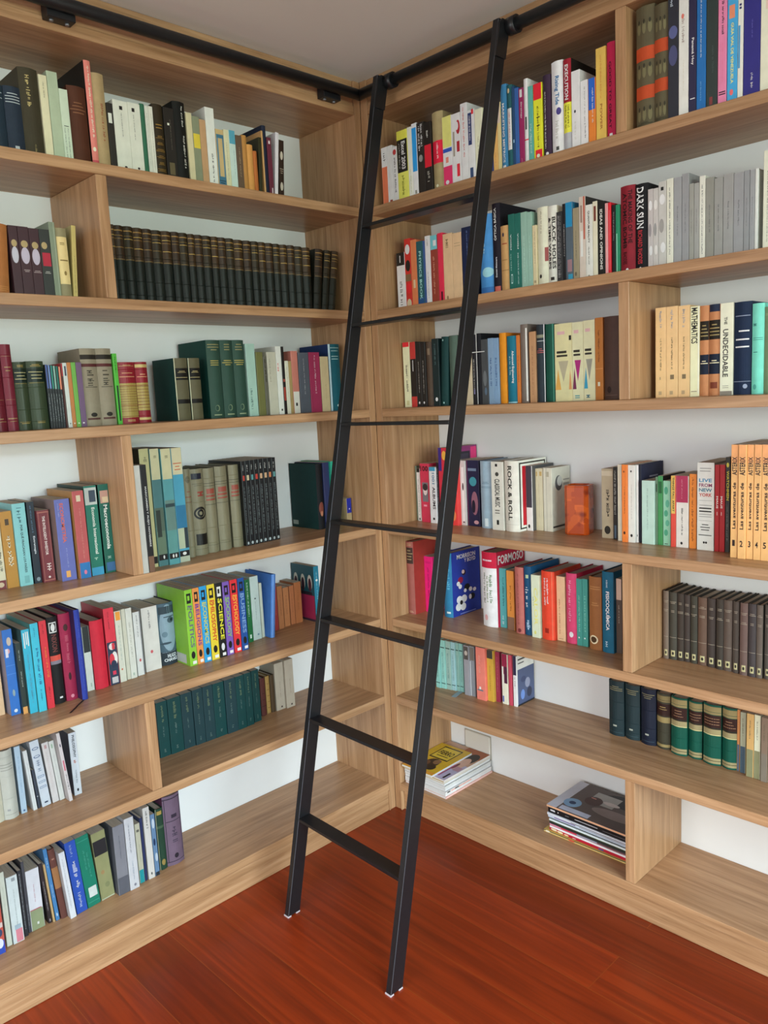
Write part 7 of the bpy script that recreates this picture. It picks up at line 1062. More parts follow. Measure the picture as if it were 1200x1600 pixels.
# books on the right bookcase's fifth shelf
shelf_row('R', 4, 0.7575, "right bookcase's fifth shelf", [
 (0.0325,0.0369,0.2769,0.083,0.195,0,'h','8a5048','red brown leather volume by the end panel, right bookcase fifth shelf',[('R',0.1,0.95,0.7,0.92,'3a2a24'),('H',4,0.74,0.9,'8a7a58'),('H',2,0.94,0.98,'a89068'),('H',2,0.02,0.05,'b89a80')],{'side': '8a2f28'}),
 (0.0697,0.0404,0.2142,0.144,0.152,0,'p','d8206c','hot pink book beside the ladder rail, right bookcase fifth shelf',[('R',0.1,0.9,0.9,0.905,'8a1048'),('R',0.1,0.9,0.88,0.885,'8a1048'),('L',0.35,0.6,0.1,0.8,'a01850')]),
 (0.1713,0.0420,0.2408,0.130,0.166,0,'h','2a6f94','blue chemistry textbook with molecules on its cover, right bookcase fifth shelf',[('L',0.5,0.8,0.4,0.75,'5aa0b8'),('R',0.4,0.8,0.06,0.09,'c0d4e0')],{'side': '24358a', 'sops': [('T','MORRISON',0.2,0.85,0.88,0.95,'e8e8e8','h'),('T','Y BOYD',0.45,0.85,0.81,0.87,'e8e8e8','h'),('E',0.42,0.66,0.07,0.045,'2a1418'),('E',0.4,0.67,0.05,0.03,'d8b8b0'),('E',0.3,0.55,0.09,0.05,'8a1c3c'),('E',0.22,0.5,0.06,0.035,'e8e8e8'),('E',0.28,0.45,0.06,0.035,'e8e8e8'),('E',0.52,0.42,0.1,0.05,'141414'),('E',0.45,0.37,0.05,0.03,'d8d8d8'),('E',0.64,0.37,0.06,0.035,'d8d8d8'),('E',0.7,0.25,0.09,0.05,'141414'),('E',0.62,0.25,0.05,0.04,'e0e0e0'),('E',0.78,0.35,0.06,0.03,'d8d8d8'),('E',0.24,0.25,0.1,0.06,'e8e8e8'),('E',0.4,0.25,0.1,0.06,'e8e8e8'),('E',0.2,0.14,0.1,0.06,'e8e8e8'),('E',0.36,0.13,0.1,0.06,'e8e8e8'),('E',0.3,0.2,0.05,0.035,'1c1c1c'),('R',0.25,0.8,0.02,0.03,'8a98c8')]}),
 (0.3564,0.0635,0.2652,0.125,0.171,0,'h','d4d8e0','thick white book with crimson top and white capitals beside, right bookcase fifth shelf',[('B',0.79,1,'b8203c'),('R',0.1,0.75,0.88,0.9,'e8c0c8'),('L',0.12,0.3,0.28,0.72,'6a7060'),('L',0.38,0.5,0.32,0.68,'6a8048'),('L',0.55,0.75,0.3,0.7,'5a7a50'),('E',0.3,0.12,0.12,0.04,'e0a0a0')],{'side': 'a8203a', 'sops': [('T','FORMOSO',0.08,0.95,0.83,0.95,'f0e8e8','h')]}),
 (0.4203,0.0286,0.2097,0.146,0.150,0,'p','4f9a9c','teal paperback right of the thick white book, right bookcase fifth shelf',[('L',0.45,0.7,0.35,0.85,'1c4a50'),('L',0.3,0.6,0.04,0.2,'c8e0dc')]),
 (0.4572,0.0306,0.2076,0.138,0.149,0,'p','c8823c','orange paperback with brown foot, right bookcase fifth shelf',[('B',0,0.22,'7a5a48'),('L',0.4,0.65,0.3,0.75,'8a4c20')]),
 (0.5021,0.0341,0.2283,0.122,0.163,0,'h','a8625a','dusty rose book, right bookcase fifth shelf',[('L',0.35,0.5,0.1,0.9,'7a3c3c'),('E',0.5,0.05,0.2,0.03,'6a2c30')],{'side': 'a83040'}),
 (0.5384,0.0281,0.2348,0.124,0.167,0,'h','1c4a6c','deep blue book with white title, right bookcase fifth shelf',[('L',0.2,0.65,0.4,0.7,'d8e4ec'),('R',0.3,0.7,0.83,0.88,'a8b890'),('L',0.3,0.8,0.05,0.22,'a8c0d4')],{'side': '1c5078'}),
 (0.5728,0.0324,0.2115,0.118,0.152,0,'p','c9d8b8','pale green paperback with yellow letters, right bookcase fifth shelf',[('T','CALOR',0.3,0.8,0.2,0.8,'dcdc7c','d'),('L',0.15,0.28,0.5,0.65,'6a8a80'),('E',0.4,0.08,0.14,0.03,'c8c870')]),
 (0.6087,0.0492,0.2287,0.119,0.163,0,'h','d8432c','vermilion hardcover with white title, right bookcase fifth shelf',[('L',0.25,0.4,0.5,0.9,'f8e4dc'),('L',0.48,0.62,0.5,0.9,'f8e4dc'),('R',0.3,0.6,0.1,0.17,'8a2418'),('R',0.82,0.9,0,1,'e8644a')],{'side': 'b83a24'}),
 (0.6582,0.0312,0.2138,0.137,0.153,0,'p','e8b08a','peach paperback, right bookcase fifth shelf',[('L',0.25,0.4,0.1,0.65,'9a5c40'),('R',0.2,0.75,0.03,0.035,'7a4430')]),
 (0.6956,0.0386,0.2299,0.131,0.164,0,'h','c8446c','raspberry pink hardcover, right bookcase fifth shelf',[('L',0.25,0.55,0.3,0.9,'e89ab0'),('E',0.5,0.13,0.2,0.04,'f0d0d8')],{'side': 'a8203c'}),
 (0.7363,0.0201,0.2169,0.130,0.155,0,'p','3f8a80','jade green paperback, left of twins, right bookcase fifth shelf',[('L',0.35,0.65,0.2,0.75,'8ac4b4'),('E',0.4,0.12,0.15,0.012,'e6e6e0')],{'g': 'jade green twins'}),
 (0.7567,0.0191,0.2186,0.131,0.156,0,'p','3f8a80','jade green paperback, right of twins, right bookcase fifth shelf',[('L',0.35,0.65,0.2,0.75,'8ac4b4'),('E',0.4,0.12,0.15,0.012,'e6e6e0')],{'g': 'jade green twins'}),
 (0.7852,0.0425,0.2326,0.120,0.166,0,'h','8a5a34','wood brown leather book with round badge, right bookcase fifth shelf',[('E',0.4,0.14,0.35,0.06,'d8c8a8'),('E',0.4,0.14,0.25,0.042,'4a3420'),('H',2,0.6,0.66,'a87a4c'),('H',2,0.82,0.88,'a87a4c')]),
 (0.8322,0.0391,0.2544,0.118,0.178,0,'h','1c5a74','blue book FISICOQUIMICA, right bookcase fifth shelf',[('T','FISICOQUÍMICA',0.35,0.75,0.28,0.76,'e0e4e8','d'),('L',0.4,0.6,0.8,0.9,'a8b8c0'),('L',0.3,0.6,0.05,0.14,'a8c0cc'),('R',0.96,1,0,1,'123c50')]),
 (0.8721,0.0189,0.2335,0.135,0.161,0,'p','4a3c34','small dark spine with beige top before divider, right bookcase fifth shelf',[('B',0.72,1,'b89a88'),('L',0.4,0.6,0.4,0.65,'a89a8c')]),
 (1.0036,0.0166,0.2067,0.173,0.123,0,'h','6a5c50','dull brown library volume, first from left in its compartment, right bookcase fifth shelf',[('H',2,0.83,0.87,'8a8070'),('H',2,0.7,0.74,'8a8070'),('R',0.05,0.95,0.33,0.336,'8a8070'),('R',0.3,0.8,0.05,0.14,'a8a078'),('E',0.55,0.095,0.14,0.024,'2c2824')],{'side': '2c2822', 'g': 'dull brown library volumes'}),
 (1.0205,0.0229,0.2043,0.176,0.120,0,'h','3f3c34','dull brown library volume, second from left in its compartment, right bookcase fifth shelf',[('H',2,0.83,0.87,'8a8070'),('H',2,0.7,0.74,'8a8070'),('R',0.05,0.95,0.33,0.336,'8a8070'),('R',0.3,0.8,0.05,0.14,'a8a078'),('E',0.55,0.095,0.14,0.024,'2c2824')],{'side': '2c2822', 'g': 'dull brown library volumes'}),
 (1.0437,0.0194,0.2032,0.179,0.117,0,'h','38302a','dull brown library volume, third from left in its compartment, right bookcase fifth shelf',[('H',2,0.83,0.87,'8a8070'),('H',2,0.7,0.74,'8a8070'),('R',0.05,0.95,0.33,0.336,'8a8070'),('R',0.3,0.8,0.05,0.14,'a8a078'),('E',0.55,0.095,0.14,0.024,'2c2824')],{'side': '2c2822', 'g': 'dull brown library volumes'}),
 (1.0634,0.0177,0.2011,0.182,0.114,0,'h','3c3430','dull brown library volume, fourth from left in its compartment, right bookcase fifth shelf',[('H',2,0.83,0.87,'8a8070'),('H',2,0.7,0.74,'8a8070'),('R',0.05,0.95,0.33,0.336,'8a8070'),('R',0.3,0.8,0.05,0.14,'a8a078'),('E',0.55,0.095,0.14,0.024,'2c2824')],{'side': '2c2822', 'g': 'dull brown library volumes'}),
 (1.0837,0.0197,0.2008,0.180,0.116,0,'h','3a3830','dull brown library volume, fifth from left in its compartment, right bookcase fifth shelf',[('H',2,0.83,0.87,'8a8070'),('H',2,0.7,0.74,'8a8070'),('R',0.05,0.95,0.33,0.336,'8a8070'),('R',0.3,0.8,0.05,0.14,'a8a078'),('E',0.55,0.095,0.14,0.024,'2c2824')],{'side': '2c2822', 'g': 'dull brown library volumes'}),
 (1.1054,0.0260,0.2006,0.179,0.117,0,'h','5a463a','dull brown library volume, sixth from left in its compartment, right bookcase fifth shelf',[('H',2,0.83,0.87,'8a8070'),('H',2,0.7,0.74,'8a8070'),('R',0.05,0.95,0.33,0.336,'8a8070'),('R',0.3,0.8,0.05,0.14,'a8a078'),('E',0.55,0.095,0.14,0.024,'2c2824')],{'side': '2c2822', 'g': 'dull brown library volumes'}),
 (1.1336,0.0231,0.2018,0.178,0.118,0,'h','3c3430','dull brown library volume, seventh from left in its compartment, right bookcase fifth shelf',[('H',2,0.83,0.87,'8a8070'),('H',2,0.7,0.74,'8a8070'),('R',0.05,0.95,0.33,0.336,'8a8070'),('R',0.3,0.8,0.05,0.14,'a8a078'),('E',0.55,0.095,0.14,0.024,'2c2824')],{'side': '2c2822', 'g': 'dull brown library volumes'}),
 (1.1609,0.0194,0.2044,0.174,0.122,0,'h','38322c','dull brown library volume, eighth from left in its compartment, right bookcase fifth shelf',[('H',2,0.83,0.87,'8a8070'),('H',2,0.7,0.74,'8a8070'),('R',0.05,0.95,0.33,0.336,'8a8070'),('R',0.3,0.8,0.05,0.14,'a8a078'),('E',0.55,0.095,0.14,0.024,'2c2824')],{'side': '2c2822', 'g': 'dull brown library volumes'}),
 (1.1808,0.0239,0.2043,0.175,0.121,0,'h','544840','dull brown library volume, ninth from left in its compartment, right bookcase fifth shelf',[('H',2,0.83,0.87,'8a8070'),('H',2,0.7,0.74,'8a8070'),('R',0.05,0.95,0.33,0.336,'8a8070'),('R',0.3,0.8,0.05,0.14,'a8a078'),('E',0.55,0.095,0.14,0.024,'2c2824')],{'side': '2c2822', 'g': 'dull brown library volumes'}),
 (1.2074,0.0171,0.2052,0.173,0.123,0,'h','443c36','dull brown library volume, tenth from left in its compartment, right bookcase fifth shelf',[('H',2,0.83,0.87,'8a8070'),('H',2,0.7,0.74,'8a8070'),('R',0.05,0.95,0.33,0.336,'8a8070'),('R',0.3,0.8,0.05,0.14,'a8a078'),('E',0.55,0.095,0.14,0.024,'2c2824')],{'side': '2c2822', 'g': 'dull brown library volumes'}),
 (1.2288,0.0208,0.2055,0.168,0.128,0,'h','5f4c46','dull brown library volume, eleventh from left in its compartment, right bookcase fifth shelf',[('H',2,0.83,0.87,'8a8070'),('H',2,0.7,0.74,'8a8070'),('R',0.05,0.95,0.33,0.336,'8a8070'),('R',0.3,0.8,0.05,0.14,'a8a078'),('E',0.55,0.095,0.14,0.024,'2c2824')],{'side': '2c2822', 'g': 'dull brown library volumes'}),
 (1.2514,0.0200,0.2060,0.169,0.127,0,'h','3e3838','dull brown library volume, twelfth from left in its compartment, right bookcase fifth shelf',[('H',2,0.83,0.87,'8a8070'),('H',2,0.7,0.74,'8a8070'),('R',0.05,0.95,0.33,0.336,'8a8070'),('R',0.3,0.8,0.05,0.14,'a8a078'),('E',0.55,0.095,0.14,0.024,'2c2824')],{'side': '2c2822', 'g': 'dull brown library volumes'}),
 (1.2726,0.0161,0.2055,0.170,0.126,0,'h','5a5048','dull brown library volume, thirteenth from left in its compartment, right bookcase fifth shelf',[('H',2,0.83,0.87,'8a8070'),('H',2,0.7,0.74,'8a8070'),('R',0.05,0.95,0.33,0.336,'8a8070'),('R',0.3,0.8,0.05,0.14,'a8a078'),('E',0.55,0.095,0.14,0.024,'2c2824')],{'side': '2c2822', 'g': 'dull brown library volumes'}),
 (1.2920,0.0164,0.2080,0.175,0.121,0,'h','4a443e','dull brown library volume, fourteenth from left in its compartment, right bookcase fifth shelf',[('H',2,0.83,0.87,'8a8070'),('H',2,0.7,0.74,'8a8070'),('R',0.05,0.95,0.33,0.336,'8a8070'),('R',0.3,0.8,0.05,0.14,'a8a078'),('E',0.55,0.095,0.14,0.024,'2c2824')],{'side': '2c2822', 'g': 'dull brown library volumes'}),
])
# books on the right bookcase's sixth shelf
shelf_row('R', 5, 0.4569, "right bookcase's sixth shelf", [
 (0.0891,0.0226,0.1927,0.162,0.134,0,'p','7fb5ae','slim aqua paperback, first from left of uniform six, right bookcase sixth shelf',[('B',0.1,0.115,'24403e'),('B',0.84,0.86,'24403e'),('L',0.35,0.6,0.2,0.75,'4f7a78')],{'g': 'slim aqua paperbacks'}),
 (0.1121,0.0228,0.1912,0.167,0.129,0,'p','84b8b0','slim aqua paperback, second from left of uniform six, right bookcase sixth shelf',[('B',0.1,0.115,'24403e'),('B',0.84,0.86,'24403e'),('L',0.35,0.6,0.2,0.75,'4f7a78')],{'g': 'slim aqua paperbacks'}),
 (0.1352,0.0229,0.1903,0.171,0.125,0,'p','8aa8a0','slim aqua paperback, third from left of uniform six, right bookcase sixth shelf',[('B',0.1,0.115,'24403e'),('B',0.84,0.86,'24403e'),('L',0.35,0.6,0.2,0.75,'4f7a78')],{'g': 'slim aqua paperbacks'}),
 (0.1584,0.0191,0.1894,0.175,0.121,0,'p','8fb4b8','slim aqua paperback, fourth from left of uniform six, right bookcase sixth shelf',[('B',0.1,0.115,'24403e'),('B',0.84,0.86,'24403e'),('L',0.35,0.6,0.2,0.75,'4f7a78')],{'g': 'slim aqua paperbacks'}),
 (0.1778,0.0148,0.1883,0.180,0.116,0,'p','7fa49a','slim aqua paperback, fifth from left of uniform six, right bookcase sixth shelf',[('B',0.1,0.115,'24403e'),('B',0.84,0.86,'24403e'),('L',0.35,0.6,0.2,0.75,'4f7a78')],{'g': 'slim aqua paperbacks'}),
 (0.1928,0.0177,0.1882,0.183,0.113,0,'p','7fb0a8','slim aqua paperback, sixth from left of uniform six, right bookcase sixth shelf',[('B',0.1,0.115,'24403e'),('B',0.84,0.86,'24403e'),('L',0.35,0.6,0.2,0.75,'4f7a78')],{'g': 'slim aqua paperbacks'}),
 (0.2247,0.0250,0.1912,0.170,0.126,0,'p','8a8a90','grey paperback with photo top, left of two, right bookcase sixth shelf',[('R',0.05,0.95,0.72,0.98,'4a4644'),('E',0.5,0.85,0.3,0.05,'b0a8a0')],{'g': 'grey paperbacks with photo tops'}),
 (0.2500,0.0227,0.1912,0.175,0.121,0,'p','80848a','grey paperback with photo top, right of two, right bookcase sixth shelf',[('R',0.05,0.95,0.72,0.98,'6a645c'),('R',0,0.15,0,0.7,'d0d4d8')],{'g': 'grey paperbacks with photo tops'}),
 (0.2866,0.0416,0.1983,0.166,0.130,0,'p','e8786a','coral pink paperback, right bookcase sixth shelf',[('R',0.1,0.75,0.17,0.2,'6a7078'),('R',0.3,0.5,0.2,0.25,'f0d8d0'),('L',0.3,0.5,0.5,0.85,'f0a090')]),
 (0.3285,0.0282,0.1917,0.177,0.119,0,'p','c09a3c','mustard paperback with dark top, right bookcase sixth shelf',[('B',0.84,1,'3a3a34'),('L',0.4,0.55,0.2,0.7,'8a6c24')]),
 (0.3570,0.0183,0.1877,0.189,0.107,0,'p','8a2c44','burgundy paperback between mustard and white footed ones, right bookcase sixth shelf',[('L',0.4,0.6,0.2,0.9,'c07a8a')]),
 (0.3867,0.0256,0.1863,0.188,0.108,0,'p','d9d4c0','cream footed paperback with burgundy top, right bookcase sixth shelf',[('B',0.6,1,'8a2040'),('R',0.4,1,0.42,0.75,'4a2038'),('R',0,0.3,0.3,0.75,'e0d8cc'),('R',0.05,0.3,0.04,0.16,'4a5aa0')]),
 (0.4150,0.0141,0.1866,0.190,0.106,0,'p','b84458','thin rose spine, right bookcase sixth shelf',[]),
 (0.4333,0.0154,0.1865,0.192,0.104,0,'p','e0e0e4','thin white book with blue street painting on its cover, right bookcase sixth shelf',[('B',0.62,1,'2a2440'),('L',0.35,0.65,0.35,0.6,'2c2c34')],{'side': 'd8d8d4', 'sops': [('R',0.02,1,0,0.72,'4a5578'),('R',0.05,0.5,0.9,0.93,'2c2c2c'),('R',0.05,0.4,0.83,0.85,'2c2c2c'),('E',0.3,0.2,0.12,0.1,'6a88c8'),('E',0.6,0.4,0.15,0.1,'8a8ea8'),('E',0.7,0.2,0.15,0.1,'2c3048'),('E',0.35,0.5,0.15,0.06,'3a4468'),('B',0,0.03,'20242c')]}),
 (0.8049,0.0521,0.1820,0.196,0.100,0,'hv','1c2c30','dark teal black volume, leftmost of three, right bookcase sixth shelf',[('H',3,0.82,0.92,'7a7458'),('R',0.35,0.6,0.17,0.2,'9a9c90'),('H',1,0.06,0.07,'4a6068')],{'g': 'dark navy volumes'}),
 (0.8604,0.0496,0.1800,0.199,0.097,0,'hv','1f2f33','dark teal black volume, middle of three, right bookcase sixth shelf',[('H',3,0.82,0.92,'7a7458'),('R',0.35,0.6,0.17,0.2,'9a9c90'),('H',1,0.06,0.07,'4a6068')],{'g': 'dark navy volumes'}),
 (0.9161,0.0490,0.1812,0.196,0.100,0,'hv','151c2c','dark navy volume, rightmost of three, right bookcase sixth shelf',[('H',3,0.82,0.92,'7a7458'),('R',0.35,0.6,0.17,0.2,'9a9c90'),('H',1,0.06,0.07,'4a6068')],{'g': 'dark navy volumes'}),
 (0.9681,0.0425,0.1780,0.198,0.098,0,'hv','3a382c','olive black volume with gilt bands left of green ones, right bookcase sixth shelf',[('B',0.48,0.58,'8a7a50'),('B',0.85,0.96,'7a6c48'),('B',0.6,0.82,'2c1814'),('H',2,0.7,0.78,'a08a58'),('B',0.04,0.09,'8a7a50')]),
 (1.0183,0.0492,0.1807,0.188,0.108,0,'hv','0b4a3c','emerald volume with gilt and brown bands, first of four, right bookcase sixth shelf',[('B',0.5,0.6,'8f8460'),('B',0.84,0.97,'8a7c54'),('B',0.6,0.83,'2e1814'),('H',3,0.66,0.8,'8a6a50'),('B',0.03,0.12,'8f8460'),('R',0,1,0.07,0.08,'3a3424'),('R',0,1,0.5,0.51,'d0c890')],{'g': 'emerald gilt volumes'}),
 (1.0699,0.0404,0.1781,0.196,0.100,0,'hv','0b4a3c','emerald volume with gilt and brown bands, second of four, right bookcase sixth shelf',[('B',0.5,0.6,'8f8460'),('B',0.84,0.97,'8a7c54'),('B',0.6,0.83,'2e1814'),('H',3,0.66,0.8,'8a6a50'),('B',0.03,0.12,'8f8460'),('R',0,1,0.07,0.08,'3a3424'),('R',0,1,0.5,0.51,'d0c890')],{'g': 'emerald gilt volumes'}),
 (1.1171,0.0515,0.1841,0.189,0.107,0,'hv','0b4a3c','emerald volume with gilt and brown bands, third of four, right bookcase sixth shelf',[('B',0.5,0.6,'8f8460'),('B',0.84,0.97,'8a7c54'),('B',0.6,0.83,'2e1814'),('H',3,0.66,0.8,'8a6a50'),('B',0.03,0.12,'8f8460'),('R',0,1,0.07,0.08,'3a3424'),('R',0,1,0.5,0.51,'d0c890')],{'g': 'emerald gilt volumes'}),
 (1.1713,0.0415,0.1845,0.193,0.103,0,'hv','0b4a3c','emerald volume with gilt and brown bands, fourth of four, right bookcase sixth shelf',[('B',0.5,0.6,'8f8460'),('B',0.84,0.97,'8a7c54'),('B',0.6,0.83,'2e1814'),('H',3,0.66,0.8,'8a6a50'),('B',0.03,0.12,'8f8460'),('R',0,1,0.07,0.08,'3a3424'),('R',0,1,0.5,0.51,'d0c890')],{'g': 'emerald gilt volumes'}),
 (1.2131,0.0080,0.1839,0.200,0.096,0,'p','b87a48','thin orange brown spine with slate foot, right bookcase sixth shelf',[('B',0,0.44,'4a5a6a'),('L',0.35,0.6,0.6,0.9,'5a5644')]),
 (1.2229,0.0157,0.1809,0.197,0.099,0,'p','9a9c84','grey green spine with blue foot, right bookcase sixth shelf',[('B',0,0.44,'3f5260'),('L',0.35,0.6,0.6,0.9,'5a5644')]),
 (1.2450,0.0198,0.1865,0.185,0.111,0,'p','c09a60','mustard spine with olive foot, right bookcase sixth shelf',[('B',0,0.44,'7c7c5c'),('L',0.35,0.6,0.6,0.9,'5a5644')]),
 (1.2658,0.0168,0.1874,0.186,0.110,0,'p','c8c8ac','pale cream spine with olive foot, right bookcase sixth shelf',[('B',0,0.44,'7c7c5c'),('L',0.35,0.6,0.6,0.9,'5a5644')]),
 (1.2860,0.0175,0.1870,0.181,0.115,0,'p','7a6858','mauve brown spine near the photo edge, right bookcase sixth shelf',[('B',0,0.44,'746c60'),('L',0.35,0.6,0.6,0.9,'5a5644')]),
 (1.3038,0.0173,0.1844,0.184,0.112,0,'p','4a4038','dark topped cream spine at the photo edge, right bookcase sixth shelf',[('B',0,0.44,'a89c80'),('L',0.35,0.6,0.6,0.9,'5a5644')]),
])

# ------------------------------------------------------------------ loose things on the shelves
def orange_block():
    """amber coloured block put together from resin blocks"""
    root = empty('orange_resin_block', (.672, .165, Z[3] + .0003), (0, 0, math.radians(13.5)))
    tag(root, 'translucent orange patchwork block standing between books, right bookcase fourth shelf', 'decorative block')
    m, nt, b = base_mat('amber_resin', .22, .55)
    L = nt.links.new
    tc = nt.nodes.new('ShaderNodeTexCoord')
    br = nt.nodes.new('ShaderNodeTexVoronoi'); br.distance = 'CHEBYCHEV'; br.inputs['Scale'].default_value = 26
    L(tc.outputs['Object'], br.inputs['Vector'])
    sp = nt.nodes.new('ShaderNodeSeparateColor'); L(br.outputs['Color'], sp.inputs['Color'])
    r = nt.nodes.new('ShaderNodeValToRGB')
    r.color_ramp.elements[0].color = (*lin('a03804'), 1); r.color_ramp.elements[1].color = (*lin('cc5a12'), 1)
    L(sp.outputs['Red'], r.inputs['Fac'])
    n = nt.nodes.new('ShaderNodeTexNoise'); n.inputs['Scale'].default_value = 24; n.inputs['Detail'].default_value = 1
    L(tc.outputs['Object'], n.inputs['Vector'])
    r2 = nt.nodes.new('ShaderNodeValToRGB')
    r2.color_ramp.elements[0].position = .3; r2.color_ramp.elements[0].color = (.28, .1, .12, 1)
    r2.color_ramp.elements[1].position = .42; r2.color_ramp.elements[1].color = (1, 1, 1, 1)
    L(n.outputs['Fac'], r2.inputs['Fac'])
    mx = nt.nodes.new('ShaderNodeMix'); mx.data_type = 'RGBA'; mx.blend_type = 'MULTIPLY'; mx.inputs['Factor'].default_value = .85
    L(r.outputs['Color'], mx.inputs['A']); L(r2.outputs['Color'], mx.inputs['B'])
    L(mx.outputs['Result'], b.inputs['Base Color'])
    b.inputs['Subsurface Weight'].default_value = .1
    b.inputs['Subsurface Radius'].default_value = (.02, .008, .003)
    w, dd, h = .078, .074, .158
    c = .012
    bm = bmesh.new()
    prof = [(c, 0), (w - c, 0), (w, c), (w, dd - c), (w - c, dd), (c, dd), (0, dd - c), (0, c)]
    rings = []
    for z, k in ((0, .97), (.004, 1), (h - .006, 1), (h, .96)):
        rings.append([bm.verts.new((w / 2 + (x - w / 2) * k, dd / 2 + (y - dd / 2) * k, z)) for x, y in prof])
    for a, b_ in zip(rings, rings[1:]):
        for i in range(8): bm.faces.new((a[i], a[(i + 1) % 8], b_[(i + 1) % 8], b_[i]))
    bm.faces.new(rings[0][::-1])
    # open top with a shallow well
    inn = [bm.verts.new((w / 2 + (x - w / 2) * .8, dd / 2 + (y - dd / 2) * .8, h)) for x, y in prof]
    low = [bm.verts.new((w / 2 + (x - w / 2) * .78, dd / 2 + (y - dd / 2) * .78, h - .03)) for x, y in prof]
    for i in range(8):
        bm.faces.new((rings[-1][i], rings[-1][(i + 1) % 8], inn[(i + 1) % 8], inn[i]))
        bm.faces.new((inn[i], inn[(i + 1) % 8], low[(i + 1) % 8], low[i]))
    bm.faces.new(low)
    me = bpy.data.meshes.new('m'); bm.to_mesh(me); bm.free()
    link('body', me, m, root)
    return root
orange_block()

def magazine(loc, rz, w, l, t, cover, spine, label, group, ops=(), spine_ops=(), gain=1.0, name='magazine', pagecol=None):
    """lies flat; x along the spine edge (w), y away (l); spine faces -y"""
    rnd = random.Random(len(label))
    root = empty(name, loc, (0, 0, math.radians(rz)))
    tag(root, label, 'magazine', group)
    ink = Ink(gain)
    th = min(.0008, t * .3)
    def bx(x0, y0, z0, x1, y1, z1, c):
        P_ = [(x0, y0, z0), (x1, y0, z0), (x1, y1, z0), (x0, y1, z0), (x0, y0, z1), (x1, y0, z1), (x1, y1, z1), (x0, y1, z1)]
        for f in ((0, 3, 2, 1), (4, 5, 6, 7), (0, 1, 5, 4), (1, 2, 6, 5), (2, 3, 7, 6), (3, 0, 4, 7)):
            ink.face([P_[i] for i in f], c)
    bx(0, 0, t - th, w, l, t, cover)
    bx(0, 0, 0, w, l, th, cover)
    bx(0, 0, th, w, th, t - th, spine)
    printing(ink, ops, lambda u, v, k: (u * w, v * l, t + k), w, l, rnd)
    printing(ink, spine_ops, lambda u, v, k: (u * w, -k, v * t), w, t, rnd)
    ink.build('cover', PAPER, root)
    link('pages', box_mesh([(.0006, th + .0002, th + .0001, w - .0008, l - .0008, t - th - .0001)]), MAGPAGES, root)
    return root
MAGPAGES = plain('magazine_pages', 'd0d0ce', .7, .2, noise=.06, nscale=300)

# pile by the corner: spines to the right, pictured magazine and small yellow one on top
z = Z[6] + .0003
G1 = 'magazines piled at the corner end of the bottom shelf'
def corner_mag(x1, y0, w, l, t, cover, spine, label, ops=(), sops=(), rz=0, nm='magazine'):
    # spine towards +x: rotate the builder frame by 90 degrees
    global z
    r = magazine((x1, y0, z), 90 + rz, l, w, t, cover, spine, label, G1, ops, sops, 1.05, nm)
    z += t + .0003
    return r
corner_mag(.247, .018, .205, .272, .0075, 'e8c0b8', 'f0a898', 'pink edged magazine at the very bottom of the corner pile', sops=[('R', 0, 1, .4, .65, 'f4ece8')])
corner_mag(.243, .020, .205, .268, .0085, 'e0e0dc', 'e4e2e0', 'white magazine second from bottom of the corner pile')
corner_mag(.244, .019, .205, .270, .0075, 'dcd8d4', 'e8e4e0', 'white magazine with orange and black marks on its spine, third from bottom', sops=[('R', .12, .55, .25, .6, 'e87858'), ('R', .04, .1, .2, .8, '1c1c1c'), ('R', .2, .28, .2, .8, '2a2a2a')])
corner_mag(.240, .024, .205, .266, .0110, 'd8d8d6', 'dedede', 'thicker white magazine above the orange marked one, corner pile', sops=[('R', .0, 1, .02, .12, '5a5a5c')])
corner_mag(.241, .021, .205, .270, .0090, 'd0d0cc', 'd6d6d2', 'greyish white magazine in the middle of the corner pile')
corner_mag(.237, .023, .203, .268, .0100, 'd8d8d8', 'e0e0e0', 'white magazine under the yellow topped ones, corner pile', sops=[('R', 0, 1, .0, .14, '6a6a6a')])
corner_mag(.236, .020, .203, .272, .0065, 'c8a83c', 'd8d4cc', 'magazine with yellow back edge just under the portrait cover')
corner_mag(.238, .022, .205, .268, .0070, 'c9a48a', 'dcd8d4', 'magazine with a woman in profile on its cover, second from top of corner pile',
           ops=[('R', 0, .5, 0, .5, 'b8b4d0'), ('R', .75, 1, 0, .5, 'a8603c'), ('E', .72, .16, .17, .13, '2c2420'), ('E', .52, .17, .2, .11, 'd8b09c'), ('E', .42, .2, .1, .03, '6a2c24'), ('R', .06, .45, .2, .24, '98386a'), ('R', .04, .2, .06, .1, '1c1c20'), ('R', .3, .42, .02, .16, 'b890a0')])
r_ = corner_mag(.190, .008, .150, .238, .0080, 'd8b430', 'c8ccd8', 'small yellow magazine with black boxed title, top of the corner pile', rz=1.5,
           ops=[('R', .5, .93, .18, .78, '26221a'), ('R', .53, .9, .21, .75, 'e4cc48'), ('T', 'FIERRO', .66, .80, .26, .70, '1f1c14', 'd'), ('R', .6, .62, .3, .66, '3a3220'), ('E', .33, .45, .16, .2, '3a2c24'), ('E', .28, .6, .1, .12, '6a4c38'), ('E', .4, .36, .08, .1, '8a6a4c'), ('E', .2, .3, .09, .12, '2a2420'), ('R', 0, .08, 0, 1, 'e0a038')])

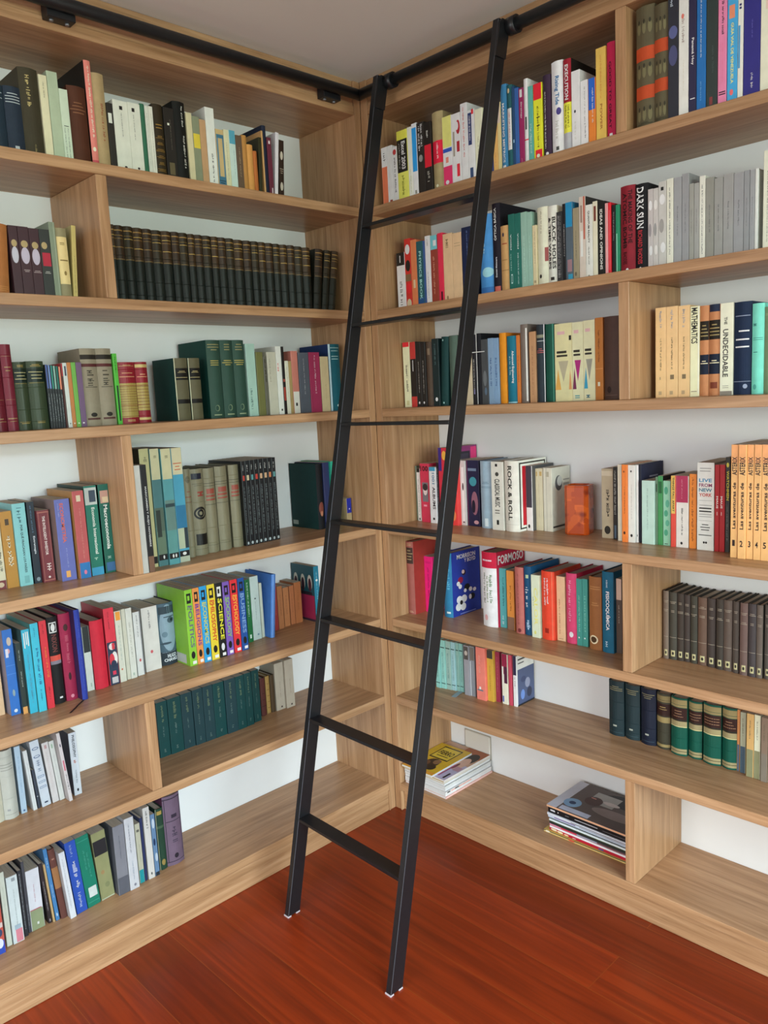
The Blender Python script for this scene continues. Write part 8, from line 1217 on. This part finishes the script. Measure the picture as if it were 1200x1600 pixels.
# pile against the divider, spines to the room
z = Z[6] + .0003
G2 = 'magazines piled against the divider of the bottom shelf'
def front_mag(x0, y0, w, l, t, cover, spine, label, ops=(), sops=(), rz=0):
    global z
    magazine((x0, y0, z), rz, w, l, t, cover, spine, label, G2, ops, sops, 1.0)
    z += t + .0003
front_mag(.634, .072, .300, .205, .0080, 'c8a850', 'd8c078', 'gold edged comic at the very bottom of the divider pile', sops=[('R', 0, 1, .5, .9, '4a4038'), ('E', .05, .5, .03, .4, 'e8e0c8'), ('E', .35, .5, .04, .4, 'c8503c')], rz=1)
front_mag(.651, .080, .296, .205, .0120, 'a81c30', 'b81c34', 'thick crimson magazine with cream flourish near the bottom of the pile', sops=[('E', .06, .4, .04, .3, 'e8dcb0'), ('E', .14, .35, .04, .3, 'e8dcb0'), ('E', .22, .3, .03, .25, 'e8c8a0'), ('R', .3, .34, .1, .4, 'd8a0a8'), ('R', .62, .68, .1, .5, '4a5a88')])
front_mag(.655, .076, .296, .205, .0060, 'e8e8ec', 'ece8ea', 'thin white magazine above the crimson one, divider pile')
front_mag(.653, .078, .296, .205, .0080, 'b83048', 'c83850', 'rose red magazine with grey patch above the thin white one', sops=[('R', .0, .15, .2, .9, 'd890a8'), ('R', .35, .6, .1, .9, '9aa0b0'), ('R', .6, 1, .1, .9, '6a4c50')])
front_mag(.655, .074, .296, .205, .0070, '24282a', '2a2e2c', 'dark green black magazine in the middle of the divider pile')
front_mag(.652, .077, .297, .205, .0070, 'dfe8e8', 'dce8ea', 'pale aqua white magazine in the middle of the divider pile', sops=[('R', 0, 1, .0, .2, '7a8a58')])
front_mag(.652, .080, .297, .205, .0060, '3a4446', '3c4648', 'thin slate magazine between pale ones, divider pile')
front_mag(.650, .075, .297, .205, .0080, 'b8c8d8', 'c0ccdc', 'pale blue grey magazine with violet band, divider pile', sops=[('R', .08, .35, .4, .9, '7a6a98'), ('R', .4, 1, .5, .8, '8a9098')])
front_mag(.648, .073, .299, .205, .0080, 'd0d4dc', 'd4d8e0', 'white magazine directly under the black catalogue', sops=[('R', .3, 1, .2, .5, '5a5a60')])
front_mag(.650, .076, .297, .205, .0190, '141416', '141416', 'thick black catalogue with white spine lettering, second from top', sops=[('R', .03, .09, .35, .65, 'c8c8cc'), ('E', .13, .5, .007, .14, 'd8d8d8'), ('R', .34, .62, .4, .55, 'a8a8ac'), ('R', .22, .27, .4, .6, '5a5a5c'), ('R', .68, .95, .38, .46, '6a6a6c')])
front_mag(.646, .074, .300, .207, .0070, '8a8680', 'e0a880', 'glossy magazine with a dark haired figure on its cover, topmost by divider',
          ops=[('R', 0, .12, 0, 1, 'c8ccd8'), ('R', .12, 1, 0, 1, '5a4e4a'), ('E', .75, .8, .35, .2, '1c1a1c'), ('R', .3, .6, .5, .85, 'a8a8a4'), ('E', .2, .3, .1, .14, '7fa8cc'), ('E', .2, .3, .04, .05, '1c3a60'), ('R', .14, .5, .02, .14, 'c0c8dc'), ('E', .36, .55, .1, .14, '4a2c26'), ('E', .7, .35, .28, .12, '8a7c78'), ('E', .55, .62, .1, .05, 'd0c8c4'), ('R', .3, .36, .62, .64, 'e8a090')])

# pale blue paper strip sticking out under the aqua paperbacks
st = empty('paper_strip', (.196, .186, Z[5] + .0006), (0, 0, math.radians(-77)))
tag(st, 'pale blue grey paper strip lying in front of the slim aqua paperbacks', 'bookmark')
bm = bmesh.new()
pts = [(0, 0, 0), (.03, 0, .0015), (.066, 0, .0005)]
prev = None
for p in pts:
    q = [bm.verts.new((p[0], -.009, p[2])), bm.verts.new((p[0], .009, p[2])), bm.verts.new((p[0], .009, p[2] + .0008)), bm.verts.new((p[0], -.009, p[2] + .0008))]
    if prev:
        for i in range(4): bm.faces.new((prev[i], prev[(i + 1) % 4], q[(i + 1) % 4], q[i]))
    else: bm.faces.new(q)
    prev = q
bm.faces.new(prev[::-1])
me = bpy.data.meshes.new('m'); bm.to_mesh(me); bm.free()
link('strip', me, plain('blue_grey_paper', '8fa4ac', .6), st)
